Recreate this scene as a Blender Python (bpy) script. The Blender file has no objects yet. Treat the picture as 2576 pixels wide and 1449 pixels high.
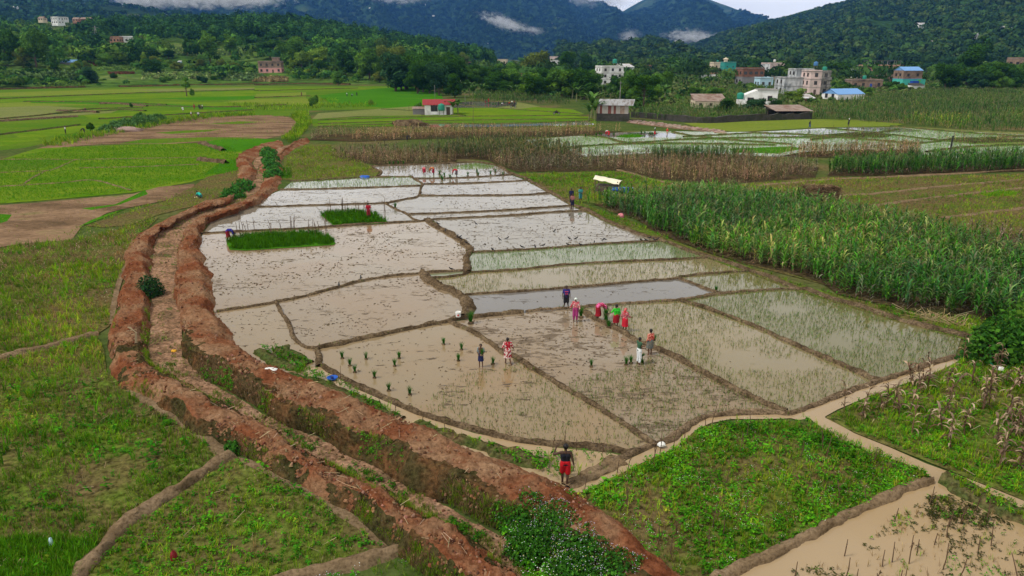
import bpy, math, random
import numpy as np
from mathutils import Vector, Matrix
from mathutils.geometry import tessellate_polygon
R = np.random.default_rng(7); random.seed(7)
S = bpy.context.scene; COL = S.collection
pi = math.pi
# ---------------------------------------------------------------- camera: 15 m up, looking down the valley
HC, FPX, U0, V0 = 15.0, 1840.0, 1288.0, 724.5
T = math.atan((V0 - 140) / FPX); cT, sT = math.cos(T), math.sin(T)
def ray(u, v):
    x = (u - U0) / FPX; y = (V0 - v) / FPX
    return np.array([x, cT + y * sT, -sT + y * cT])
def G(u, v, z=0.0):
    d = ray(u, v); t = (z - HC) / d[2]
    return np.array([d[0] * t, d[1] * t, z])
def AT(u, v, dist):
    d = ray(u, v); t = dist / math.hypot(d[0], d[1])
    return np.array([d[0] * t, d[1] * t, HC + d[2] * t])
def mpp(p):                                     # metres per picture unit at a point
    return (p[1] * cT - (p[2] - HC) * sT) / FPX
def PX(P):
    P = np.asarray(P, float); z = P[:, 2] - HC
    w = P[:, 1] * cT - z * sT; w = np.where(w < .1, .1, w)
    return U0 + FPX * P[:, 0] / w, V0 - FPX * (P[:, 1] * sT + z * cT) / w
cam = bpy.data.cameras.new('camera'); cam.sensor_width = 36; cam.lens = FPX / 2576 * 36
cam.clip_start = .1; cam.clip_end = 40000
co = bpy.data.objects.new('camera', cam); COL.objects.link(co)
co.location = (0, 0, HC); co.rotation_euler = (pi / 2 - T, 0, 0); S.camera = co
# ---------------------------------------------------------------- light
SUN_EL, SUN_AZ = math.radians(56), math.radians(248)
w = bpy.data.worlds.new('World'); S.world = w; w.use_nodes = True
nt = w.node_tree; nd = nt.nodes; bg = nd['Background']
sky = nd.new('ShaderNodeTexSky'); sky.sky_type = 'NISHITA'; sky.sun_disc = False
sky.sun_elevation = SUN_EL; sky.sun_rotation = SUN_AZ; sky.dust_density = 2.5; sky.air_density = 1.2
hs = nd.new('ShaderNodeHueSaturation'); hs.inputs['Saturation'].default_value = .2
nt.links.new(sky.outputs[0], hs.inputs['Color'])
tc = nd.new('ShaderNodeTexCoord'); mp = nd.new('ShaderNodeMapping'); mp.inputs['Scale'].default_value = (1, 1, 2.6)
no = nd.new('ShaderNodeTexNoise'); no.inputs['Scale'].default_value = 2.2; no.inputs['Detail'].default_value = 6
rp = nd.new('ShaderNodeValToRGB'); rp.color_ramp.elements[0].position = .3; rp.color_ramp.elements[1].position = .72
rp.color_ramp.elements[0].color = (5.7, 5.45, 4.9, 1); rp.color_ramp.elements[1].color = (9.2, 8.85, 8.1, 1)
nt.links.new(tc.outputs['Generated'], mp.inputs[0]); nt.links.new(mp.outputs[0], no.inputs['Vector']); nt.links.new(no.outputs[0], rp.inputs[0])
mx = nd.new('ShaderNodeMix'); mx.data_type = 'RGBA'; mx.inputs[0].default_value = .78
nt.links.new(hs.outputs[0], mx.inputs[6]); nt.links.new(rp.outputs[0], mx.inputs[7]); sx = nd.new('ShaderNodeSeparateXYZ'); nt.links.new(tc.outputs['Generated'], sx.inputs[0])
mr = nd.new('ShaderNodeMapRange'); mr.inputs[1].default_value = .0; mr.inputs[2].default_value = .5; mr.inputs[3].default_value = 2.5; mr.inputs[4].default_value = .72; nt.links.new(sx.outputs[2], mr.inputs[0])
ml = nd.new('ShaderNodeVectorMath'); ml.operation = 'SCALE'; nt.links.new(mx.outputs[2], ml.inputs[0]); nt.links.new(mr.outputs[0], ml.inputs['Scale']); nt.links.new(ml.outputs[0], bg.inputs[0])
bg.inputs[1].default_value = .068
sl = bpy.data.lights.new('sun', 'SUN'); sl.energy = 1.5; sl.angle = math.radians(10); sl.color = (1, .93, .82)
so = bpy.data.objects.new('sun', sl); COL.objects.link(so)
so.rotation_euler = (pi / 2 - SUN_EL, 0, pi - SUN_AZ)
vs = S.view_settings; vs.view_transform = 'Standard'; vs.look = 'None'; vs.gamma = 1; vs.exposure = 0.9
S.cycles.volume_bounces = 1; S.cycles.max_bounces = 6; S.cycles.diffuse_bounces = 3; S.cycles.glossy_bounces = 2
S.cycles.transparent_max_bounces = 12; S.cycles.transmission_bounces = 3
S.cycles.use_denoising = True
try: S.cycles.denoiser = 'OPENIMAGEDENOISE'; S.cycles.denoising_prefilter = 'ACCURATE'
except Exception: pass
S.cycles.sample_clamp_indirect = 4
# ---------------------------------------------------------------- numpy noise
def _h(ix, iy, seed):
    n = (ix.astype(np.int64) * 374761393 + iy.astype(np.int64) * 668265263 + seed * 1442695041) & 0x7fffffff
    n = ((n ^ (n >> 13)) * 1274126177) & 0x7fffffff
    return ((n ^ (n >> 16)) & 0xffff) / 65535.0
def vnoise(x, y, seed=0):
    x = np.asarray(x, float); y = np.asarray(y, float)
    ix = np.floor(x); iy = np.floor(y); fx = x - ix; fy = y - iy
    fx = fx * fx * (3 - 2 * fx); fy = fy * fy * (3 - 2 * fy)
    a = _h(ix, iy, seed); b = _h(ix + 1, iy, seed); c = _h(ix, iy + 1, seed); d = _h(ix + 1, iy + 1, seed)
    return (a * (1 - fx) + b * fx) * (1 - fy) + (c * (1 - fx) + d * fx) * fy
def fbm(x, y, o=4, seed=0):
    s = 0; a = .5; t = 0
    for i in range(o):
        s = s + a * vnoise(x, y, seed + i * 17); t += a; x = x * 2.03 + 11.3; y = y * 2.03 + 5.7; a *= .5
    return s / t
# ---------------------------------------------------------------- objects
def tag(o, label=None, cat=None, group=None, kind=None):
    if label: o['label'] = label
    if cat: o['category'] = cat
    if group: o['group'] = group
    if kind: o['kind'] = kind
    return o
def empty(name, loc=(0, 0, 0), rz=0.0, label=None, cat=None, group=None):
    o = bpy.data.objects.new(name, None); o.empty_display_size = .2; COL.objects.link(o)
    o.location = tuple(map(float, loc)); o.rotation_euler = (0, 0, rz)
    return tag(o, label, cat, group)
def put(name, me, parent=None, loc=None):
    o = bpy.data.objects.new(name, me); COL.objects.link(o)
    if parent: o.parent = parent
    if loc is not None: o.location = tuple(map(float, loc))
    return o
def copy_tree(o, parent=None):
    c = o.copy(); COL.objects.link(c)
    if parent: c.parent = parent
    for ch in [x for x in KIDS.get(o.name, [])]:
        copy_tree(ch, c)
    return c
KIDS = {}
class MB:
    def __init__(s): s.V = []; s.F = {3: [], 4: []}; s.M = {3: [], 4: []}; s.C = []; s.n = 0
    def add(s, V, F, m=0, c=(1, 1, 1)):
        V = np.asarray(V, float).reshape(-1, 3); F = np.asarray(F, int)
        k = F.shape[1]; s.F[k].append(F + s.n); mm = np.broadcast_to(np.asarray(m), (len(F),)); s.M[k].append(mm)
        s.V.append(V); s.C.append(np.broadcast_to(np.asarray(c, float), (len(V), 3))); s.n += len(V)
        return s
    def box(s, x0, x1, y0, y1, z0, z1, m=0, c=(1, 1, 1)):
        V = [(x, y, z) for z in (z0, z1) for y in (y0, y1) for x in (x0, x1)]
        return s.add(V, [(0, 2, 3, 1), (4, 5, 7, 6), (0, 1, 5, 4), (2, 6, 7, 3), (0, 4, 6, 2), (1, 3, 7, 5)], m, c)
    def tube(s, P, r, n=6, m=0, c=(1, 1, 1), cap=True):
        P = np.asarray(P, float); r = np.broadcast_to(np.asarray(r, float), (len(P),))
        t = np.gradient(P, axis=0); t /= np.linalg.norm(t, axis=1)[:, None] + 1e-9
        a = np.where(np.abs(t[:, 2:3]) > .9, np.array([[1., 0, 0]]), np.array([[0, 0, 1.]]))
        x = np.cross(t, a); x /= np.linalg.norm(x, axis=1)[:, None] + 1e-9; y = np.cross(t, x)
        th = np.arange(n) * 2 * pi / n
        V = (P[:, None] + r[:, None, None] * (np.cos(th)[None, :, None] * x[:, None] + np.sin(th)[None, :, None] * y[:, None])).reshape(-1, 3)
        i = np.arange(len(P) - 1)[:, None] * n; j = np.arange(n)[None]; k = (j + 1) % n
        F = np.stack([i + j, i + k, i + n + k, i + n + j], -1).reshape(-1, 4)
        if cap:
            V = np.vstack([V, P[:1], P[-1:]]); b = len(V) - 2; jj = np.arange(n); kk = (jj + 1) % n; L = (len(P) - 1) * n
            s.add(V, F, m, c)
            o = s.n - len(V)
            s.F[3].append(np.concatenate([np.stack([kk, jj, np.full(n, b)], -1), np.stack([L + jj, L + kk, np.full(n, b + 1)], -1)]) + o)
            s.M[3].append(np.full(2 * n, m)); return s
        return s.add(V, F, m, c)
    def lathe(s, prof, n=12, m=0, c=(1, 1, 1), at=(0, 0, 0)):
        prof = np.asarray(prof, float); th = np.arange(n) * 2 * pi / n
        V = np.stack([prof[:, :1] * np.cos(th), prof[:, :1] * np.sin(th), np.repeat(prof[:, 1:], n, 1)], -1).reshape(-1, 3) + np.asarray(at, float)
        i = np.arange(len(prof) - 1)[:, None] * n; j = np.arange(n)[None]; k = (j + 1) % n
        return s.add(V, np.stack([i + j, i + k, i + n + k, i + n + j], -1).reshape(-1, 4), m, c)
    def build(s, name, mats, parent=None, smooth=False, loc=None):
        return put(name, s.mesh(name, mats, smooth), parent, loc)
    def mesh(s, name, mats, smooth=False):
        if not isinstance(mats, (list, tuple)): mats = [mats]
        V = np.vstack(s.V); me = bpy.data.meshes.new(name)
        me.vertices.add(len(V)); me.vertices.foreach_set('co', V.astype(np.float32).ravel())
        Fs, Ms, tot = [], [], []
        for k in (3, 4):
            if s.F[k]:
                f = np.concatenate(s.F[k]); Fs.append(f.ravel()); Ms.append(np.concatenate(s.M[k])); tot.append(np.full(len(f), k))
        L = np.concatenate(Fs); Mi = np.concatenate(Ms); tot = np.concatenate(tot)
        me.loops.add(len(L)); me.loops.foreach_set('vertex_index', L.astype(np.int32))
        me.polygons.add(len(tot)); st = np.concatenate([[0], np.cumsum(tot)[:-1]])
        me.polygons.foreach_set('loop_start', st.astype(np.int32))
        me.polygons.foreach_set('material_index', Mi.astype(np.int32))
        me.polygons.foreach_set('use_smooth', np.full(len(tot), smooth))
        for m in mats: me.materials.append(m)
        C = np.ones((len(V), 4), np.float32); C[:, :3] = np.vstack(s.C)
        at = me.attributes.new('col', 'FLOAT_COLOR', 'POINT'); at.data.foreach_set('color', C.ravel())
        me.update(calc_edges=True)
        return me
# ---------------------------------------------------------------- materials (all procedural)
def newmat(name):
    m = bpy.data.materials.new(name); m.use_nodes = True; t = m.node_tree
    return m, t, t.nodes['Principled BSDF']
def node(t, typ, ins=None, **kw):
    n = t.nodes.new(typ)
    for k, v in kw.items(): setattr(n, k, v)
    for k, v in (ins or {}).items():
        if hasattr(v, 'is_linked') or isinstance(v, bpy.types.NodeSocket): t.links.new(v, n.inputs[k])
        else: n.inputs[k].default_value = v
    return n
def c4(c): return (c[0], c[1], c[2], 1)
def pos(t, scale=(1, 1, 1), rot=0.0):
    g = node(t, 'ShaderNodeNewGeometry')
    return node(t, 'ShaderNodeMapping', {0: g.outputs['Position'], 'Scale': scale, 'Rotation': (0, 0, rot)}).outputs[0]
def noise(t, vec, scale, detail=5, rough=.55, dist=0.0):
    return node(t, 'ShaderNodeTexNoise', {'Vector': vec, 'Scale': scale, 'Detail': detail, 'Roughness': rough, 'Distortion': dist}).outputs[0]
def ramp(t, fac, stops):
    r = node(t, 'ShaderNodeValToRGB', {0: fac}); cr = r.color_ramp
    while len(cr.elements) < len(stops): cr.elements.new(.5)
    for e, (p, c) in zip(cr.elements, stops): e.position = p; e.color = c4(c)
    return r.outputs[0]
def mixc(t, fac, a, b, mode='MIX'):
    n = node(t, 'ShaderNodeMix', data_type='RGBA', blend_type=mode)
    for i, v in ((0, fac), (6, a), (7, b)):
        if isinstance(v, bpy.types.NodeSocket): t.links.new(v, n.inputs[i])
        else: n.inputs[i].default_value = c4(v) if isinstance(v, tuple) else v
    return n.outputs[2]
def bump(t, b, h, strength=.5, dist=.05):
    n = node(t, 'ShaderNodeBump', {'Height': h, 'Strength': strength, 'Distance': dist}); t.links.new(n.outputs[0], b.inputs['Normal'])
def earth(name, stops, scale, rough=.95, fine=12, bmp=.6, bd=.06, stretch=(1, 1, 1), rot=0.0, fstops=((.3, (.6, .6, .6)), (.7, (1.35, 1.35, 1.35))), spec=0.0):
    m, t, b = newmat(name); p = pos(t, stretch, rot)
    n1 = noise(t, p, scale, 6, .6, .3); n2 = noise(t, p, fine, 5, .65)
    c = mixc(t, 1.0, ramp(t, n1, stops), ramp(t, n2, list(fstops)), 'MULTIPLY')
    t.links.new(c, b.inputs['Base Color']); b.inputs['Roughness'].default_value = rough; b.inputs['Specular IOR Level'].default_value = spec
    bump(t, b, n2, bmp, bd); return m
def leafy(name, rough=.55, trans=.25, spec=.3):
    m, t, b = newmat(name); a = node(t, 'ShaderNodeAttribute', attribute_name='col').outputs['Color']
    t.links.new(a, b.inputs['Base Color']); b.inputs['Roughness'].default_value = rough; b.inputs['Specular IOR Level'].default_value = spec
    if trans:
        tr = node(t, 'ShaderNodeBsdfTranslucent', {'Color': a}); mxs = node(t, 'ShaderNodeMixShader', {0: trans, 1: b.outputs[0], 2: tr.outputs[0]})
        t.links.new(mxs.outputs[0], t.nodes['Material Output'].inputs['Surface'])
    return m
def plain(name, c, rough=.8, var=.25, scale=3.0, metal=0.0, spec=.3, dirt=None, dsc=.6, stretch=(1, 1, 1), obj=True):
    m, t, b = newmat(name)
    v = node(t, 'ShaderNodeTexCoord').outputs['Object'] if obj else pos(t)
    v = node(t, 'ShaderNodeMapping', {0: v, 'Scale': stretch}).outputs[0]
    n = noise(t, v, scale, 5, .6)
    col = mixc(t, n, tuple(x * (1 - var) for x in c), tuple(min(1, x * (1 + var)) for x in c))
    if dirt is not None:
        f = ramp(t, noise(t, v, dsc, 6, .65, .5), [(.45, (0, 0, 0)), (.62, (1, 1, 1))])
        col = mixc(t, f, col, dirt)
    t.links.new(col, b.inputs['Base Color']); b.inputs['Roughness'].default_value = rough
    b.inputs['Metallic'].default_value = metal; b.inputs['Specular IOR Level'].default_value = spec
    return m
def paddy(name, mud, mud2, patch, pthr=.62, psc=(.5, 1.4, 1), rough=.03, fleck=.7):
    """muddy standing water: silt seen through a smooth surface, with rough mud clods breaking it"""
    m, t, b = newmat(name); p = pos(t)
    p2 = pos(t, psc, .35)
    base = mixc(t, ramp(t, noise(t, p, .16, 4, .5, .4), [(.38, (0, 0, 0)), (.64, (1, 1, 1))]), mud, mud2)
    sw = noise(t, p2, .55, 5, .62, 1.2); fk = noise(t, p2, 3.6, 4, .6, .6)
    comb = node(t, 'ShaderNodeMath', {0: sw, 1: fk}, operation='ADD').outputs[0]
    half = node(t, 'ShaderNodeMath', {0: comb, 1: .5}, operation='MULTIPLY').outputs[0]
    f = ramp(t, half, [(pthr, (0, 0, 0)), (pthr + .035, (1, 1, 1))])
    t.links.new(mixc(t, f, base, patch), b.inputs['Base Color'])
    rr = node(t, 'ShaderNodeMapRange', {0: f, 3: rough, 4: .75}).outputs[0]; t.links.new(rr, b.inputs['Roughness'])
    b.inputs['IOR'].default_value = 1.38
    h = node(t, 'ShaderNodeMath', {0: noise(t, p, 2.5, 2), 1: .03}, operation='MULTIPLY').outputs[0]
    h2 = node(t, 'ShaderNodeMath', {0: h, 1: f}, operation='ADD').outputs[0]
    bump(t, b, h2, .35, .04); return m
MUD = (.41, .285, .18)
W_mud = paddy('mud_water', (.245, .172, .096), (.245, .192, .124), (.095, .068, .042), .570)
W_tramp = paddy('trampled_mud_water', (.245, .175, .10), (.26, .205, .14), (.13, .095, .06), .525, (.5, 1.2, 1), .06)
W_mud2 = paddy('mud_water_clear', (.265, .186, .10), (.255, .198, .118), (.10, .072, .044), .582)
W_slate = paddy('slate_water', (.14, .13, .115), (.16, .15, .14), (.10, .085, .07), .60)
W_far = paddy('far_mud_water', (.22, .19, .14), (.20, .18, .14), (.085, .068, .05), .572, (.4, 1.6, 1))
W_plant = paddy('planted_water', (.235, .185, .094), (.22, .18, .10), (.13, .12, .055), .61)
W_plant2 = paddy('planted_water_pale', (.18, .195, .115), (.175, .19, .095), (.13, .15, .06), .61)
W_olive = paddy('planted_water_olive', (.155, .14, .055), (.165, .15, .07), (.12, .12, .045), .61)
W_farrice = paddy('far_rice_water', (.19, .26, .10), (.24, .30, .15), (.11, .17, .04), .52, (.5, 1.5, 1), .12)
W_farmix = paddy('far_rice_water_pale', (.20, .26, .11), (.25, .29, .16), (.11, .17, .04), .53, (.5, 1.5, 1), .2)
W_ditch = paddy('ditch_water', (.35, .25, .135), (.37, .275, .165), (.16, .115, .068), .66, rough=.05)
W_green = paddy('green_paddy_water', (.14, .20, .045), (.20, .24, .08), (.09, .15, .02), .52)
FS = ((.36, (.42, .40, .38)), (.52, (.95, .95, .95)), (.70, (1.5, 1.45, 1.4)))
E_bund = earth('bund_mud', [(.3, (.11, .078, .048)), (.5, (.18, .13, .082)), (.7, (.26, .19, .125))], 1.3, fine=9, bmp=1.0, bd=.08, fstops=FS)
E_bundw = earth('wet_bund_mud', [(.3, (.065, .046, .027)), (.48, (.125, .09, .055)), (.62, (.19, .14, .088)), (.74, (.10, .105, .032))], 1.3, fine=9, bmp=1.0, bd=.08, fstops=FS)
E_bundg = earth('grassy_bund', [(.32, (.045, .10, .016)), (.5, (.09, .10, .035)), (.66, (.15, .10, .055))], .8, fine=6, bmp=1.0, bd=.08, fstops=FS)
E_path = earth('clay_path', [(.3, (.15, .105, .06)), (.5, (.21, .15, .09)), (.68, (.26, .19, .12))], .8, fine=8, bmp=.9, bd=.06, fstops=((.34, (.55, .52, .5)), (.52, (1, 1, 1)), (.7, (1.25, 1.22, 1.2))))
E_red = earth('red_clay', [(.28, (.135, .044, .021)), (.42, (.205, .078, .038)), (.54, (.245, .135, .076)), (.70, (.32, .20, .12))], .42, fine=6.5, bmp=.9, bd=.12, fstops=((.34, (.58, .54, .5)), (.52, (.98, .98, .98)), (.70, (1.3, 1.28, 1.25))))
E_bed = earth('canal_bed_earth', [(.27, (.08, .07, .032)), (.38, (.18, .12, .07)), (.50, (.31, .185, .115)), (.70, (.38, .25, .165))], .6, fine=5, bmp=1.0, bd=.1, fstops=FS)
E_slope = earth('weedy_slope_earth', [(.3, (.035, .042, .014)), (.5, (.075, .058, .026)), (.68, (.15, .075, .035))], .8, fine=5, bmp=1.0, bd=.14, fstops=FS)
E_plough = earth('ploughed_soil', [(.30, (.10, .07, .04)), (.45, (.17, .11, .066)), (.58, (.26, .17, .105)), (.70, (.13, .145, .045))], .16, fine=2.2, stretch=(.7, 1.7, 1), rot=.25, bmp=.8, bd=.15)
E_ground = earth('valley_ground', [(.3, (.045, .085, .018)), (.5, (.075, .105, .028)), (.66, (.14, .115, .05))], .06, fine=1.6, bmp=.6, bd=.2)
E_weed = earth('weedy_soil', [(.30, (.145, .105, .05)), (.46, (.13, .12, .04)), (.58, (.11, .15, .026)), (.72, (.10, .19, .02))], .35, fine=4, bmp=1.0, bd=.1, fstops=FS)
E_weedb = earth('brown_weedy_soil', [(.30, (.13, .09, .046)), (.48, (.14, .12, .045)), (.60, (.105, .125, .03)), (.72, (.085, .155, .02))], .3, fine=4, bmp=1.0, bd=.1, fstops=FS)
def rice(name, a, b, sc=.05, st=(1, 2, 1)):
    return earth(name, [(.32, a), (.68, b)], sc, fine=1.1, stretch=st, bmp=.5, bd=.15, rot=.05, fstops=((.3, (.72, .72, .72)), (.7, (1.25, 1.25, 1.25))))
E_maize = earth('maize_field_soil', [(.3, (.045, .04, .02)), (.5, (.085, .062, .035)), (.7, (.06, .075, .022))], .3, fine=3, bmp=1.0, bd=.15, fstops=FS)
F_bright = rice('bright_rice', (.07, .17, .007), (.15, .215, .018), .09)
F_rice = rice('mid_rice', (.065, .155, .01), (.11, .17, .018))
F_yel = rice('yellow_rice', (.17, .21, .035), (.13, .19, .022))
F_dull = rice('dull_rice', (.14, .18, .045), (.18, .19, .07))
F_deep = rice('deep_rice', (.04, .155, .006), (.06, .18, .01))
L_grass = leafy('grass_blades', .85, .3, 0.0); L_leaf = leafy('weed_leaves', .7, .25, .06); L_dry = leafy('dry_leaves', .9, .15, 0.0)
L_corn = leafy('maize_leaves', .5, .25, .14); L_tree = leafy('tree_leaves', .8, .2, 0.0); L_petal = leafy('petals', .7, .3, .1)
L_far = leafy('far_canopy', .9, .1, 0.0)
BARK = plain('bark', (.10, .075, .05), .9, .4, 4)
# ---------------------------------------------------------------- ground, fields, paddies
def inpoly(P, Q):
    x, y = P[:, 0], P[:, 1]; r = np.zeros(len(P), bool); n = len(Q)
    for i in range(n):
        x1, y1 = Q[i]; x2, y2 = Q[(i + 1) % n]
        c = ((y1 > y) != (y2 > y)); r ^= c & (x < (x2 - x1) * (y - y1) / (y2 - y1 + 1e-12) + x1)
    return r
def W(pts, z=0.0): return np.array([G(u, v, z) for u, v in pts])
_z = [0.004]
def sheet(name, pts, mat, label=None, z=None, kind='structure'):
    if z is None: _z[0] += .0008; z = _z[0]
    P = W(pts, z); tri = tessellate_polygon([[Vector(p) for p in P]])
    o = MB().add(P, np.array(tri)).build(name, mat); me = o.data
    if me.polygons and sum(p.normal.z for p in me.polygons) < 0: me.flip_normals()
    return tag(o, label, None, None, kind)
def smooth_line(P, step):
    """Catmull-Rom through P, resampled to about step metres"""
    P = np.asarray(P, float); Q = np.vstack([2 * P[0] - P[1], P, 2 * P[-1] - P[-2]]); out = []
    for i in range(1, len(Q) - 2):
        n = max(1, int(np.linalg.norm(Q[i + 1] - Q[i]) / step)); t = (np.arange(n) / n)[:, None]
        a, b, c, d = Q[i - 1], Q[i], Q[i + 1], Q[i + 2]
        out.append(.5 * (2 * b + (c - a) * t + (2 * a - 5 * b + 4 * c - d) * t ** 2 + (3 * b - a - 3 * c + d) * t ** 3))
    return np.vstack(out + [P[-1:]])
def bund(pts, w=.55, h=.22, mat=None, name='mud_bund', label=None, z=0.0, seed=None, wob=.16):
    d = np.mean([mpp(G(u, v)) * FPX for u, v in pts]); st = max(.14, d * .0045)
    L = smooth_line(W(pts), st); t = np.gradient(L, axis=0); t /= np.linalg.norm(t, axis=1)[:, None] + 1e-9
    nx = np.stack([-t[:, 1], t[:, 0]], -1); k = np.array([-1, -.72, -.38, 0, .38, .72, 1]); hh = np.array([-.08, .55, .95, 1, .95, .55, -.08])
    sd = seed or int(abs(L[0, 0] * 31 + L[0, 1] * 7)) % 997
    s = np.arange(len(L)) * st
    cx = (fbm(s * .5, s * 0 + 3, 3, sd) - .5) * wob * w * 3
    ww = w * (.62 + .76 * fbm(s * .9, s * 0 + 9, 3, sd + 5))
    V = np.zeros((len(L), 7, 3))
    for j in range(7):
        off = cx + k[j] * ww * .5 + (vnoise(s * 3.1, s * 0 + j, sd) - .5) * w * .3
        V[:, j, 0] = L[:, 0] + nx[:, 0] * off; V[:, j, 1] = L[:, 1] + nx[:, 1] * off
        V[:, j, 2] = z + h * hh[j] * (.62 + .75 * fbm(s * 1.3, s * 0 + j * .7, 3, sd + 2)) + (vnoise(s * 4, s * 0 + j * 3, sd + 8) - .5) * h * .5 * (hh[j] > 0)
    V[:, 0, 2] = V[:, 6, 2] = z - .06
    i = np.arange(len(L) - 1)[:, None] * 7; j = np.arange(6)[None]
    F = np.stack([i + j + 1, i + j, i + j + 7, i + j + 8], -1).reshape(-1, 4)
    o = MB().add(V.reshape(-1, 3), F).build(name, mat or E_bund, smooth=True)
    return tag(o, label, None, None, 'structure')
gp = 20000.0
tag(MB().add([(-gp, -200, -.02), (gp, -200, -.02), (gp, gp, -.02), (-gp, gp, -.02)], [(0, 1, 2, 3)]).build('ground', E_ground), 'green valley floor reaching to the hills', None, None, 'structure')
# --- far left rice fields (strips of young rice)
sheet('rice_field', [(-420, 232), (0, 226), (330, 219), (640, 216), (1000, 216), (1110, 236), (1118, 262), (960, 274), (780, 278), (700, 290), (450, 292), (330, 310), (180, 345), (60, 372), (-420, 420)], F_rice, 'wide young rice fields left of the canal')
for pts, m in (
 ([(-400, 244), (0, 233), (330, 223), (640, 219), (640, 226), (300, 235), (0, 243), (-400, 256)], F_yel),
 ([(0, 251), (330, 238), (640, 228), (760, 228), (600, 243), (330, 249), (120, 254), (-200, 262)], F_bright),
 ([(330, 226), (640, 221), (760, 221), (640, 226), (430, 232)], F_dull),
 ([(640, 222), (850, 219), (1050, 218), (1000, 223), (830, 227), (640, 229)], F_bright),
 ([(950, 222), (1050, 218), (1110, 236), (1120, 262), (975, 272), (830, 258), (800, 240)], F_deep),
 ([(645, 236), (770, 232), (770, 245), (640, 244)], F_yel), ([(640, 249), (770, 247), (790, 262), (640, 266), (560, 257)], F_yel),
 ([(640, 268), (780, 264), (820, 268), (700, 278), (640, 282)], F_rice),
 ([(380, 247), (640, 241), (640, 250), (500, 252)], F_deep),
 ([(-200, 266), (60, 257), (180, 256), (260, 262), (90, 268), (-100, 280)], F_yel),
 ([(60, 252), (300, 255), (560, 268), (640, 272), (640, 277), (520, 274), (330, 264), (80, 259)], F_deep),
 ([(320, 255), (640, 258), (640, 264), (540, 267), (420, 262)], F_bright),
 ([(0, 270), (120, 266), (215, 272), (90, 283), (-60, 292)], F_dull),
 ([(-150, 296), (0, 283), (150, 278), (300, 276), (280, 284), (100, 296), (-80, 306)], F_dull),
 ([(210, 290), (330, 281), (520, 276), (520, 282), (360, 292), (230, 300)], F_bright),
 ([(-200, 330), (0, 310), (160, 302), (250, 305), (110, 322), (-60, 345)], F_rice),
 ([(30, 336), (170, 318), (260, 315), (180, 335), (60, 352)], F_bright),
 ([(-200, 362), (0, 350), (90, 342), (100, 352), (0, 368), (-200, 382)], F_bright)):
    sheet('rice_field', pts, m, 'strip of young rice in the far left fields')
for pts in ([(-200, 232), (0, 225), (120, 222), (215, 220)], [(300, 219), (440, 216), (640, 213)], [(640, 214), (760, 212), (880, 213)]): bund(pts, 2.6, .7, E_slope, 'terrace_edge', 'dark earth lip along the top of the left fields')
for pts in ([(0, 249), (330, 235), (640, 226)], [(330, 265), (560, 270), (720, 264)], [(0, 300), (110, 290), (230, 275), (360, 272)], [(250, 300), (400, 291), (520, 284), (640, 277)], [(640, 246), (780, 242)], [(60, 256), (250, 258), (420, 264)], [(-50, 345), (80, 330), (200, 315)], [(140, 287), (210, 283), (310, 277), (365, 280)], [(640, 229), (760, 226), (900, 222)]): bund(pts, 1.1, .3, E_bundg, 'field_bund', 'low bund in the far left rice fields')
for pts in ([(250, 262), (300, 262), (370, 268)], [(145, 279), (215, 281), (245, 284)], [(0, 306), (100, 300), (195, 294)]): bund(pts, 1.3, .45, E_bundw, 'terrace_edge', 'bare brown earth step in the far left fields')
# --- mid left
sheet('ploughed_field', [(90, 374), (190, 348), (330, 322), (470, 297), (560, 291), (700, 289), (745, 300), (752, 318), (735, 335), (655, 352), (560, 355), (420, 362), (250, 362), (150, 372)], E_plough, 'brown ploughed terraces left of the canal')
for pts in ([(300, 361), (360, 350), (520, 345), (640, 346), (560, 352), (400, 361)], [(390, 334), (470, 328), (560, 325), (520, 331), (430, 337)], [(520, 312), (600, 305), (660, 306), (600, 312)], [(655, 283), (720, 277), (735, 291), (690, 292)]):
    sheet('grass_strip', pts, F_rice, 'grassy strip between ploughed terraces')
sheet('rice_field', [(-420, 442), (0, 402), (90, 374), (160, 370), (300, 364), (510, 360), (590, 370), (612, 378), (600, 398), (606, 412), (600, 432), (500, 452), (480, 458), (335, 484), (100, 505), (0, 512), (-420, 552)], F_bright, 'bright green rice terraces left of the canal')
sheet('rice_field', [(-420, 440), (0, 402), (180, 402), (110, 422), (0, 432), (-420, 470)], F_rice, 'duller rice terrace at the left')
sheet('rice_field', [(505, 358), (560, 350), (650, 348), (700, 352), (660, 365), (600, 382), (530, 376)], F_deep, 'deep green terrace by the canal lip')
sheet('rice_field', [(520, 432), (560, 405), (600, 400), (606, 425), (560, 436), (515, 440)], F_deep, 'dark green rice corner beside the left canal mound')
for pts in ([(0, 402), (100, 401), (190, 402), (300, 400), (420, 398), (520, 396)], [(190, 402), (150, 420), (120, 430), (60, 432), (0, 435)], [(110, 432), (85, 447), (60, 463)], [(0, 470), (80, 465), (160, 460), (215, 454), (245, 455), (290, 467), (330, 480)], [(200, 423), (350, 420), (500, 414)]):
    bund(pts, .42, .10, E_path, 'field_bund', 'low clay bund across the bright rice terraces')
for pts in ([(505, 362), (540, 372), (565, 380)], [(500, 404), (540, 408), (570, 412)]):
    bund(pts, 1.0, .5, E_bundw, 'field_bund', 'dark earth step at the edge of a rice terrace')
sheet('ploughed_field', [(-420, 562), (0, 516), (100, 509), (335, 488), (400, 470), (490, 462), (484, 475), (440, 500), (335, 520), (270, 535), (205, 570), (190, 590), (180, 603), (60, 612), (0, 622), (-420, 680)], E_plough, 'brown fallow field below the rice terraces')
sheet('fallow_field', [(484, 470), (520, 445), (612, 425), (630, 446), (585, 482), (500, 515), (400, 540), (330, 565), (260, 572), (215, 568), (300, 540), (420, 505)], E_weedb, 'dull green fallow strip along the canal')
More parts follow.
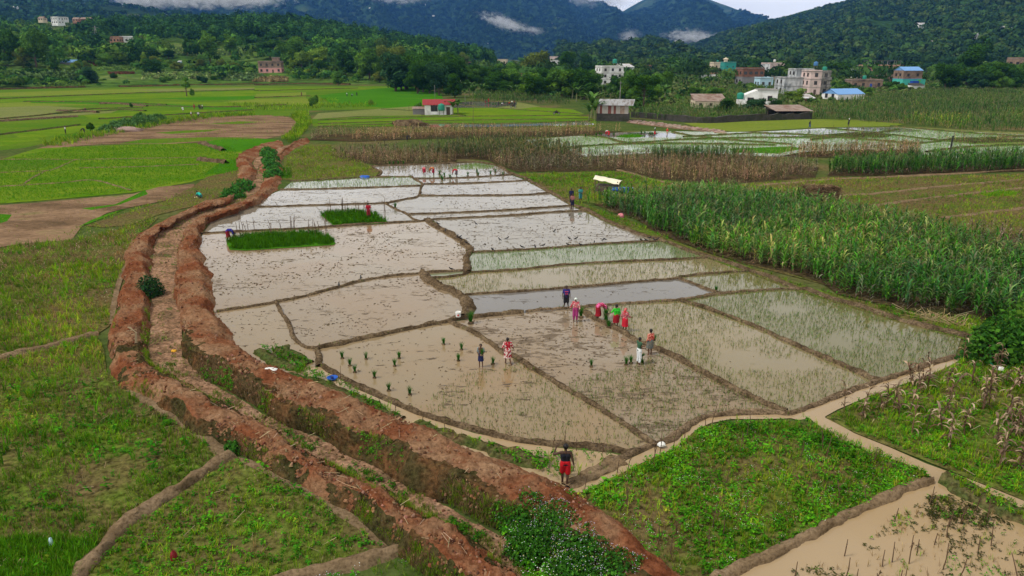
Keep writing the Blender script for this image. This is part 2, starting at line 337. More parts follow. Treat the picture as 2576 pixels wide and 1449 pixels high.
for pts in ([(195, 572), (230, 553), (270, 538), (320, 524), (280, 540), (230, 560)], [(205, 524), (290, 514), (365, 478), (372, 488), (300, 515), (230, 528)], [(-60, 555), (0, 538), (30, 540), (18, 556), (-60, 580)]):
    sheet('grass_strip', pts, F_deep, 'curving grass strip across the fallow field')
sheet('weedy_field', [(-600, 720), (0, 625), (60, 612), (190, 603), (330, 568), (400, 546), (345, 600), (318, 670), (290, 740), (275, 820), (245, 840), (125, 870), (0, 900), (-600, 1010)], E_weedb, 'weedy stubble field left of the canal mound')
sheet('weedy_field', [(-700, 1060), (0, 905), (125, 876), (245, 846), (262, 880), (268, 935), (330, 985), (430, 1045), (520, 1110), (565, 1150), (500, 1200), (375, 1280), (250, 1385), (205, 1440), (150, 1560), (-700, 1700)], E_weed, 'large weedy field at the lower left')
sheet('weedy_field', [(585, 1150), (640, 1166), (781, 1242), (869, 1295), (975, 1378), (894, 1420), (760, 1456), (500, 1600), (170, 1560), (215, 1450), (330, 1325), (470, 1230)], E_weed, 'weedy triangle between two clay bunds')
# --- right side
sheet('green_field', [(1290, 437), (1480, 432), (1560, 430), (1700, 462), (1720, 470), (1600, 500), (1500, 512), (1440, 505), (1380, 475)], E_weed, 'cabbage-green patch behind the people on the bund')
sheet('weedy_field', [(1850, 462), (2080, 445), (2300, 445), (2700, 432), (2900, 520), (2900, 720), (2600, 640), (2432, 610), (2300, 570), (2182, 545), (2069, 517), (1950, 500)], E_weedb, 'weedy plots between clay lines at the right')
for pts in ([(1900, 468), (2050, 455), (2150, 449), (2350, 440), (2576, 427), (2800, 415)], [(2110, 492), (2200, 488), (2350, 472), (2576, 452), (2800, 436)], [(2190, 518), (2280, 507), (2420, 490), (2576, 474), (2800, 455)], [(2370, 550), (2480, 535), (2600, 522)]):
    bund(pts, .9, .12, E_path, 'field_bund', 'pale clay line dividing the weedy plots')
bund([(1555, 428), (1590, 437), (1640, 452), (1705, 466)], .7, .12, E_path, 'field_bund', 'clay line behind the green patch')
sheet('grass_verge', [(1310, 440), (1440, 500), (1500, 525), (1600, 560), (1700, 607), (1790, 640), (1890, 672), (2000, 712), (2110, 742), (2300, 790), (2450, 800), (2520, 815), (2470, 868), (2419, 852), (2232, 802), (2082, 756), (2004, 733), (1788, 653), (1670, 611), (1538, 566), (1438, 518), (1325, 455)], E_weed, 'grassy verge under the maize')
sheet('maize_ground', [(1495, 512), (1600, 504), (1763, 490), (1932, 505), (2069, 520), (2182, 550), (2307, 576), (2432, 615), (2700, 660), (3000, 760), (2700, 850), (2500, 815), (2432, 799), (2207, 764), (2069, 714), (1875, 664), (1700, 606), (1600, 551), (1530, 530)], E_weedb, 'brown soil under the tall maize')
# far right green and flooded paddies
sheet('rice_field', [(775, 300), (1000, 290), (1400, 288), (1500, 300), (1500, 320), (1200, 316), (1000, 318), (790, 318)], F_rice, 'green paddies in front of the red-roofed hut')
sheet('rice_field', [(1120, 275), (1180, 262), (1290, 266), (1440, 275), (1480, 290), (1400, 298), (1150, 300)], F_bright, 'bright rice right of the red-roofed hut')
sheet('rice_field', [(975, 272), (1060, 266), (1060, 290), (900, 292), (785, 300), (800, 285)], F_dull, 'dull rice left of the red-roofed hut')
sheet('rice_field', [(1190, 258), (1290, 254), (1360, 268), (1300, 274), (1200, 268)], F_dull, 'muddy paddy where a crowd is planting')
sheet('paddy_water', [(1140, 259), (1190, 255), (1300, 257), (1300, 264), (1240, 271), (1140, 271)], W_slate, 'muddy paddy being planted beyond the hut')
sheet('paddy_water', [(1050, 312), (1180, 311), (1480, 305), (1500, 314), (1200, 320), (1040, 320)], W_plant2, 'thin flooded strip before the dry maize')
sheet('rice_field', [(800, 305), (1050, 297), (1480, 293), (1490, 297), (1050, 303), (800, 311)], F_bright, 'bright rice strip before the hut')
for pts in ([(800, 303), (1050, 295), (1490, 291)], [(800, 312), (1050, 305), (1490, 299)], [(800, 319), (1060, 311), (1250, 312), (1490, 305)], [(1140, 262), (1250, 272), (1400, 283), (1490, 290)], [(960, 275), (1050, 280), (1170, 292)]):
    bund(pts, .9, .2, E_bundg, 'field_bund', 'grassy bund between green paddies near the hut')
sheet('gravel_path', [(1585, 302), (1610, 306), (1750, 320), (1830, 331), (1800, 334), (1700, 324), (1600, 312), (1575, 308)], E_path, 'stony path running down from the tin shed')
sheet('rice_field', [(1720, 310), (1930, 302), (2060, 300), (2150, 302), (2280, 312), (2240, 318), (2080, 320), (1960, 326), (1850, 332), (1760, 322)], F_yel, 'bright yellow-green rice below the stone wall')
sheet('rice_field', [(2240, 316), (2420, 326), (2700, 340), (2700, 352), (2420, 340), (2260, 325)], F_dull, 'dull rice at the far right')
sheet('paddy_water', [(1470, 340), (1640, 330), (1900, 332), (2080, 322), (2250, 320), (2450, 332), (2700, 345), (2700, 402), (2400, 398), (2300, 385), (2000, 395), (1900, 392), (1700, 382), (1500, 392), (1400, 398), (1320, 352)], W_farmix, 'far flooded paddies with young rice')
sheet('paddy_water', [(1470, 340), (1560, 333), (1700, 334), (1700, 346), (1500, 345)], W_slate, 'far muddy paddy beside the oval seedbed')
sheet('paddy_water', [(1720, 352), (1900, 347), (2080, 346), (2170, 338), (2330, 352), (2300, 364), (1990, 364), (1830, 354)], W_farrice, 'greener far paddy')
sheet('paddy_water', [(1390, 376), (1550, 364), (1720, 362), (1830, 366), (1700, 380), (1500, 390), (1400, 396)], W_farrice, 'greener far paddy behind the mixed maize')
sheet('paddy_water', [(2330, 384), (2450, 371), (2700, 363), (2700, 400), (2420, 397)], W_farrice, 'greener far paddy at the right')
sheet('paddy_water', [(1900, 334), (2060, 324), (2150, 332), (2080, 345), (1950, 346)], W_far, 'pale far paddy mirroring the sky')
sheet('paddy_water', [(2120, 322), (2260, 320), (2330, 330), (2200, 335)], W_far, 'pale far paddy below the yellow rice')
sheet('rice_field', [(1830, 374), (1990, 368), (2020, 374), (1960, 386), (1850, 383)], F_deep, 'deep green rice corner among the flooded paddies')
sheet('rice_field', [(2380, 345), (2700, 350), (2700, 372), (2440, 362)], F_dull, 'dull green paddies at the far right')
for pts in ([(1460, 341), (1530, 348), (1580, 360), (1720, 352), (1900, 347), (2080, 346)], [(1690, 333), (1760, 345), (1830, 352), (1990, 364)], [(1380, 376), (1550, 364), (1720, 362), (1950, 366)], [(1900, 335), (2000, 338), (2110, 346), (2300, 362)], [(2080, 323), (2200, 335), (2330, 350), (2450, 362)], [(2040, 352), (2180, 338), (2260, 327)], [(2300, 362), (2450, 350), (2600, 344)], [(2330, 383), (2450, 370), (2700, 362)], [(1720, 345), (1900, 335)], [(2240, 318), (2420, 334), (2600, 345)]):
    bund(pts, 1.0, .25, E_bundg, 'field_bund', 'grassy bund between the far flooded paddies')
# --- the main block of flooded paddies
CELLS = [
 ([(802, 878), (1131, 810), (1296, 899), (1438, 989), (1588, 1080), (1640, 1118), (1613, 1135), (1538, 1132), (1388, 1117), (1288, 1107), (1194, 1082), (1044, 1035), (894, 970), (824, 927), (804, 918)], W_mud2, 'front flooded paddy dotted with seedling bundles'),
 ([(1131, 810), (1288, 789), (1463, 776), (1500, 807), (1613, 864), (1763, 934), (1888, 1002), (1977, 1041), (1863, 1041), (1788, 1047), (1750, 1060), (1718, 1083), (1650, 1122), (1588, 1080), (1438, 989), (1296, 899)], W_tramp, 'trampled muddy paddy where the planters stand'),
 ([(1463, 776), (1708, 757), (1813, 792), (1932, 838), (2082, 907), (2207, 959), (2132, 989), (2002, 1037), (1977, 1041), (1838, 977), (1650, 877), (1538, 823)], W_plant, 'long planted paddy right of the women'),
 ([(1718, 757), (1810, 739), (2004, 728), (2082, 749), (2232, 797), (2419, 846), (2402, 899), (2294, 934), (2207, 959), (2007, 872), (1863, 809)], W_olive, 'rightmost planted paddy beside the maize verge'),
 ([(1169, 744), (1288, 737), (1513, 719), (1710, 701), (1808, 739), (1708, 757), (1463, 776), (1288, 789), (1169, 802), (1176, 774)], W_slate, 'grey paddy behind the man in the blue jersey'),
 ([(1710, 701), (1813, 688), (1888, 683), (2004, 728), (1810, 739)], W_olive, 'small olive planted paddy'),
 ([(1089, 701), (1131, 698), (1186, 687), (1288, 680), (1563, 660), (1788, 649), (1888, 683), (1813, 688), (1710, 701), (1513, 719), (1288, 737), (1169, 744), (1106, 724)], W_plant, 'planted strip paddy'),
 ([(1179, 637), (1288, 632), (1488, 617), (1670, 608), (1788, 649), (1563, 660), (1288, 680), (1179, 687)], W_plant2, 'pale green planted strip paddy'),
 ([(1069, 687), (1169, 682), (1179, 687), (1131, 698), (1080, 702)], W_plant2, 'sliver of planted paddy'),
 ([(1089, 553), (1288, 543), (1468, 532), (1600, 587), (1670, 608), (1488, 617), (1288, 632), (1184, 634), (1144, 597)], W_far, 'bright paddy strewn with mud and birds'),
 ([(1029, 540), (1288, 528), (1438, 519), (1483, 532), (1288, 543), (1074, 555), (1054, 558)], W_far, 'narrow bright paddy'),
 ([(971, 514), (1054, 493), (1288, 492), (1383, 487), (1438, 519), (1288, 528), (1029, 540)], W_far, 'wide bright paddy'),
 ([(1059, 464), (1288, 457), (1320, 453), (1383, 487), (1288, 492), (1054, 493)], W_far, 'bright paddy below the bent planters'),
 ([(1044, 448), (1069, 450), (1288, 441), (1320, 453), (1288, 457), (1061, 464)], W_far, 'thin bright paddy'),
 ([(936, 419), (1094, 413), (1194, 409), (1244, 416), (1288, 437), (1169, 448), (1044, 449), (1034, 444), (954, 442), (961, 432)], W_far, 'farthest muddy paddy of the block'),
 ([(736, 456), (894, 448), (1034, 444), (1061, 464), (944, 472), (819, 476), (711, 477)], W_plant2, 'planted paddy beside the canal mound'),
 ([(711, 477), (944, 472), (1056, 468), (1054, 493), (971, 512), (844, 516), (644, 522), (625, 525), (655, 505), (690, 485)], W_far, 'bright paddy beside the canal mound'),
 ([(644, 522), (844, 516), (969, 512), (1054, 558), (894, 566), (744, 577), (512, 586), (530, 560), (590, 533), (620, 524)], W_far, 'bright paddy round the small seedbed'),
 ([(512, 586), (744, 577), (1054, 558), (1074, 555), (1174, 617), (1171, 645), (1174, 682), (1064, 690), (944, 702), (869, 718), (769, 747), (644, 771), (540, 785), (520, 740), (505, 680), (495, 620)], W_mud, 'large paddy round the long seedbed'),
 ([(869, 720), (944, 702), (1064, 690), (1094, 717), (1144, 737), (1176, 774), (1150, 802), (1019, 830), (802, 878), (769, 877), (739, 849), (709, 789), (694, 762), (769, 747)], W_mud, 'muddy paddy with trampled edges'),
 ([(540, 787), (694, 762), (709, 789), (739, 849), (769, 877), (802, 880), (804, 918), (740, 940), (680, 930), (630, 905), (575, 855), (545, 810)], W_mud2, 'silty corner paddy under the red mound')]
for pts, m, lb in CELLS: sheet('paddy_water', pts, m, lb, z=.03 + random.random() * .01)
sheet('rice_field', [(1129, 424), (1160, 416), (1194, 411), (1244, 417), (1236, 424), (1170, 426)], W_green, 'green planted triangle in the farthest paddy', z=.043)
sheet('paddy_water', [(1044, 446), (1100, 436), (1180, 440), (1169, 448)], W_plant2, 'green planted edge by the bent planters', z=.043)
sheet('ditch_water', [(690, 925), (804, 922), (894, 977), (1044, 1042), (1194, 1090), (1388, 1125), (1538, 1140), (1580, 1150), (1560, 1167), (1438, 1217), (1395, 1232), (1280, 1195), (1130, 1128), (1010, 1082), (880, 1025), (760, 975)], W_ditch, 'wet ditch strip between front bund and red mound', z=.028)
sheet('ditch_water', [(2420, 899), (2395, 920), (2332, 945), (2182, 998), (2107, 1030), (2075, 1048), (2150, 1090), (2240, 1126), (2330, 1166), (2432, 1203), (2507, 1232), (2700, 1310), (2700, 1345), (2500, 1258), (2400, 1222), (2362, 1205), (2345, 1200), (2257, 1166), (2160, 1130), (2080, 1090), (2030, 1062), (1990, 1052), (1932, 1054), (1838, 1054), (1788, 1064), (1752, 1080), (1725, 1105), (1690, 1130), (1613, 1165), (1538, 1203), (1463, 1240), (1425, 1235), (1480, 1205), (1560, 1165), (1640, 1128), (1705, 1090), (1745, 1064), (1788, 1050), (1863, 1045), (1932, 1043), (2002, 1040), (2057, 1022), (2132, 992), (2232, 957), (2369, 912)], W_ditch, 'irrigation ditch of pale muddy water', z=.024)
sheet('pond_water', [(2345, 1200), (2378, 1200), (2400, 1222), (2500, 1268), (2700, 1352), (2800, 1700), (1640, 1700), (1830, 1449), (1932, 1404), (2132, 1306), (2282, 1236), (2335, 1216)], W_ditch, 'flooded muddy corner field', z=.020)
sheet('weedy_field', [(1420, 1240), (1463, 1238), (1538, 1202), (1688, 1132), (1752, 1083), (1800, 1066), (1932, 1056), (2010, 1060), (2107, 1102), (2257, 1168), (2345, 1206), (2332, 1214), (2220, 1258), (2057, 1335), (1830, 1449), (1640, 1700), (1500, 1700), (1663, 1449), (1573, 1357), (1488, 1275)], E_weed, 'weedy flowering field in the middle foreground', z=.032)
sheet('weedy_field', [(2075, 1050), (2182, 998), (2332, 947), (2420, 905), (2450, 880), (2500, 820), (2750, 860), (2900, 1000), (2900, 1400), (2700, 1310), (2507, 1230), (2432, 1201), (2240, 1124), (2150, 1088)], E_weed, 'green field of withered maize stalks', z=.032)
# bunds of the block
B = [
 [(1255, 417), (1288, 437), (1325, 451), (1388, 487), (1438, 514), (1483, 532), (1538, 562), (1600, 587), (1670, 608), (1738, 636), (1788, 649), (1850, 668), (1888, 684), (1932, 697), (2004, 728), (2027, 728), (2082, 749), (2157, 772), (2232, 797), (2307, 818), (2369, 833), (2419, 846), (2454, 852)],
 [(2410, 897), (2369, 909), (2294, 934), (2232, 954), (2207, 959), (2182, 972), (2132, 989), (2057, 1019), (2002, 1037), (1977, 1042), (1932, 1040), (1863, 1041), (1788, 1047), (1750, 1060), (1718, 1083), (1688, 1105), (1650, 1122), (1613, 1135), (1575, 1150), (1538, 1167), (1488, 1195), (1438, 1217)],
 [(1613, 1137), (1588, 1141), (1538, 1132), (1463, 1122), (1388, 1117), (1288, 1107), (1194, 1082), (1119, 1060), (1044, 1035), (969, 1002), (894, 970), (857, 947), (824, 927), (804, 918)],
 [(800, 925), (804, 899), (801, 880), (869, 865), (944, 847), (1019, 830), (1094, 817), (1131, 810), (1150, 802), (1169, 800), (1194, 799), (1288, 789), (1318, 788)],
 [(1323, 786), (1363, 781), (1438, 777), (1463, 776), (1513, 770), (1638, 762), (1708, 757), (1763, 749), (1808, 741), (1932, 731), (2004, 728)],
 [(1131, 810), (1194, 839), (1231, 864), (1264, 889), (1296, 899), (1338, 927), (1388, 957), (1438, 989), (1488, 1017), (1538, 1049), (1588, 1080), (1638, 1114), (1655, 1122)],
 [(1460, 778), (1500, 805), (1538, 823), (1575, 842), (1613, 864), (1650, 877), (1713, 907), (1763, 934), (1838, 977), (1888, 1002), (1932, 1022), (1977, 1041)],
 [(1708, 757), (1763, 772), (1813, 792), (1863, 809), (1932, 838), (2007, 872), (2082, 907), (2157, 939), (2187, 954), (2212, 959)],
 [(1808, 740), (1763, 724), (1750, 717), (1710, 701), (1763, 692), (1813, 688), (1888, 683)],
 [(1710, 701), (1663, 706), (1588, 712), (1513, 719), (1413, 727), (1288, 737), (1219, 739), (1169, 744)],
 [(1186, 687), (1288, 681), (1438, 667), (1563, 660), (1688, 655), (1788, 649)],
 [(1181, 637), (1288, 632), (1388, 625), (1488, 617), (1588, 611), (1670, 608)],
 [(1179, 687), (1169, 692), (1131, 698), (1089, 701), (1075, 700)],
 [(1174, 682), (1119, 685), (1069, 687), (1044, 691), (994, 695), (944, 702), (894, 711), (869, 718), (769, 747), (694, 762), (644, 771), (600, 778), (545, 786)],
 [(694, 762), (709, 789), (727, 814), (739, 849), (756, 869), (769, 877), (801, 880)],
 [(1074, 555), (1054, 558), (969, 562), (894, 566), (819, 573), (744, 577), (644, 582), (600, 584), (505, 588)],
 [(1074, 555), (1089, 553), (1169, 549), (1288, 543), (1363, 537), (1438, 533), (1475, 532)],
 [(1029, 540), (1094, 538), (1194, 534), (1288, 529), (1388, 522), (1438, 518)],
 [(969, 512), (994, 527), (1019, 537), (1044, 554), (1060, 558)],
 [(969, 512), (944, 513), (844, 516), (744, 519), (644, 522), (618, 526)],
 [(971, 512), (1019, 502), (1050, 495), (1059, 474), (1061, 462), (1044, 452), (1034, 444)],
 [(1054, 493), (1119, 493), (1288, 492), (1383, 487)],
 [(1061, 464), (1144, 463), (1288, 457), (1325, 454)],
 [(1044, 449), (1069, 450), (1169, 448), (1288, 440)],
 [(1056, 468), (944, 472), (819, 476), (706, 478)],
 [(1040, 445), (969, 446), (894, 448), (794, 454), (730, 457)],
 [(930, 419), (1000, 416), (1094, 413), (1194, 408), (1250, 416)], [(932, 420), (950, 428), (961, 434), (952, 444)]]
BW = [x * .66 for x in (.85, .6, .6, .62, .5, .6, .62, .62, .5, .45, .45, .5, .45, .42, .45, .5, .45, .4, .45, .45, .6, .45, .4, .4, .5, .5, .5, .6)]
for i, pts in enumerate(B):
    bund(pts, BW[i], .2 if BW[i] > .4 else .16, E_bundw if i not in (1, 4) else E_bund, label='dark mud bund between flooded paddies')
bund([(1072, 553), (1106, 575), (1144, 597), (1174, 617), (1184, 632), (1172, 645), (1173, 662), (1174, 675), (1176, 687)], .65, .26, E_bundw, label='thick mud bund curving down to the planted strips')
bund([(1062, 688), (1074, 705), (1094, 717), (1106, 724), (1144, 737), (1169, 754), (1176, 774), (1171, 789), (1164, 802)], .78, .3, E_bundw, label='thick mud bund with a dark curved flank')
# outer bunds
bund([(-150, 945), (0, 901), (62, 885), (125, 872), (200, 850), (246, 839)], .5, .18, E_path, 'clay_bund', 'smooth clay bund at the left edge')
bund([(585, 1146), (512, 1192), (450, 1232), (375, 1277), (312, 1325), (250, 1382), (205, 1437), (185, 1480), (160, 1580)], .62, .24, E_path, 'clay_bund', 'smooth clay bund running to the lower left')
bund([(1052, 1372), (1030, 1380), (969, 1396), (894, 1417), (819, 1437), (740, 1462), (640, 1500)], .6, .26, E_path, 'clay_bund', 'clay bund ending at the red mound')
bund([(2345, 1214), (2332, 1216), (2282, 1231), (2220, 1260), (2132, 1302), (2057, 1337), (1982, 1377), (1932, 1402), (1863, 1426), (1815, 1452), (1740, 1500)], .46, .24, E_path, 'clay_bund', 'clay bund along the flooded corner')
bund([(2372, 1204), (2400, 1216), (2450, 1244), (2510, 1274), (2600, 1316), (2720, 1375)], 1.0, .3, E_bundg, 'grassy_bund', 'grassy ridge between ditch and flooded corner')
bund([(2018, 1062), (2070, 1094), (2150, 1134), (2250, 1174), (2325, 1204)], .6, .2, E_bundg, 'grassy_bund', 'grassy bank of the ditch beside the flowering field')
bund([(1560, 1160), (1500, 1190), (1450, 1214), (1425, 1228)], .75, .16, E_path, 'footpath', 'trodden clay path under the man in red shorts')
for pts in ([(720, 945), (780, 968), (860, 1000), (940, 1030), (1010, 1058)], [(1050, 1068), (1130, 1098), (1200, 1120), (1290, 1150), (1370, 1172)]):
    bund(pts, 1.0, .22, E_bundg, 'weedy_ridge', 'weedy mud ridge in the wet ditch strip', wob=.3)
for pts in ([(655, 885), (690, 905), (730, 925), (762, 930)], [(700, 880), (740, 902), (775, 918)]):
    bund(pts, .9, .2, E_bundg, 'weedy_ridge', 'weedy ridge in the silty corner paddy', wob=.3)
bund([(322, 975), (375, 1010), (430, 1042), (487, 1080), (530, 1112), (562, 1140)], .7, .05, E_path, 'footpath', 'muddy footpath at the foot of the left mound')
sheet('ditch_water', [(600, 1150), (650, 1160), (720, 1195), (800, 1240), (880, 1288), (960, 1342), (985, 1372), (960, 1378), (900, 1330), (800, 1268), (700, 1208), (610, 1165)], E_path, 'muddy runnel at the foot of the left mound')
sheet('ditch_water', [(320, 660), (312, 690), (300, 730), (292, 780), (290, 815), (275, 815), (278, 770), (290, 720), (302, 680)], E_path, 'pinkish muddy runnel left of the mound')
# --- the canal: bed between two mounds of dug red clay
ST = [
 [(640, 372), (655, 364), (700, 352), (716, 366), (738, 362), (748, 354), (770, 347), (782, 356)],
 [(594, 404), (600, 390), (622, 388), (640, 402), (655, 415), (696, 396), (704, 390), (714, 396)],
 [(600, 444), (612, 430), (634, 428), (646, 442), (662, 446), (690, 440), (702, 438), (712, 450)],
 [(584, 487), (583, 491), (580, 500), (577, 512), (650, 482), (655, 478), (664, 488), (676, 499)],
 [(541, 501), (540, 505), (536, 515), (532, 524), (597, 513), (600, 511), (606, 520), (614, 529)],
 [(497, 514), (495, 518), (486, 533), (480, 545), (496, 556), (500, 552), (514, 556), (527, 561)],
 [(342, 596), (348, 598), (380, 596), (400, 592), (455, 602), (459, 604), (488, 606), (504, 610)],
 [(317, 673), (323, 675), (362, 672), (382, 672), (444, 673), (449, 675), (500, 672), (523, 672)],
 [(290, 785), (297, 787), (354, 785), (376, 785), (454, 785), (461, 787), (520, 785), (547, 788)],
 [(278, 874), (290, 872), (348, 872), (375, 876), (468, 882), (479, 876), (570, 860), (599, 868)],
 [(300, 960), (335, 930), (372, 918), (384, 914), (505, 950), (575, 915), (648, 906), (664, 914)],
 [(400, 1018), (432, 992), (478, 983), (486, 978), (560, 978), (640, 966), (702, 938), (712, 934)],
 [(500, 1088), (535, 1058), (590, 1040), (599, 1035), (664, 1041), (735, 1018), (800, 974), (810, 970)],
 [(606, 1147), (645, 1112), (712, 1114), (722, 1109), (795, 1097), (858, 1070), (925, 1025), (936, 1021)],
 [(720, 1208), (762, 1170), (836, 1178), (847, 1172), (930, 1165), (988, 1112), (1062, 1083), (1074, 1079)],
 [(869, 1290), (905, 1245), (966, 1249), (978, 1243), (1060, 1237), (1122, 1188), (1206, 1152), (1218, 1148)],
 [(981, 1378), (1020, 1325), (1084, 1313), (1096, 1307), (1172, 1304), (1233, 1254), (1320, 1195), (1334, 1191)],
 [(1072, 1455), (1110, 1395), (1185, 1375), (1198, 1368), (1290, 1363), (1390, 1295), (1450, 1256), (1464, 1252)],
 [(1180, 1545), (1225, 1480), (1300, 1465), (1313, 1458), (1395, 1450), (1505, 1368), (1570, 1352), (1584, 1347)],
 [(1300, 1660), (1345, 1590), (1430, 1560), (1444, 1553), (1530, 1560), (1672, 1490), (1738, 1488), (1754, 1483)]]
HB = [.4, .4, .45, .5, .5, .5, .6, .65, .65, .6, .55, .55, .55, .6, .65, .7, .75, .8, .85, .85]
HR = [.4, .3, .3, .5, .55, .55, .6, .65, .75, .8, .85, .9, .95, 1, 1, 1, .95, .8, .7, .7]
prof = np.zeros((len(ST), 8, 3))
for i, s in enumerate(ST):
    zz = [0, HB[i], HB[i], .03, .03, HR[i], HR[i], 0]
    for j, (u, v) in enumerate(s): prof[i, j] = G(u, v, zz[j])
prof = np.concatenate([prof, prof[-1:] + 2.2 * (prof[-1:] - prof[-2:-1]), prof[-1:] + 5 * (prof[-1:] - prof[-2:-1])]); prof[-2:, :, 2] = prof[-3, :, 2]
rails = []
for j in range(8):
    n_ = 30; Q = np.vstack([2 * prof[0, j] - prof[1, j], prof[:, j], 2 * prof[-1, j] - prof[-2, j]]); o_ = []
    for i in range(1, len(Q) - 2):
        t = (np.arange(n_) / n_)[:, None]; a, b, c, d = Q[i - 1], Q[i], Q[i + 1], Q[i + 2]
        o_.append(.5 * (2 * b + (c - a) * t + (2 * a - 5 * b + 4 * c - d) * t ** 2 + (3 * b - a - 3 * c + d) * t ** 3))
    rails.append(np.vstack(o_))
rails = np.array(rails)                           # 8 x n x 3
def loft(idx, sub, name, mats, label, seed, amp, edge):
    """surface through some of the rails with clods and slumps pushed into it"""
    rows = []
    for a, b in zip(idx[:-1], idx[1:]):
        for k in range(sub):
            t = k / sub; rows.append(rails[a] * (1 - t) + rails[b] * t)
    rows.append(rails[idx[-1]]); V = np.array(rows); m, n = V.shape[:2]
    lo = V[:, :, 2].copy()
    mid = V[:, :, 2].copy()                       # round the profile
    for _ in range(2): mid[1:-1] = (mid[:-2] + 2 * mid[1:-1] + mid[2:]) / 4
    V[:, :, 2] = mid
    x, y = V[:, :, 0], V[:, :, 1]
    e = np.minimum(np.arange(m), np.arange(m)[::-1])[:, None] / (m / 2)
    env = np.clip(e * 3, 0, 1) if edge else np.ones((m, 1))
    V[:, :, 2] += env * amp * .8 * ((fbm(x * .7, y * .7, 4, seed) - .5) * 1.3 + (fbm(x * 4.2, y * 4.2, 3, seed + 3) - .5) * 1.0 + (vnoise(x * 11, y * 11, seed + 6) - .5) * .22)
    V[:, :, 0] += (fbm(x * .6, y * .6, 4, seed + 9) - .5) * amp * 2.2; V[:, :, 1] += (fbm(x * .6, y * .6, 4, seed + 19) - .5) * amp * 2.2
    if edge: V[0, :, 2] = V[-1, :, 2] = -.05
    i = np.arange(m - 1)[:, None] * n; j = np.arange(n - 1)[None]
    F = np.stack([i + j, i + n + j, i + n + j + 1, i + j + 1], -1).reshape(-1, 4)
    nm = len(mats); mi = np.zeros((m - 1, n - 1), int)
    if nm > 1:                                   # inner flank gets the weedy earth
        if mats[1] is E_slope and name.endswith('right'): pass
    o = MB().add(V.reshape(-1, 3), F, slope_pick(V, m, n, sub, idx) if nm > 1 else 0).build('earth_bank' if edge else 'canal_bed', mats, smooth=True)
    me = o.data
    if sum(p.normal.z for p in me.polygons) < 0: me.flip_normals()
    return tag(o, label, None, None, 'structure')
def slope_pick(V, m, n, sub, idx):
    r = np.arange(m - 1)[:, None] / sub; c = np.arange(n - 1)[None] / (n - 1)
    x = V[:-1, :-1, 0]; y = V[:-1, :-1, 1]; nz = fbm(x * .8, y * .8, 4, 77) + .5 * (fbm(x * 3, y * 3, 2, 5) - .5)
    if idx[0] == 4: k = (r < 1.15 + .5 * (nz - .5)) & (c > .40)      # inner flank of the right mound, near half
    else: k = ((r > 2.1) & (c > .45) & (nz > .52)) | ((r < .95) & (c > .52) & (nz > .42)) | ((c > .42) & (c < .5) & (nz > .5))
    return k.astype(int).ravel()
loft([0, 1, 2, 3], 13, 'earth_bank', [E_red, E_slope], 'left mound of dug red clay along the canal', 3, .42, True)
loft([4, 5, 6, 7], 13, 'earth_bank', [E_red, E_slope], 'right mound of dug red clay above the paddies', 8, .42, True)
loft([3, 4], 10, 'canal_bed', [E_bed], 'dry canal bed between the two red mounds', 5, .16, False)

# ---------------------------------------------------------------- plants
def strip(base, dirv, up, L, w, curve, n=3, tip=.15, twist=0.0):
    """a leaf blade: starts along up, bends over towards dirv"""
    P = []; p = np.array(base, float); a = 0.0; st = L / n
    side = np.cross(dirv, [0, 0, 1.0]); side /= np.linalg.norm(side) + 1e-9
    V = []
    for i in range(n + 1):
        f = i / n; ww = w * (1 if f < .5 else 1 - (f - .5) * 2 * (1 - tip)) * (.6 if i == 0 else 1)
        V += [p - side * ww / 2, p + side * ww / 2]
        ang = up + (curve) * f
        p = p + st * (np.array(dirv) * math.sin(ang) + np.array([0, 0, 1.0]) * math.cos(ang))
    F = [(2 * i, 2 * i + 1, 2 * i + 3, 2 * i + 2) for i in range(n)]
    return np.array(V), np.array(F)
def rdir():
    a = random.uniform(0, 2 * pi); return np.array([math.cos(a), math.sin(a), 0])
class Proto:
    def __init__(s): s.V = []; s.F = []; s.C = []; s.n = 0
    def add(s, V, F, c):
        s.V.append(V); s.F.append(np.asarray(F) + s.n); s.C.append(np.broadcast_to(np.asarray(c, float), (len(V), 3))); s.n += len(V)
    def done(s): return np.vstack(s.V), np.vstack(s.F), np.vstack(s.C)
def jit(c, a=.2): 
    k = 1 + random.uniform(-a, a); return tuple(x * k * (1 + random.uniform(-a, a) * .3) for x in c)
def p_grass(n=6, w=.06, spread=.25, cols=((1, 1, 1),), curve=(.3, 1.2)):
    p = Proto()
    for _ in range(n):
        d = rdir(); b = rdir() * random.uniform(0, spread) * .5
        V, F = strip(b, d, random.uniform(.05, .4), random.uniform(.6, 1.1), w, random.uniform(*curve), 2); p.add(V, F, jit(random.choice(cols)))
    return p.done()
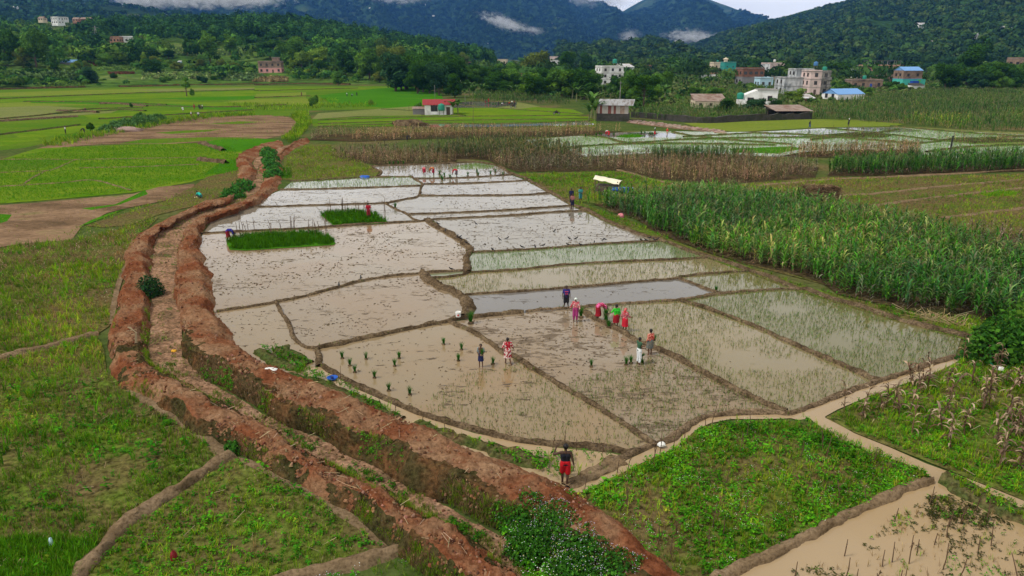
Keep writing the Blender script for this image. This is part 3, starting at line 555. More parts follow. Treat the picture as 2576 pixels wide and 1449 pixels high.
def p_weed(n=9, cols=((1, 1, 1),), tall=.7, size=.32, flower=None, nf=0):
    p = Proto()
    for i in range(n):
        d = rdir(); h = random.uniform(.15, 1) * tall; r = random.uniform(.05, .42) * (1.1 - .4 * h / tall)
        c = np.array([d[0] * r, d[1] * r, h]); s = size * random.uniform(.7, 1.3); t = random.uniform(-.7, .25)
        L = d * math.cos(t) + np.array([0, 0, math.sin(t)]); sd = np.cross(d, [0, 0, 1]) * .55
        sd = sd + np.array([0, 0, random.uniform(-.25, .25)])
        p.add(np.array([c - L * s * .5, c + sd * s * .5, c + L * s * .55, c - sd * s * .5]), [(0, 1, 2, 3)], jit(random.choice(cols), .3))
    for i in range(nf):
        d = rdir(); r = random.uniform(.05, .5); c = np.array([d[0] * r, d[1] * r, tall * random.uniform(.9, 1.15)]); s = .034 * random.uniform(.7, 1.4)
        a, b = rdir() * s, np.array([0, 0, s * .5]); q = np.cross(a, [0, 0, 1.0])
        p.add(np.array([c - a, c - q, c + a + b, c + q]), [(0, 1, 2, 3)], jit(flower, .15))
    return p.done()
def p_maize(leaves=10, n=3, green=((.022, .085, .02),), tassel=(.30, .235, .12), dry=0.0, tilt=.0):
    p = Proto(); lean = rdir() * random.uniform(0, .06 + tilt)
    def at(h): return np.array([lean[0] * h * h, lean[1] * h * h, h])
    for k in range(3):
        a = k * 2.09; o = np.array([math.cos(a), math.sin(a), 0]) * .006; q = np.array([math.cos(a + 2.09), math.sin(a + 2.09), 0]) * .006
        p.add(np.array([at(0) + o, at(0) + q, at(.85) + q * .5, at(.85) + o * .5]), [(0, 1, 2, 3)], jit((.10, .13, .04) if dry < .5 else (.24, .16, .08), .15))
    a0 = random.uniform(0, pi)
    for i in range(leaves):
        h = .12 + .72 * i / leaves + random.uniform(-.02, .02); a = a0 + (i % 2) * pi + random.uniform(-.5, .5); d = np.array([math.cos(a), math.sin(a), 0])
        isdry = random.random() < dry or (h < .28 and random.random() < .5)
        L = random.uniform(.28, .42) * (1.1 - .4 * abs(h - .5)); cur = random.uniform(1.3, 2.3) if not isdry else random.uniform(2.2, 3.0)
        V, F = strip(at(h), d, random.uniform(.25, .55) if not isdry else random.uniform(.6, 1.2), L * (.8 if isdry else 1), .055 if not isdry else .032, cur, n)
        p.add(V, F, jit(random.choice(((.38, .30, .19), (.24, .18, .115), (.16, .115, .07))), .3) if isdry else jit(random.choice(green), .25))
    if tassel:
        for k in range(5):
            V, F = strip(at(.84), rdir(), random.uniform(0, .4), random.uniform(.13, .19), .016, random.uniform(.1, .8), 1); p.add(V, F, jit(tassel, .2))
    return p.done()
def scatter(mb, protos, P, size, col=None, cjit=.18, sjit=.25, tilt=.12, zs=None):
    """place a copy of a random proto at every point of P (merged into mb)"""
    n = len(P)
    if n == 0: return
    which = R.integers(0, len(protos), n); size = np.broadcast_to(np.asarray(size, float), (n,))
    for k, (V, F, C) in enumerate(protos):
        s = np.where(which == k)[0]
        if len(s) == 0: continue
        a = R.uniform(0, 2 * pi, len(s)); ca, sa = np.cos(a), np.sin(a); sc = size[s] * (1 + R.uniform(-sjit, sjit, len(s)))
        x = (V[None, :, 0] * ca[:, None] - V[None, :, 1] * sa[:, None]); y = (V[None, :, 0] * sa[:, None] + V[None, :, 1] * ca[:, None]); z = np.broadcast_to(V[None, :, 2], x.shape)
        tx = R.normal(0, tilt, len(s))[:, None]; ty = R.normal(0, tilt, len(s))[:, None]
        hz = 1 + (R.uniform(-.2, .2, len(s)))[:, None]
        X = np.stack([x + z * tx, y + z * ty, z * hz], -1) * sc[:, None, None] + P[s][:, None]
        cc = C[None] * (1 + R.uniform(-cjit, cjit, (len(s), 1, 1))) * (1 + R.uniform(-cjit * .4, cjit * .4, (len(s), 1, 3)))
        if col is not None: cc = cc * (col[s][:, None] if np.ndim(col) == 2 else np.asarray(col))
        FF = (F[None] + (np.arange(len(s)) * len(V))[:, None, None]).reshape(-1, F.shape[1])
        mb.add(X.reshape(-1, 3), FF, 0, np.clip(cc.reshape(-1, 3), 0, 1))
def points(poly, dens, z=0.0, patch=None, d0=None, edge=None, vmax=1640):
    """random points in a picture-drawn field, thinned with distance beyond d0 metres"""
    Q = W(poly)[:, :2]; lo, hi = Q.min(0), Q.max(0); A = (hi - lo).prod(); n = int(A * dens)
    out = []
    for st in range(0, n, 400000):
        m = min(400000, n - st)
        P = np.column_stack([R.uniform(lo[0], hi[0], m), R.uniform(lo[1], hi[1], m)])
        if d0:
            d = np.hypot(P[:, 0], P[:, 1]); P = P[R.random(m) < np.minimum(1, (d0 / d) ** 1.5)]
        u, v = PX(np.column_stack([P, np.zeros(len(P))])); P = P[(u > -160) & (u < 2740) & (v < vmax)]
        P = P[inpoly(P, Q)]
        if patch: sc, thr, sd = patch; k = fbm(P[:, 0] * sc, P[:, 1] * sc, 3, sd); P = P[k + R.normal(0, .05, len(P)) > thr]
        out.append(P)
    P = np.vstack(out); return np.column_stack([P, np.full(len(P), z)])
def grow(d0, P, k=.45): return np.maximum(1, np.hypot(P[:, 0], P[:, 1]) / d0) ** k
GR = ((.125, .26, .01), (.20, .32, .014), (.08, .19, .009), (.27, .275, .055)); GRB = ((.09, .27, .008), (.13, .31, .012), (.065, .21, .008))
WD = ((.05, .205, .01), (.085, .27, .014), (.03, .14, .011)); 
pg = [p_grass(6, .06, .5, GR) for _ in range(5)]; pgt = [p_grass(7, .05, .3, GRB, (.2, .9)) for _ in range(4)]
pgd = [p_grass(4, .045, .5, ((.30, .22, .11), (.22, .15, .08), (.16, .115, .06)), (.2, 1.6)) for _ in range(4)]
pw = [p_weed(9, WD) for _ in range(6)]; pwf = [p_weed(12, WD, .8, .26, (.74, .72, .84), 3) for _ in range(5)]
pwy = [p_weed(9, ((.14, .22, .02), (.20, .25, .03)), .7, .3) for _ in range(3)]
def mass(name, label, mat): return lambda mb: tag(mb.build(name, mat), label, None, None, 'stuff')
def weeds(label, poly, specs, name='weed', z=.0):
    mb = MB()
    for protos, dens, size, patch, d0 in specs:
        P = points(poly, dens, z, patch, d0)
        if len(P) == 0: continue
        k = np.clip((fbm(P[:, 0] * .22, P[:, 1] * .22, 4, 55) - .5) * 3.2 + .5, 0, 1)[:, None]; k2 = np.clip((fbm(P[:, 0] * 1.1, P[:, 1] * 1.1, 3, 56) - .5) * 3 + .5, 0, 1)[:, None]
        tint = (np.array([[.8, .88, .85]]) * (1 - k) + np.array([[1.32, 1.22, .9]]) * k) * (.76 + .6 * k2)
        scatter(mb, protos, P, size * (grow(d0, P) if d0 else 1), tint, sjit=.4)
    if mb.n: tag(mb.build(name, L_grass), label, None, None, 'stuff')
L1 = [(-700, 1060), (0, 908), (125, 880), (245, 850), (258, 885), (262, 935), (318, 985), (425, 1052), (510, 1115), (548, 1150), (500, 1190), (370, 1272), (240, 1380), (200, 1430), (140, 1640), (-900, 1700)]
weeds('dense low weeds and grass of the large lower-left field', L1, [(pg, 38, .27, (.4, .40, 1), 26), (pgt, 9, .34, (.6, .52, 12), 26), (pw, 11, .27, (.45, .5, 2), 26), (pgd, 20, .27, (.35, .44, 3), 26), (pwy, 3, .3, (.7, .56, 6), 26), (pw, 1.2, .5, (.8, .5, 160), None), (pgt, 1.0, .6, (.5, .5, 161), None)])
L2 = [(-600, 720), (0, 628), (60, 616), (190, 606), (330, 570), (396, 550), (345, 600), (312, 670), (286, 740), (272, 818), (240, 838), (125, 868), (0, 896), (-600, 1000)]
weeds('grass and stubble of the field left of the mound', L2, [(pg, 22, .33, (.2, .40, 4), 40), (pgt, 6, .36, (.25, .5, 164), 40), (pgd, 9, .34, (.15, .44, 5), 40), (pw, 5, .3, (.3, .52, 7), 40)])
L3 = [(590, 1158), (640, 1172), (781, 1248), (865, 1300), (965, 1382), (880, 1424), (750, 1460), (640, 1500), (500, 1640), (200, 1640), (225, 1440), (335, 1325), (475, 1232)]
weeds('weeds of the triangle between the clay bunds', L3, [(pg, 30, .24, (.5, .40, 8), None), (pw, 26, .25, (.4, .42, 9), None), (pgd, 7, .24, (.4, .5, 10), None), (pwy, 3, .24, (.5, .5, 11), None), (pw, 1.6, .45, (.8, .48, 163), None)])
weeds('flowering weeds at the foot of the lowest clay bund', [(900, 1440), (1000, 1405), (1075, 1395), (1110, 1449), (1200, 1560), (1100, 1640), (700, 1640), (760, 1480)], [(pwf, 30, .3, (.5, .4, 12), None), (pg, 20, .25, None, None)])
FW = [(1480, 1235), (1538, 1205), (1688, 1135), (1752, 1088), (1800, 1072), (1932, 1062), (2005, 1066), (2100, 1106), (2250, 1172), (2335, 1206), (2322, 1212), (2205, 1262), (2045, 1340), (1822, 1449), (1640, 1640), (1560, 1640), (1663, 1449), (1580, 1357), (1500, 1275), (1440, 1245)]
weeds('low flowering weeds filling the middle foreground field', FW, [(pwf, 9, .27, (.4, .52, 14), 26), (pw, 34, .30, (.45, .45, 15), 26), (pg, 22, .25, (.4, .42, 16), 26), (pwy, 3, .24, (.6, .5, 17), 26), (pw, 2.0, .5, (.8, .5, 162), None), (pgd, 16, .25, (.4, .44, 18), 26)])
weeds('dense green weeds along the edge of the ditch', [(1480, 1235), (1538, 1205), (1688, 1135), (1752, 1088), (1800, 1072), (1932, 1060), (2005, 1064), (2100, 1104), (2250, 1170), (2335, 1206), (2240, 1230), (2130, 1165), (2000, 1100), (1850, 1095), (1700, 1180), (1560, 1260), (1500, 1270)], [(pw, 26, .32, (.8, .36, 24), None), (pg, 14, .3, None, None)])
FD = [(2085, 1054), (2182, 1002), (2332, 950), (2425, 910), (2455, 885), (2505, 830), (2750, 870), (2900, 1000), (2900, 1380), (2700, 1300), (2510, 1222), (2432, 1194), (2245, 1116), (2155, 1082)]
weeds('green undergrowth below the withered maize', FD, [(pg, 26, .28, (.4, .36, 20), 28), (pw, 26, .27, (.4, .40, 21), 28), (pgt, 10, .28, (.3, .5, 22), 28), (pgd, 3, .28, (.4, .5, 23), 28)])
weeds('grass on the bank of the ditch beside the flowering field', [(2015, 1056), (2070, 1084), (2150, 1124), (2250, 1164), (2336, 1204), (2322, 1214), (2245, 1186), (2140, 1144), (2055, 1102)], [(pg, 34, .26, None, None), (pw, 26, .28, None, None)], z=.16)
weeds('grass hanging over the ditch from the maize stalk field', [(2085, 1053), (2160, 1089), (2250, 1123), (2440, 1199), (2600, 1262), (2600, 1250), (2450, 1188), (2255, 1110), (2165, 1076)], [(pg, 30, .26, None, None), (pw, 18, .26, None, None)], z=.02)
weeds('grass and creepers of the verge under the maize', [(1330, 450), (1440, 502), (1500, 528), (1600, 562), (1700, 608), (1790, 642), (1890, 674), (2000, 714), (2110, 744), (2300, 792), (2450, 802), (2520, 815), (2470, 868), (2425, 846), (2307, 810), (2232, 788), (2157, 762), (2082, 740), (2004, 719), (1932, 690), (1850, 660), (1670, 600), (1538, 556), (1438, 508), (1330, 447)], [(pg, 16, .28, (.4, .42, 25), 40), (pw, 8, .3, (.4, .46, 26), 40), (pgt, 10, .28, (.25, .5, 27), 40)])
weeds('thin grass of the fallow strip along the canal', [(484, 470), (520, 445), (612, 425), (630, 446), (585, 482), (500, 515), (400, 540), (330, 565), (200, 590), (150, 600), (215, 560), (300, 535), (420, 500)], [(pg, 3.5, .3, (.15, .40, 130), None), (pgd, 2.5, .28, (.2, .42, 131), None)])
weeds('straw and sprouts on the fallow field', [(-300, 560), (0, 520), (335, 492), (490, 464), (440, 500), (270, 535), (190, 595), (0, 620), (-300, 670)], [(pgd, 2.2, .22, (.2, .45, 132), None), (pg, 1.0, .22, (.15, .52, 133), None)])
weeds('straw and sprouts on the ploughed terraces', [(90, 374), (190, 348), (330, 322), (470, 297), (700, 289), (745, 300), (735, 335), (655, 352), (420, 362), (150, 372)], [(pgd, .7, .35, (.1, .45, 134), None), (pg, .5, .35, (.08, .52, 135), None)])
weeds('leafy crop patch behind the people on the bund', [(1300, 440), (1480, 436), (1560, 434), (1690, 462), (1600, 494), (1500, 508), (1440, 500), (1380, 472)], [(pw, 6, .42, (.12, .44, 28), None), (pg, 4, .4, None, None), (pgd, 2, .36, (.2, .5, 29), None)])
weeds('thin weeds of the plots at the right', [(1860, 468), (2080, 450), (2300, 448), (2700, 436), (2850, 520), (2850, 690), (2600, 634), (2432, 606), (2300, 566), (2182, 540), (2069, 514)], [(pg, 4, .34, (.1, .4, 30), None), (pgd, 3, .34, (.12, .46, 31), None), (pw, 1.5, .36, (.2, .5, 32), None)])
for poly, lb in (([(690, 930), (760, 952), (880, 1004), (1010, 1060), (1000, 1048), (890, 985), (800, 935)], 'weeds on the ridge beside the blue basin'), ([(1040, 1062), (1190, 1110), (1330, 1150), (1400, 1172), (1380, 1180), (1250, 1150), (1100, 1094)], 'weeds on the ridge in the wet strip'), ([(1250, 1150), (1330, 1140), (1450, 1142), (1550, 1150), (1500, 1185), (1450, 1205), (1395, 1212), (1330, 1180)], 'leafy weeds round the man in red shorts'), ([(655, 880), (700, 880), (785, 918), (775, 935), (720, 925)], 'weeds of the silty corner paddy')):
    weeds(lb, poly, [(pw, 20, .32, (.7, .36, 33), None), (pg, 16, .28, (.6, .36, 34), None)], z=.12)
# grass growing on the canal bed and slopes
def on_rails(a, b, i0, i1, n, t0=0.0, t1=1.0, patch=None, dz=0.0):
    i = R.uniform(i0 * 30, min(i1 * 30, rails.shape[1] - 2), n); t = R.uniform(t0, t1, n); k = i.astype(int); f = (i - k)[:, None]
    A = rails[a, k] * (1 - f) + rails[a, k + 1] * f; Bq = rails[b, k] * (1 - f) + rails[b, k + 1] * f; P = A * (1 - t[:, None]) + Bq * t[:, None]
    if patch: sc, thr, sd = patch; P = P[fbm(P[:, 0] * sc, P[:, 1] * sc, 3, sd) > thr]
    u, v = PX(P); P = P[(v < 1640) & (u > -100)]; P[:, 2] += dz; return P
mb = MB()
scatter(mb, pg, on_rails(3, 4, 1, 19, 2600, 0, 1, (.5, .54, 41)), .17); scatter(mb, pgd, on_rails(3, 4, 1, 19, 1500, 0, 1, (.5, .52, 42)), .17)
scatter(mb, pw, on_rails(3, 4, 8, 19, 700, .0, .6, (.7, .54, 43)), .26, (.7, .75, .8)); scatter(mb, pg, on_rails(3, 4, 8, 19, 900, .0, .5, (.6, .52, 44)), .2, (.75, .75, .8))
tag(mb.build('canal_weed', L_grass), 'patchy grass on the dry canal bed', None, None, 'stuff')
mb = MB()
scatter(mb, pgd, on_rails(4, 5, 9, 17, 2600, .15, 1.0, (.5, .42, 45), -.05), .26); scatter(mb, pg, on_rails(4, 5, 9, 17, 1300, .1, 1.0, (.6, .5, 46), -.05), .24); scatter(mb, pw, on_rails(4, 5, 9, 17, 700, .1, .9, (.6, .5, 47), -.05), .3)
tag(mb.build('slope_weed', L_grass), 'brown and green weeds on the inner flank of the right mound', None, None, 'stuff')
mb = MB()
scatter(mb, pg, on_rails(0, 1, 8, 18, 1500, .1, .8, (.6, .5, 48), -.08), .24); scatter(mb, pgd, on_rails(0, 1, 9, 18, 2400, .1, .8, (.6, .45, 49), -.08), .24); scatter(mb, pg, on_rails(2, 3, 7, 18, 1600, .3, 1, (.5, .45, 50), -.05), .22)
tag(mb.build('slope_weed', L_grass), 'tufts on the flanks of the left mound', None, None, 'stuff')
# clods on the mounds
mb = MB(); pcl = []
for _ in range(6):
    p = Proto(); n = 6; a = np.arange(n) * 2 * pi / n; r_ = np.array([random.uniform(.6, 1.1) for _ in range(n)])
    lo_ = np.column_stack([np.cos(a) * r_, np.sin(a) * r_, np.full(n, -.35)]); hi_ = lo_ * np.array([.6, .6, 0]) + np.column_stack([np.zeros(n), np.zeros(n), [random.uniform(.3, .7) for _ in range(n)]])
    p.add(np.vstack([lo_, hi_]), [(i, (i + 1) % n, n + (i + 1) % n, n + i) for i in range(n)] + [(n, n + 1, n + 2, n + 5), (n + 2, n + 3, n + 4, n + 5)], jit((1, 1, 1), .1)); pcl.append(p.done())
def clods(a, b, i0, i1, n, t0, t1, cols, s=.036):
    P = on_rails(a, b, i0, i1, n, t0, t1, None, .0); c = np.array(cols)[R.integers(0, len(cols), len(P))]
    P = P[R.random(len(P)) < .5]; c = c[:len(P)]; scatter(mb, pcl, P, s * (R.random(len(P)) ** 2 * 1.8 + .4), c, cjit=.3, sjit=.4, tilt=.3)
RC = ((.20, .085, .045), (.16, .06, .032), (.28, .16, .10), (.10, .05, .03), (.24, .13, .075))
for a_, b_ in ((1, 2), (5, 6)): clods(a_, b_, 2, 18, 4200, 0, 1, RC)
for a_, b_ in ((0, 1), (2, 3), (4, 5), (6, 7)): clods(a_, b_, 3, 18, 2200, .35, 1, RC)
clods(3, 4, 3, 18, 1500, 0, 1, ((.15, .10, .055), (.23, .14, .08)), .045)
tag(mb.build('clod', leafy('clay_clods', .95, 0, .05)), 'crumbs and clods of red clay on the two mounds', None, None, 'stuff')
# straws lying about
mb = MB()
def straw(P, Lr=(.25, .7), r=.012, c=(.5, .4, .25)):
    for p in P:
        a = random.uniform(0, pi); L = random.uniform(*Lr); d = np.array([math.cos(a), math.sin(a), random.uniform(-.05, .35)]) * L
        mb.tube([p, p + d], r, 3, 0, jit(c, .35), False)
straw(on_rails(1, 2, 8, 18, 38, 0, 1, None, .06), (.2, .6), .009); straw(on_rails(5, 6, 10, 16, 22, 0, 1, None, .06), (.2, .6), .009); straw(on_rails(3, 4, 8, 18, 16, 0, 1, None, .06), (.2, .5), .009)
straw(points(L1, .25, .1), (.15, .5), .008, (.42, .34, .2)); straw(points(L3, .4, .1), (.15, .5), .008, (.42, .34, .2)); straw(points(FD, .3, .1)); straw(points([(2250, 775), (2440, 800), (2470, 840), (2400, 826), (2300, 800)], 2, .05), (.5, 1.2))
straw(points([(2290, 792), (2380, 795), (2425, 815), (2420, 828), (2330, 810)], 22, .08), (.5, 1.1), .016, (.42, .32, .18))
tag(mb.build('straw', L_dry), 'dry maize straws lying on mounds and fields', None, None, 'stuff')
# standing stubble at the left
mb = MB()
sp = [p_maize(4, 2, ((.1, .13, .04),), None, 1.0, .1) for _ in range(5)]
scatter(mb, sp, points([(-300, 690), (0, 640), (190, 612), (330, 575), (390, 555), (338, 610), (305, 680), (200, 670), (0, 720), (-300, 800)], 1.1, 0), .95, (1.1, 1.05, 1.0), tilt=.2)
scatter(mb, sp, points([(-300, 800), (0, 720), (200, 680), (300, 690), (275, 800), (0, 880), (-300, 960)], .35, 0), .8, tilt=.25)
scatter(mb, sp, points(L1, .5, 0), .62, (.8, .75, .7), tilt=.25); scatter(mb, sp, points(L3, .5, 0), .55, (.8, .75, .7), tilt=.25)
scatter(mb, sp, points([(720, 440), (740, 395), (800, 372), (860, 370), (950, 425), (900, 440), (770, 452)], .5, 0), .9, tilt=.2)
tag(mb.build('stubble', L_dry), 'thin standing maize stubble in the left fields', None, None, 'stuff')
weeds('rough grass beside the canal head', [(715, 450), (722, 400), (760, 372), (830, 368), (862, 385), (950, 430), (900, 444), (770, 452)], [(pg, 5, .4, (.15, .4, 51), None), (pgd, 2, .4, (.2, .48, 52), None)])
sheet('weedy_field', [(712, 452), (715, 400), (750, 365), (830, 362), (870, 385), (955, 430), (945, 444), (800, 455)], E_weed, 'rough grassy field at the canal head')
# --- rice on the bright terraces
for poly, dens, sz, lb, pr in (
 ([(-300, 420), (0, 404), (160, 372), (300, 366), (510, 362), (590, 372), (600, 398), (600, 430), (500, 450), (335, 482), (100, 503), (-300, 520)], 11, .24, 'young rice of the bright terraces', pgt),
 ([(0, 1362), (120, 1356), (244, 1366), (236, 1395), (200, 1430), (180, 1500), (140, 1640), (-300, 1640), (-300, 1380)], 110, .36, 'lush green seedbed in the lower left corner', pgt)):
    mb = MB(); P = points(poly, dens, 0); scatter(mb, pr, P, sz, cjit=.25); tag(mb.build('rice_seedling', L_grass), lb, None, None, 'stuff')
sheet('seedbed_soil', [(-300, 1362), (120, 1352), (246, 1364), (236, 1400), (196, 1436), (170, 1540), (-400, 1640)], F_deep, 'soil of the lower left seedbed')
def seedbed(poly, z, h, dens, lb, col=(1, 1, 1), soil=F_deep):
    Q = [tuple(p) for p in poly]; sheet('seedbed_soil', Q, soil, 'raised soil under the ' + lb, z=z + .02)
    mb = MB(); P = points(Q, dens, z, (1.1, .30, 180)); scatter(mb, [p_grass(7, .055, .6, GRB, (.1, .6)) for _ in range(4)], P, h, col, cjit=.3, sjit=.42); tag(mb.build('seedbed', L_grass), lb, None, None, 'stuff')
seedbed([(578, 628), (570, 612), (590, 597), (640, 592), (720, 588), (796, 587), (826, 597), (845, 612), (838, 616), (740, 622), (620, 630)], .05, .40, 60, 'long dense rice seedbed in the large paddy', (.55, .62, .6))
seedbed([(806, 540), (840, 534), (900, 532), (945, 540), (975, 557), (965, 562), (900, 564), (850, 568), (838, 566)], .05, .38, 50, 'smaller dense rice seedbed round the man in red', (.58, .65, .6))
seedbed([(706, 450), (706, 424), (732, 424), (735, 450)], .02, .3, 25, 'small square bright seedbed beside the canal', (.7, .85, .7))
seedbed([(1548, 344), (1570, 339), (1600, 338), (1622, 341), (1610, 345), (1575, 346)], .05, .3, 8, 'oval green seedbed in the far muddy paddy', (.8, .9, .8))
seedbed([(2460, 489), (2500, 480), (2560, 482), (2556, 492), (2490, 495)], .02, .3, 12, 'bright grassy seedbed on a clay line', (1.1, 1.1, 1), F_bright)
# --- transplanted seedlings in the paddies
SG = ((.22, .27, .07), (.14, .20, .05), (.29, .30, .11), (.09, .13, .04))
psd = [p_grass(3, .07, .3, SG, (.1, .9)) for _ in range(9)]
def planted(poly, dens, sz, lb, col=(1, 1, 1)):
    mb = MB(); P = points(poly, dens * 3.4, .02, (.35, .30, 60)); scatter(mb, psd, P, sz * .6, col, cjit=.4, tilt=.14); tag(mb.build('rice_seedling', L_grass), lb, None, None, 'stuff')
planted([(1270, 925), (1296, 905), (1438, 993), (1588, 1084), (1630, 1116), (1600, 1130), (1460, 1118), (1288, 1103), (1194, 1078), (1070, 1035), (1090, 1000), (1160, 945)], 14, .27, 'thin seedlings in the front paddy')
planted([(1425, 975), (1440, 955), (1560, 930), (1660, 895), (1763, 938), (1888, 1006), (1960, 1038), (1863, 1036), (1788, 1042), (1750, 1055), (1718, 1078), (1650, 1116), (1588, 1076)], 18, .27, 'thin seedlings in the trampled paddy', (.75, .9, .7))
planted(CELLS[2][0], 16, .28, 'thin seedlings in the long paddy'); planted(CELLS[3][0], 16, .28, 'thin seedlings in the rightmost paddy', (.8, 1, .9))
planted(CELLS[5][0], 9, .3, 'seedlings in the small olive paddy'); planted(CELLS[6][0], 9, .3, 'seedlings in the planted strip'); planted(CELLS[7][0], 8, .3, 'seedlings in the pale green strip', (.7, 1.1, .9))
planted(CELLS[15][0], 3.5, .4, 'seedlings in the paddy by the canal mound', (.8, 1.1, .9)); planted([(1129, 424), (1160, 416), (1194, 411), (1244, 417), (1236, 424), (1170, 426)], 4, .4, 'seedlings in the farthest green triangle', (.8, 1.2, .9))
planted([(1480, 345), (1640, 352), (1900, 336), (2080, 326), (2250, 324), (2450, 336), (2600, 345), (2600, 396), (2300, 383), (2000, 392), (1900, 390), (1700, 380), (1500, 390), (1400, 396), (1330, 356)], 1.3, .6, 'young rice in the far flooded paddies', (.75, 1.3, .6))
# --- mud clods and floating litter on the puddled fields
mb = MB()
def litter(poly, dens, sz, patch, z=.045):
    P = points(poly, dens, z, patch)
    for c in range(3):
        pass
    protos = []
    for _ in range(6):
        p = Proto(); n = 6; a = np.arange(n) * 2 * pi / n; r = np.array([random.uniform(.5, 1) for _ in range(n)])
        V = np.column_stack([np.cos(a) * r, np.sin(a) * r * random.uniform(.2, .5), np.zeros(n)]); V = np.vstack([V, [[0, 0, random.uniform(.15, .3)]]])
        F = [(i, (i + 1) % n, n, n) for i in range(n)]; p.add(V, [(i, (i + 1) % n, n) for i in range(n)], jit((.085, .06, .038), .4)); protos.append(p.done())
    scatter(mb, protos, P, sz, cjit=.35, sjit=.7, tilt=.05)
for i, d, s, pt in ((0, 4.5, .07, (.8, .47, 70)), (1, 11, .075, (.7, .42, 71)), (4, 1.2, .07, (.6, .5, 72)), (9, 3.5, .10, (.35, .44, 73)), (10, 4, .10, None), (11, 2.6, .10, (.3, .42, 74)), (12, 2, .11, (.3, .42, 75)), (13, 2, .11, None), (14, 1.6, .12, (.3, .46, 76)), (16, 1.6, .11, (.3, .44, 77)), (17, 1.4, .10, (.3, .46, 78)), (18, 8, .09, (.45, .49, 79)), (19, 12, .08, (.6, .49, 80)), (20, 6, .08, (.7, .48, 81)), (9, 6, .07, (.6, .5, 83)), (16, 3, .08, (.5, .5, 84)), (17, 3, .08, (.5, .5, 85)), (2, 1, .06, (.5, .5, 82))):
    litter(CELLS[i][0], d, s, pt)
tag(mb.build('mud_litter', leafy('mud_clods', .9, 0, .1)), 'small mud clods and rotting straw floating on the puddled paddies', None, None, 'stuff')
# --- maize fields
MG = ((.075, .25, .018), (.105, .31, .024), (.045, .17, .02), (.19, .33, .04), (.07, .23, .02)); MB_ = ((.05, .17, .04), (.08, .22, .05), (.20, .28, .12))
def maize(poly, dens, h, protos, lb, mat=None, col=(1, 1, 1), name='maize_crop', patch=None, sj=.16):
    if mat is L_dry or dens > 2: sheet('maize_soil', poly, E_maize, 'soil under the ' + lb)
    mb = MB(); P = points(poly, dens, 0, patch)
    k = np.clip((fbm(P[:, 0] * .045, P[:, 1] * .09, 4, 91) - .5) * 3 + .5, 0, 1)[:, None]; col = np.array(col) * (np.array([[.68, .76, .8]]) * (1 - k) + np.array([[1.35, 1.2, 1.05]]) * k)
    if len(P): scatter(mb, protos, P, h, col, cjit=.42, sjit=sj, tilt=.08); tag(mb.build(name, mat or L_corn), lb, None, None, 'stuff')
pm = [p_maize(11, 3, MG) for _ in range(6)] + [p_maize(10, 3, MB_) for _ in range(3)]
pml = [p_maize(8, 2, ((.06, .16, .02), (.085, .19, .026), (.04, .115, .018)), (.32, .30, .12), .08) for _ in range(5)]
pmd = [p_maize(9, 2, ((.08, .11, .03), (.28, .22, .13)), (.34, .27, .17), .75, .04) for _ in range(6)]
pmx = [p_maize(9, 2, ((.05, .10, .025), (.09, .12, .035)), (.32, .26, .13), .35, .04) for _ in range(5)]
C1 = [(1495, 514), (1600, 510), (1763, 498), (1863, 499), (1932, 514), (2069, 527), (2182, 556), (2307, 582), (2432, 622), (2650, 668), (2950, 760), (2700, 840), (2500, 812), (2432, 797), (2307, 784), (2207, 762), (2107, 739), (2069, 712), (1969, 682), (1875, 662), (1788, 637), (1700, 604), (1643, 582), (1600, 549), (1540, 530)]
maize(C1, 6.2, 1.68, pm + pm[:2] + [p_maize(9, 3, ((.16, .28, .05), (.26, .30, .10)), (.36, .28, .15), .25, .15) for _ in range(2)], 'tall green maize field right of the paddies', sj=.3, patch=(.35, .26, 140))
maize([(1470, 520), (1500, 500), (1640, 492), (1800, 486), (1900, 490), (1760, 520), (1620, 560), (1545, 542)], .9, 1.7, pm, 'loose outer maize plants round the tall field', sj=.35)
maize([(1580, 555), (1660, 592), (1720, 618), (1800, 648), (1900, 677), (2000, 702), (2120, 750), (2220, 774), (2320, 794), (2440, 806), (2440, 790), (2200, 755), (2060, 705), (1870, 655), (1690, 598), (1600, 545)], .5, 1.3, pm + pmd[:2], 'straggling maize plants along the verge', sj=.4)
maize([(1210, 396), (1320, 398), (1440, 400), (1640, 398), (1800, 405), (1960, 412), (2060, 420), (2050, 447), (1850, 462), (1760, 458), (1640, 448), (1560, 428), (1480, 430), (1300, 432)], 3.2, 1.5, pmd, 'brown drying maize belt before the green patch', L_dry, sj=.35, patch=(.25, .30, 170))
maize([(1640, 392), (1760, 385), (1890, 391), (1900, 404), (1800, 408), (1640, 404)], 3, 1.7, pml, 'green maize strip behind the drying belt')
maize([(1060, 398), (1160, 372), (1300, 366), (1400, 372), (1470, 392), (1440, 405), (1320, 412), (1200, 400)], 2.4, 1.8, pmx, 'mixed green and brown maize patch')
maize([(835, 392), (870, 383), (960, 378), (1080, 380), (1140, 392), (1150, 404), (1130, 412), (960, 415), (860, 402)], 3.4, 1.4, pmd, 'dry maize plot beside the canal head', L_dry, sj=.35, patch=(.25, .32, 171))
maize([(778, 352), (800, 338), (1000, 333), (1290, 330), (1500, 328), (1570, 330), (1480, 341), (1300, 345), (1040, 350), (900, 356)], 2.2, 1.5, pmd, 'long brown maize belt before the green paddies', L_dry, sj=.35, patch=(.2, .32, 172))
maize([(1060, 362), (1300, 349), (1460, 344), (1320, 362), (1200, 372)], .9, 1.6, pmx, 'scrubby maize behind the mixed patch')
maize([(2080, 442), (2250, 442), (2400, 436), (2800, 424), (2800, 402), (2576, 404), (2400, 406), (2100, 424)], 2.8, 2.2, pm[:3] + pml[:3], 'dense green maize strip at the right')
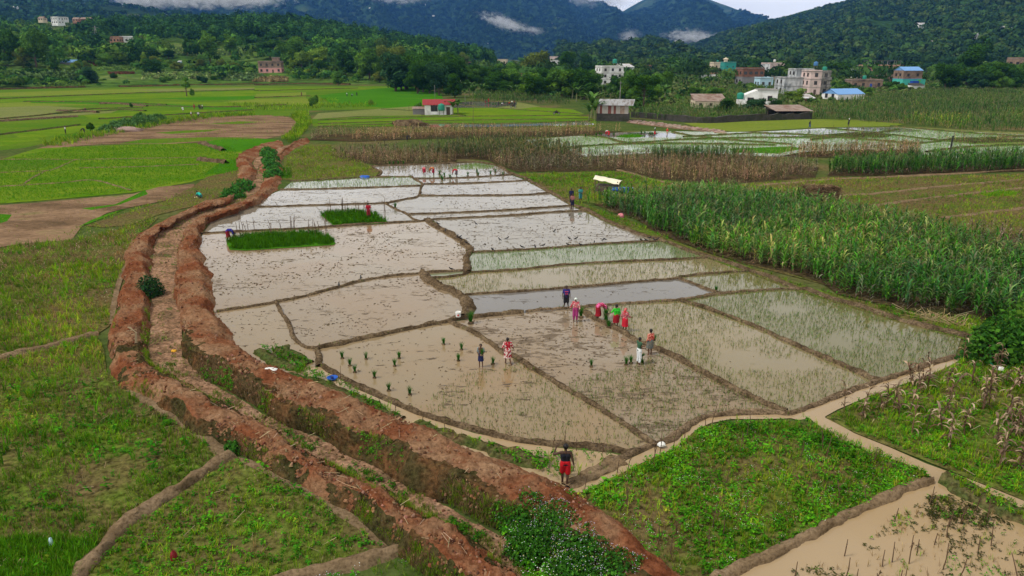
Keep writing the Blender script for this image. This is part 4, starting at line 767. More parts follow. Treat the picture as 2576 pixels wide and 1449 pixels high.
maize([(1960, 393), (2080, 396), (2320, 387), (2310, 376), (2150, 376), (2020, 382)], 2.6, 1.8, pmd, 'brown maize beside the far paddies', L_dry)
maize([(1980, 293), (2050, 301), (2150, 306), (2270, 316), (2420, 331), (2800, 345), (2800, 228), (2500, 232), (2350, 231), (2200, 246), (2060, 268)], .55, 2.05, pml, 'wide maize field before the village')
maize([(2270, 314), (2290, 300), (2340, 297), (2430, 302), (2450, 318), (2420, 330)], .5, 1.9, pml, 'yellow-green maize patch', col=(1.9, 1.7, .8))
maize([(1590, 298), (1640, 272), (1760, 276), (1900, 276), (1940, 290), (1900, 303), (1760, 308), (1660, 303)], .8, 2.0, pml, 'maize behind the black stone wall')
maize([(1180, 256), (1200, 240), (1300, 240), (1430, 256), (1440, 266), (1330, 262)], .45, 2.2, pml, 'maize strip under the big trees')
maize([(1820, 262), (1830, 222), (1900, 220), (1960, 226), (1990, 262), (1930, 282)], .3, 2.2, pml, 'maize between the white house and the tree row')
maize([(-300, 214), (0, 212), (205, 208), (210, 200), (0, 201), (-300, 205)], .12, 2.6, pml, 'far maize band at the left')
maize([(640, 206), (860, 209), (960, 211), (1000, 204), (800, 201), (660, 199)], .12, 2.6, pml, 'far maize band below the pink house')
maize([(450, 202), (640, 206), (640, 200), (460, 196)], .12, 2.4, pmx, 'far pale maize on the terrace')
maize([(2540, 640), (2700, 650), (2900, 700), (2800, 620), (2576, 590), (2420, 576), (2350, 568), (2400, 580)], 1.2, 1.5, pmd, 'dry maize at the right edge', L_dry)
maize([(2330, 352), (2430, 345), (2576, 350), (2576, 357), (2440, 360)], .5, 1.4, pmd, 'dry maize among the far right paddies', L_dry)
maize([(2070, 338), (2150, 332), (2250, 338), (2230, 346), (2120, 346)], .5, 1.5, pmd, 'dry maize between two far paddies', L_dry)
# ---------------------------------------------------------------- hills
class Hill:
    def __init__(s, profl, d0, d1, drop, amp, seed, fw=1.0, back=.5, lobes=10):
        s.az = np.array([math.atan2(u - U0, FPX * cT + (V0 - 140) * sT) for u, v in profl])
        s.zr = np.array([AT(u, v, d1)[2] - drop for u, v in profl]); s.d0, s.d1, s.amp, s.seed, s.back, s.fw, s.lobes = d0, d1, amp, seed, back, fw, lobes
    def z(s, x, y):
        d = np.hypot(x, y); a = np.arctan2(x, y); t = (d - s.d0) / (s.d1 - s.d0); zr = np.interp(a, s.az, s.zr)
        tt = np.clip(t, 0, 1); base = tt ** s.fw * (1 - .35 * (1 - tt)) + np.where(t < 0, t * .3, 0) - np.where(t > 1, (t - 1) * s.back, 0)
        sp = (1 - np.abs(2 * fbm(a * s.lobes + t * .7, t * 1.3 + a * 2, 3, s.seed) - 1)) - .55
        n = sp * 1.5 + (fbm(x / s.d1 * 26, y / s.d1 * 26, 4, s.seed + 3) - .5) * .7
        env = np.clip(np.minimum(t * 2.2, (1.25 - t) * 1.1), 0, 1) * np.where(t > .75, np.clip(1 - (t - .75) * 3.4, .12, 1), 1)
        return zr * base + s.amp * n * env
    def build(s, name, mat, label, na=260, nd=90, t1=1.5):
        a = np.linspace(s.az[0], s.az[-1], na); t = np.linspace(-.04, t1, nd)
        A, Tt = np.meshgrid(a, t); D = s.d0 + (s.d1 - s.d0) * Tt; X, Y = D * np.sin(A), D * np.cos(A); Z = s.z(X, Y); Z[0] = -3
        i = np.arange(nd - 1)[:, None] * na; j = np.arange(na - 1)[None]
        o = MB().add(np.stack([X, Y, Z], -1).reshape(-1, 3), np.stack([i + j, i + j + 1, i + na + j + 1, i + na + j], -1).reshape(-1, 4)).build(name, mat, smooth=True)
        return tag(o, label, None, None, 'structure')
def hillmat(name, a, b, c, sc, fine):
    m, t, bs = newmat(name); p = pos(t)
    n1 = noise(t, p, sc, 6, .62, .5); n2 = noise(t, p, fine, 6, .7)
    col = mixc(t, 1.0, ramp(t, n1, [(.34, a), (.54, b), (.70, c)]), ramp(t, n2, [(.34, (.45, .45, .45)), (.66, (1.5, 1.5, 1.5))]), 'MULTIPLY')
    t.links.new(col, bs.inputs['Base Color']); bs.inputs['Roughness'].default_value = 1; bs.inputs['Specular IOR Level'].default_value = 0
    bump(t, bs, n2, 1.0, .35 / fine); return m
H_left = hillmat('pine_hill', (.045, .10, .018), (.08, .15, .026), (.13, .17, .05), .02, .15)
H_right = hillmat('right_hill_forest', (.022, .055, .016), (.04, .09, .022), (.09, .14, .035), .003, .045)
H_mid = hillmat('middle_hill_forest', (.02, .045, .018), (.032, .062, .022), (.09, .085, .045), .004, .04)
H_far = hillmat('mountain_forest', (.014, .034, .016), (.034, .07, .026), (.10, .125, .055), .0022, .018)
hl = Hill([(-900, 20), (-200, 30), (0, 40), (100, 52), (230, 48), (350, 52), (480, 45), (600, 42), (700, 40), (800, 52), (900, 66), (1000, 90), (1100, 106), (1170, 128), (1250, 150), (1330, 158)], 430, 1050, 9, 9, 11, 1.0, .3, 14)
hm = Hill([(-1200, -60), (-200, -35), (0, -18), (150, -8), (300, 6), (450, 26), (600, 52), (760, 84), (900, 120)], 1150, 2300, 8, 30, 21, .9, .2, 9)
hr = Hill([(1420, 152), (1538, 142), (1663, 122), (1738, 117), (1775, 108), (1813, 91), (1863, 73), (1932, 47), (2007, 24), (2057, 12), (2122, 0), (2300, -45), (2576, -100), (3000, -140), (3500, -170)], 800, 2700, 6, 60, 31, .9, .3, 12)
hf = Hill([(-900, -190), (0, -150), (500, -120), (900, -125), (1200, -105), (1350, -55), (1430, -24), (1480, -4), (1530, 16), (1562, 29), (1590, 12), (1625, -8), (1690, -30), (1760, -6), (1830, 20), (1880, 39), (1903, 50), (1960, 72), (2100, 108), (2300, 140)], 2900, 6400, 0, 165, 41, .85, .2, 16)
hl.build('pine_hill', H_left, 'low wooded ridge beyond the left fields')
hm.build('wooded_slope', H_mid, 'higher wooded slope with scattered farms at the left')
hr.build('forest_hill', H_right, 'green forested hill rising at the right', 420, 130)
hf.build('mountain', H_far, 'blue forested mountains closing the valley', 700, 220)
hb = Hill([(1850, 60), (1903, 50), (1932, 45), (1980, 52), (2060, 66), (2200, 90)], 7000, 9500, 0, 60, 51); hb.build('mountain', H_far, 'farthest pale mountain shoulder', 80, 40)
CLEAR = [(264, 345, 88, 122), (636, 722, 146, 192), (106, 216, 58, 80), (148, 190, 148, 172), (425, 470, 124, 168), (500, 620, 126, 142), (170, 262, 124, 142), (250, 345, 158, 190), (360, 560, 184, 200)]   # open terraces and house yards
def canopy(hill, n, d_lo, d_hi, azr, q, size, hgt, cols, lb, seed, keep=None, var=(.55, 1.7)):
    """a wood that reads as one mass: leaf clumps gathered into separate crowns over the slope"""
    rg = np.random.default_rng(seed); d = rg.uniform(d_lo, d_hi, n) ; a = rg.uniform(azr[0], azr[1], n); x, y = d * np.sin(a), d * np.cos(a)
    k = fbm(x / 60, y / 60, 3, seed); ok = (k + rg.normal(0, .06, n) > .36)
    if keep is not None: ok &= keep(x, y)
    x, y = x[ok], y[ok]; z = hill.z(x, y) if hill else 0 * x
    uu, vv = PX(np.column_stack([x, y, z + 4])); ok = np.ones(len(x), bool)
    for a0, a1, b0, b1 in CLEAR: ok &= ~((uu > a0) & (uu < a1) & (vv > b0) & (vv < b1))
    x, y, z = x[ok], y[ok], z[ok]; n = len(x)
    R0 = size * rg.uniform(.45, 1.6, n); Hh = hgt * (R0 / size) ** .6 * rg.uniform(.7, 1.3, n)
    c = np.array(cols)[rg.integers(0, len(cols), n)] * rg.uniform(var[0], var[1], (n, 1))
    dirs = rg.normal(0, 1, (n, q, 3)); dirs /= np.linalg.norm(dirs, axis=2, keepdims=True); dirs[..., 2] = np.abs(dirs[..., 2]) * 1.1 - .25
    f = rg.uniform(.6, 1.05, (n, q, 1)); ctr = np.stack([x, y, z + Hh * .55], -1)[:, None] + dirs * f * np.stack([R0, R0, Hh * .45], -1)[:, None]
    s = (R0 * 1.7 / q ** .5)[:, None, None] * rg.uniform(.6, 1.2, (n, q, 1)); t1 = rg.normal(0, 1, (n, q, 3)); t1 -= dirs * (t1 * dirs).sum(-1, keepdims=True) * .7; t1 /= np.linalg.norm(t1, axis=2, keepdims=True); t2 = np.cross(dirs, t1)
    V = np.stack([ctr - t1 * s - t2 * s * .5, ctr + t1 * s * .3 - t2 * s * .8, ctr + t1 * s + t2 * s * .5, ctr - t1 * s * .3 + t2 * s * .8], 2).reshape(-1, 3)
    cc = (c[:, None] * rg.uniform(.75, 1.3, (n, q, 1)))[:, :, None].repeat(4, 2).reshape(-1, 3)
    tag(MB().add(V, np.arange(len(V)).reshape(-1, 4), 0, cc).build('wood', L_far), lb, None, None, 'stuff')
PINE = ((.028, .08, .018), (.04, .10, .02), (.02, .06, .018)); BROAD = ((.055, .135, .02), (.036, .10, .018), (.09, .165, .026), (.025, .07, .018))
A = lambda u: math.atan2(u - U0, FPX * cT + (V0 - 140) * sT)
canopy(hl, 5200, 720, 1180, (A(190), A(1240)), 70, 4.4, 12, PINE, 'dense pine wood covering the low left ridge', 61)
canopy(hl, 2700, 560, 760, (A(-600), A(1180)), 80, 4.6, 9, BROAD, 'broadleaf wood on the lower slope of the left ridge', 62, lambda x, y: fbm(x / 38, y / 38, 3, 5) > .56)
canopy(hl, 1700, 560, 1150, (A(-640), A(220)), 60, 4.8, 11, BROAD, 'scattered wood on the far left slope', 65, lambda x, y: fbm(x / 50, y / 50, 2, 9) > .47)
canopy(hl, 3200, 432, 620, (A(-600), A(1000)), 36, 2.2, 3.4, BROAD, 'scrub on the terraces at the foot of the left ridge', 63, lambda x, y: fbm(x / 30, y / 30, 2, 6) > .5)
canopy(hr, 23000, 830, 2500, (A(1400), A(3000)), 26, 5.4, 9, ((.028, .065, .02), (.04, .085, .022), (.022, .05, .02), (.06, .10, .028)), 'forest covering the right hill', 64, var=(.8, 1.28))
canopy(hm, 7000, 1250, 2300, (A(-640), A(760)), 12, 6.5, 10, ((.022, .055, .022), (.03, .07, .024)), 'forest on the higher left slope', 66, lambda x, y: fbm(x / 120, y / 120, 2, 3) > .42)
canopy(hf, 22000, 2850, 5600, (A(300), A(1920)), 9, 9, 14, ((.018, .042, .02), (.026, .055, .022), (.014, .032, .018)), 'forest on the blue mountains', 67, var=(.7, 1.5))
canopy(None, 560, 430, 800, (A(1150), A(2700)), 120, 5.2, 9, ((.035, .08, .02), (.025, .06, .016), (.055, .10, .022)), 'tree belt far behind the village', 68, lambda x, y: fbm(x / 40, y / 40, 2, 8) > .44)
def canopy_at(P, q, size, hgt, cols, lb, seed, name='shrubbery'):
    rg = np.random.default_rng(seed); n = len(P); R0 = size * rg.uniform(.6, 1.5, n); Hh = hgt * rg.uniform(.6, 1.5, n); c = np.array(cols)[rg.integers(0, len(cols), n)] * rg.uniform(.7, 1.35, (n, 1))
    d = rg.normal(0, 1, (n, q, 3)); d /= np.linalg.norm(d, axis=2, keepdims=True); d[..., 2] = np.abs(d[..., 2])
    ctr = (P + np.array([0, 0, .1]))[:, None] + d * rg.uniform(.5, 1.05, (n, q, 1)) * np.stack([R0, R0, Hh], -1)[:, None]; s = (R0 * 2.4 / q ** .5)[:, None, None] * rg.uniform(.6, 1.2, (n, q, 1))
    t1 = rg.normal(0, 1, (n, q, 3)); t1 /= np.linalg.norm(t1, axis=2, keepdims=True); t2 = np.cross(d, t1)
    V = np.stack([ctr - t1 * s, ctr - t2 * s * .7, ctr + t1 * s, ctr + t2 * s * .7], 2).reshape(-1, 3); cc = (c[:, None] * rg.uniform(.7, 1.35, (n, q, 1)))[:, :, None].repeat(4, 2).reshape(-1, 3)
    tag(MB().add(V, np.arange(len(V)).reshape(-1, 4), 0, cc).build(name, L_far), lb, None, None, 'stuff')
VIL = [(1160, 236), (1440, 246), (1500, 262), (1590, 282), (1640, 268), (1700, 264), (1830, 258), (1960, 276), (2060, 258), (2200, 238), (2350, 226), (2700, 222), (2700, 168), (1160, 168)]
canopy_at(points(VIL, .010, 0, (.03, .40, 9)), 44, 1.9, 1.7, ((.06, .14, .024), (.04, .10, .02), (.10, .18, .035), (.028, .075, .02)), 'garden shrubbery between the village houses', 201)
canopy_at(points(VIL, .05, 0), 14, .9, .8, ((.09, .15, .035), (.07, .13, .03), (.12, .15, .05)), 'rough herbs and vegetables between the village houses', 202, 'herb')
def band(u0, u1, v0, v1, n, size, h, cols, lb, seed):
    rr = random.Random(seed); P = np.array([hill_at(rr.uniform(u0, u1), rr.uniform(v0, v1)) for _ in range(n)]); canopy_at(P, 12, size, h, cols, lb, seed, 'terrace_crop')
def hill_at(u, v):
    lo, hi = 428.0, 1150.0
    f = lambda d: (lambda q: q[2] - hl.z(np.array([q[0]]), np.array([q[1]]))[0])(AT(u, v, d))
    ds = np.linspace(lo, hi, 24); p = ds[0]
    for d in ds:
        if f(d) <= 0:
            for _ in range(6):
                m_ = (p + d) / 2
                if f(m_) <= 0: d = m_
                else: p = m_
            return AT(u, v, d)
        p = d
    return AT(u, v, hi)
LG = ((.12, .22, .04), (.15, .25, .05)); LM = ((.15, .24, .06), (.12, .20, .05), (.20, .25, .09))
band(108, 216, 60, 74, 500, 2.0, 1.6, LM, 'pale maize terraces high on the left ridge', 301); band(172, 262, 124, 142, 420, 1.8, 1.4, LM, 'pale terraces below the pylon', 302); band(425, 620, 124, 139, 600, 1.8, 1.4, LM, 'pale terraces beside the columnar trees', 303)
band(250, 345, 158, 176, 360, 1.3, .5, LG, 'grassy terrace above the brown scarp', 304); band(272, 338, 181, 187, 90, .8, .2, ((.16, .07, .035), (.12, .055, .03)), 'brown scarp on the left terraces', 305); band(218, 252, 156, 165, 120, 1.3, .2, ((.22, .085, .04), (.17, .07, .035)), 'red soil patch on the left terraces', 306); band(362, 560, 186, 199, 620, 1.3, 1.5, LM, 'pale maize along the left terraces', 307); band(0, 210, 186, 203, 620, 1.4, 2.0, ((.07, .13, .035), (.09, .15, .045)), 'maize along the foot of the left terraces', 308); band(90, 212, 206, 217, 300, 1.2, .4, LG, 'bright grass shelf at the far left', 309); band(560, 660, 190, 204, 260, 1.3, 1.4, ((.09, .16, .05), (.12, .18, .06)), 'maize left of the pink house', 310); band(640, 720, 196, 206, 160, 1.3, 1.0, ((.24, .19, .09), (.20, .16, .07)), 'straw-coloured maize below the pink house', 311)
# ---------------------------------------------------------------- trees
def tree_proto(kind, seed):
    """unit-height tree: (crown mesh, trunk mesh)"""
    rg = random.Random(seed); nr = np.random.default_rng(seed); cr = MB(); tk = MB()
    top = {'round': .55, 'tall': .62, 'bush': .3, 'spread': .55, 'thin': .7}[kind]
    bend = nr.normal(0, .02, 2); P = [(bend[0] * k / 5, bend[1] * k / 5, top * k / 5) for k in range(6)]
    tk.tube(P, np.linspace(.028, .012, 6), 6)
    blobs = []
    if kind == 'round': spec = [(0, 0, .6, .27)] + [(rg.uniform(-.26, .26), rg.uniform(-.26, .26), rg.uniform(.2, .86), rg.uniform(.11, .19)) for _ in range(15)]
    elif kind == 'spread': spec = [(0, 0, .7, .22)] + [(math.cos(a) * rg.uniform(.2, .42), math.sin(a) * rg.uniform(.2, .42), rg.uniform(.34, .82), rg.uniform(.12, .2)) for a in [k * .6 for k in range(11)]]
    elif kind == 'tall': spec = [(rg.uniform(-.09, .09), rg.uniform(-.09, .09), z, r) for z, r in ((.3, .13), (.42, .17), (.53, .18), (.64, .17), (.74, .15), (.84, .12), (.93, .07))] + [(rg.uniform(-.19, .19), rg.uniform(-.19, .19), rg.uniform(.3, .85), .09) for _ in range(8)]
    elif kind == 'bush': spec = [(0, 0, .45, .4)] + [(rg.uniform(-.45, .45), rg.uniform(-.45, .45), rg.uniform(.2, .75), rg.uniform(.16, .28)) for _ in range(9)]
    else: spec = [(rg.uniform(-.13, .13), rg.uniform(-.13, .13), rg.uniform(.5, .95), rg.uniform(.07, .13)) for _ in range(9)]
    for x, y, z, r in spec:
        if kind != 'bush': tk.tube([(0, 0, min(z, top) * rg.uniform(.5, .8)), (x * .5, y * .5, z * .75), (x, y, z)], [.012, .008, .004], 4, cap=False)
        n = int(380 * (r / .16) ** 2) + 30; n = min(n, 1000)
        d = nr.normal(0, 1, (n, 3)); d /= np.linalg.norm(d, axis=1)[:, None]
        lump = 1 + .35 * (fbm(d[:, 0] * 2 + x * 9 + 5, d[:, 2] * 2 + y * 9 + d[:, 1], 3, seed) - .5) * 2
        c = np.array([x, y, z]) + d * (nr.uniform(.45, 1.08, n) ** .6 * r * lump)[:, None] * np.array([1, 1, .82])
        s = nr.uniform(.014, .032, n)[:, None] * (1 if kind != 'bush' else 1.5)
        t1 = nr.normal(0, 1, (n, 3)); t1[:, 2] *= .6; t1 -= d * (t1 * d).sum(1)[:, None] * .6; t1 /= np.linalg.norm(t1, axis=1)[:, None]; t2 = np.cross(d + nr.normal(0, .45, (n, 3)), t1)
        V = np.stack([c - t1 * s, c - t2 * s * .6, c + t1 * s, c + t2 * s * .6], 1).reshape(-1, 3)
        base = nr.uniform(.75, 1.3) * np.array([1, 1, 1]) * (np.array([1.25, 1.1, .8]) if nr.random() < .3 else 1)
        cc = (base[None] * nr.uniform(.65, 1.4, (n, 1)))[:, None].repeat(4, 1).reshape(-1, 3)
        blobs.append((V, cc))
    return blobs, tk
TONES = {'dark': (.032, .088, .013), 'mid': (.075, .17, .026), 'lime': (.15, .25, .035), 'blue': (.03, .078, .03), 'olive': (.11, .15, .028)}
TP = {}
def tree_mesh(kind, tone, var):
    k = (kind, tone, var)
    if k not in TP:
        blobs, tk = tree_proto(kind, hash((kind, var)) % 9973 if False else {'round': 100, 'tall': 200, 'bush': 300, 'spread': 400, 'thin': 500}[kind] + var)
        mb = MB()
        for V, cc in blobs: mb.add(V, np.arange(len(V)).reshape(-1, 4), 0, np.clip(cc * np.array(TONES[tone]), 0, 1))
        TP[k] = (mb.mesh('crown', L_tree), tk.mesh('trunk', BARK))
    return TP[k]
def tree(p, h, kind, tone, label, group=None, width=1.0, name=None, cat='tree'):
    cm, tm = tree_mesh(kind, tone, random.randrange(3))
    r = empty(name or ('bush' if kind == 'bush' else 'broadleaf_tree'), p, random.uniform(0, 2 * pi), label, 'bush' if kind == 'bush' else cat, group)
    r.scale = (h * width, h * width, h)
    put('crown', cm, r); put('trunk', tm, r); return r
def ground_at(u, v):
    """the point of the land seen at a picture position (flat floor, or the left hill where it stands in the way)"""
    if v > 150:
        p = G(u, v)
        if p[1] < 425 or u > 1180: return p
    best = None
    for d in np.arange(430, 1100, 4):
        q = AT(u, v, d)
        if q[2] <= hl.z(np.array([q[0]]), np.array([q[1]]))[0]: return q
    return G(u, max(v, 160))
def treepx(u, vb, vt, kind, tone, label, wpx=None, group=None):
    p = ground_at(u, vb); h = (vb - vt) * mpp(p)
    base = {'round': .86, 'tall': .5, 'bush': 1.4, 'spread': 1.1, 'thin': .45}[kind]
    wd = 1.0 if wpx is None else wpx * mpp(p) / (h * base)
    return tree(p, h, kind, tone, label, group, wd)
for a in (
 (530, 166, 80, 'tall', 'mid', 'tallest columnar tree on the left terraces, beside its shorter twin', 46), (580, 145, 88, 'tall', 'mid', 'shorter columnar tree right of the tallest one on the terraces', 38),
 (472, 142, 96, 'tall', 'dark', 'dark slim tree left of the tallest columnar tree', 20), (92, 170, 64, 'round', 'mid', 'big leafy tree above the blue-roofed shed on the left terraces', 80),
 (20, 165, 62, 'round', 'dark', 'dark tree at the left edge beyond the maize band', 80), (60, 172, 120, 'round', 'olive', 'olive tree in front of the big leafy tree at the left edge', 46),
 (230, 216, 168, 'round', 'blue', 'large dark round bush tree at the edge of the left rice fields', 60), (385, 190, 148, 'round', 'dark', 'dark round tree on the terraces right of the brown scarp', 52),
 (300, 150, 108, 'round', 'dark', 'dark tree under the peach and white hill house', 60), (265, 168, 130, 'round', 'mid', 'mid green tree left of the dark tree under the hill house', 50),
 (350, 148, 115, 'round', 'mid', 'leafy tree right of the peach and white hill house', 40), (190, 178, 150, 'bush', 'lime', 'light green bush right of the blue-roofed shed', 30),
 (140, 178, 162, 'bush', 'lime', 'yellow-green bush below the blue-roofed shed', 44), (425, 150, 122, 'round', 'dark', 'round tree behind the little blue and white kiosk', 36),
 (470, 242, 196, 'thin', 'mid', 'slender tree on a grassy islet in the rice fields', 26), (486, 242, 219, 'bush', 'mid', 'ivy-covered stump beside the slender islet tree', 15),
 (348, 305, 280, 'bush', 'mid', 'round green bush standing on the bank of the ploughed terraces', 26), (332, 272, 257, 'bush', 'dark', 'small dark shrub in the middle of the left rice fields', 11),
 (228, 330, 306, 'bush', 'dark', 'dark leafy shrub beside the man in white', 22), (786, 268, 238, 'bush', 'mid', 'broad bush beside the ditch before the deep green rice', 30),
 (935, 264, 248, 'bush', 'lime', 'light green bush right of the ditch bush', 20), (851, 216, 174, 'round', 'mid', 'lone tree with a bare trunk in front of the banana grove', 34),
 (955, 208, 176, 'round', 'olive', 'olive roadside tree left of the dark tree belt', 36), (1049, 280, 257, 'bush', 'mid', 'green bush at the left gable of the red-roofed hut', 24),
 (1020, 225, 142, 'round', 'dark', 'left dark tree of the great belt behind the green rice', 80), (1065, 232, 150, 'round', 'dark', 'second dark tree of the great belt behind the green rice', 76),
 (1105, 240, 145, 'round', 'blue', 'bluish dark tree in the great belt before the red-roofed hut', 80), (1145, 246, 185, 'round', 'dark', 'lower dark tree where the great belt ends near the hut', 60),
 (990, 205, 112, 'spread', 'olive', 'olive-crowned high tree above the great belt', 90), (930, 200, 110, 'round', 'mid', 'high leafy tree left of the olive-crowned one', 70), (870, 190, 120, 'round', 'dark', 'dark tree behind the banana grove', 64),
 (740, 170, 95, 'round', 'mid', 'lush tree right of and behind the pink house', 80), (800, 175, 112, 'round', 'lime', 'bright crowned tree between pink house and dark belt', 70), (680, 150, 100, 'spread', 'dark', 'dark spreading tree above the pink house', 80),
 (1345, 200, 120, 'round', 'olive', 'olive round tree behind the salmon roof', 86), (1428, 195, 120, 'round', 'dark', 'dark round tree left of the white three-storey house', 54), (1475, 190, 132, 'round', 'dark', 'bluish dark tree beside the white three-storey house', 46),
 (1415, 246, 166, 'round', 'mid', 'large leafy tree hiding the plots left of the white house', 88), (1470, 250, 172, 'round', 'dark', 'large dark tree close against the white house', 80), (1350, 240, 180, 'round', 'dark', 'dark tree in front of the salmon-roofed house', 50), (1300, 230, 178, 'round', 'dark', 'dark tree left of the salmon-roofed house', 46), (1390, 222, 170, 'round', 'lime', 'yellowish flowering tree beside the salmon roof', 26),
 (1618, 268, 180, 'spread', 'dark', 'big dark spreading tree behind the tin shed', 92), (1590, 262, 215, 'round', 'mid', 'smaller tree at the left foot of the big spreading tree', 40), (1700, 186, 138, 'round', 'dark', 'dark tree behind the banana plantation', 56), (1750, 184, 141, 'round', 'dark', 'dark round tree left of the teal house', 32), (1655, 180, 145, 'round', 'mid', 'leafy tree above the brick block', 34),
 (1855, 186, 144, 'round', 'blue', 'dark tree right of the teal house', 32), (1745, 246, 214, 'round', 'mid', 'bright bushy tree left above the rusty tin roofs', 40), (1800, 250, 216, 'round', 'mid', 'bushy tree right above the rusty tin roofs', 54), (1828, 282, 246, 'round', 'dark', 'dark round bush tree left of the low white house', 62),
 (1900, 284, 243, 'round', 'blue', 'dark bush tree in front of the low white house', 64), (1950, 280, 246, 'round', 'dark', 'dark bushy tree right below the low white house', 50), (2000, 258, 222, 'round', 'lime', 'bright green tree between low white house and stained house', 60), (1980, 206, 164, 'round', 'dark', 'dark tree between pale pink house and stained house', 44),
 (2105, 200, 154, 'spread', 'dark', 'wide dark tree behind the blue roof tank', 76), (2226, 204, 158, 'round', 'olive', 'large olive tree in front of the peach house', 60), (2240, 222, 202, 'bush', 'dark', 'dark bush left of the turquoise house', 38), (2118, 228, 206, 'bush', 'mid', 'bush right of the stained house', 44), (2184, 244, 216, 'round', 'mid', 'small tree beside the blue-roofed shed', 26), (2265, 226, 206, 'bush', 'mid', 'leafy bush at the foot of the turquoise house', 34),
 (2430, 215, 112, 'round', 'dark', 'biggest dark tree before the forest hill', 90), (2500, 222, 150, 'spread', 'dark', 'spreading dark tree left of the unfinished tower house', 90), (2390, 225, 160, 'round', 'dark', 'dark tree at the left of the big tree group', 60), (2455, 228, 175, 'round', 'blue', 'low dark tree in the middle of the big tree group', 70), (2525, 228, 188, 'bush', 'mid', 'green thicket at the foot of the unfinished tower house', 50), (2460, 190, 95, 'tall', 'dark', 'tall dark tree topping the big tree group', 50),
 (2350, 190, 158, 'round', 'mid', 'round tree behind the turquoise house', 40), (2060, 165, 138, 'round', 'dark', 'dark tree behind the roof tanks of the stained house', 46), (2160, 165, 140, 'round', 'dark', 'dark tree behind the open top floor of the peach house', 50), (1620, 172, 146, 'round', 'dark', 'round tree behind the brick block', 40), (1250, 205, 160, 'round', 'mid', 'leafy tree behind the grey-roofed shed', 56), (1200, 190, 150, 'round', 'dark', 'dark tree among the far white houses', 40), (1270, 240, 205, 'round', 'dark', 'dark tree behind the maize strip', 50), (1230, 235, 196, 'round', 'dark', 'dark tree right of the grey-roofed shed', 50)):
    treepx(*a)
# trees nobody could tell apart, by place
def fill(n, ur, vr, hr_, kinds, tones, label, group, seed):
    rg = random.Random(seed)
    for _ in range(n):
        u = rg.uniform(*ur); v = rg.uniform(*vr)
        while (636 < u < 722 and v > 148) or (262 < u < 345 and 92 < v < 130) or (148 < u < 190 and v > 150): u = rg.uniform(*ur); v = rg.uniform(*vr)
        if True: pass
        k = rg.choice(kinds); p = ground_at(u, v)
        tree(p, rg.uniform(*hr_), k, rg.choice(tones), label, group, rg.uniform(.9, 1.25))
fill(26, (1160, 1880), (160, 180), (9, 14), ['round', 'spread'], ['dark', 'mid', 'olive'], 'broadleaf tree in the far row behind the village', 'trees behind the village', 1)
fill(24, (1880, 2600), (158, 176), (9, 15), ['round', 'spread'], ['dark', 'mid', 'blue'], 'broadleaf tree at the foot of the forest hill', 'trees below the forest hill', 2)
fill(30, (640, 1140), (150, 196), (8, 14), ['round', 'round', 'tall'], ['dark', 'mid', 'mid', 'lime'], 'leafy tree in the thick wood behind the banana grove', 'trees of the thick wood', 3)
fill(34, (-60, 640), (100, 190), (6, 11), ['round', 'round', 'bush', 'tall'], ['dark', 'mid', 'olive', 'lime'], 'leafy tree dotted over the terraced slope', 'trees on the terraced slope', 4)
fill(16, (640, 1060), (186, 206), (3, 6), ['bush', 'round'], ['mid', 'dark', 'lime'], 'shrubby tree along the upper edge of the fields', 'shrubs along the field edge', 5)
fill(14, (0, 640), (196, 214), (2, 4.5), ['bush'], ['mid', 'dark', 'blue'], 'green bush along the lip of the left terrace', 'bushes along the terrace lip', 6)
fill(20, (985, 1150), (206, 238), (13, 19), ['round'], ['dark', 'dark', 'blue'], 'dark tree packed in the great belt behind the green rice', 'trees of the great belt', 7)
fill(13, (1290, 1520), (214, 250), (8, 12), ['round'], ['dark', 'mid'], 'leafy tree crowded round the salmon-roofed house and banana row', 'trees round the salmon roof', 8)
fill(12, (1160, 1300), (186, 232), (8, 13), ['round', 'spread'], ['dark', 'mid'], 'leafy tree between the great belt and the salmon roof', 'trees left of the salmon roof', 9)
fill(9, (1565, 1665), (228, 268), (6, 11), ['round', 'bush'], ['dark', 'mid'], 'tree crowded behind the tin shed', 'trees behind the tin shed', 10)
fill(12, (2370, 2560), (212, 228), (9, 15), ['round', 'spread'], ['dark', 'dark', 'mid'], 'dark tree of the big group before the forest hill', 'trees of the big group', 11)
fill(9, (1860, 2360), (200, 228), (2.5, 4), ['bush', 'round'], ['dark', 'mid', 'lime'], 'garden tree squeezed between the village houses', 'garden trees', 12)
fill(26, (1640, 2600), (172, 187), (10, 16), ['round', 'spread'], ['dark', 'dark', 'mid', 'blue'], 'tall dark tree standing close behind the village houses', 'trees close behind the houses', 13)
# bananas
def banana_mesh(var):
    rg = random.Random(800 + var); mb = MB(); st = MB(); lean = (rg.uniform(-.05, .05), rg.uniform(-.05, .05))
    st.tube([(0, 0, 0), (lean[0] * .4, lean[1] * .4, .25), (lean[0], lean[1], .5)], [.04, .034, .02], 7)
    random.seed(800 + var)
    for i in range(10):
        a = i * 2.4 + rg.uniform(-.3, .3); d = np.array([math.cos(a), math.sin(a), 0]); n = 5; L = rg.uniform(.5, .7); up = rg.uniform(.15, .55); cu = rg.uniform(1.1, 1.9)
        V, F = strip((lean[0], lean[1], .48), d, up, L, .17, cu, n, .2)
        V = V.reshape(-1, 2, 3); mid = V.mean(1); mid[:, 2] -= .02; V2 = np.concatenate([V[:, 0], mid, V[:, 1]]); m = n + 1
        F2 = [(k, k + m, k + m + 1, k + 1) for k in range(n)] + [(k + m, k + 2 * m, k + 2 * m + 1, k + m + 1) for k in range(n)]
        mb.add(V2, F2, 0, jit(rg.choice(((.07, .16, .025), (.10, .20, .035), (.05, .12, .025))), .2))
    return mb.mesh('leaf_crown', L_corn), st.mesh('stem', STEM)
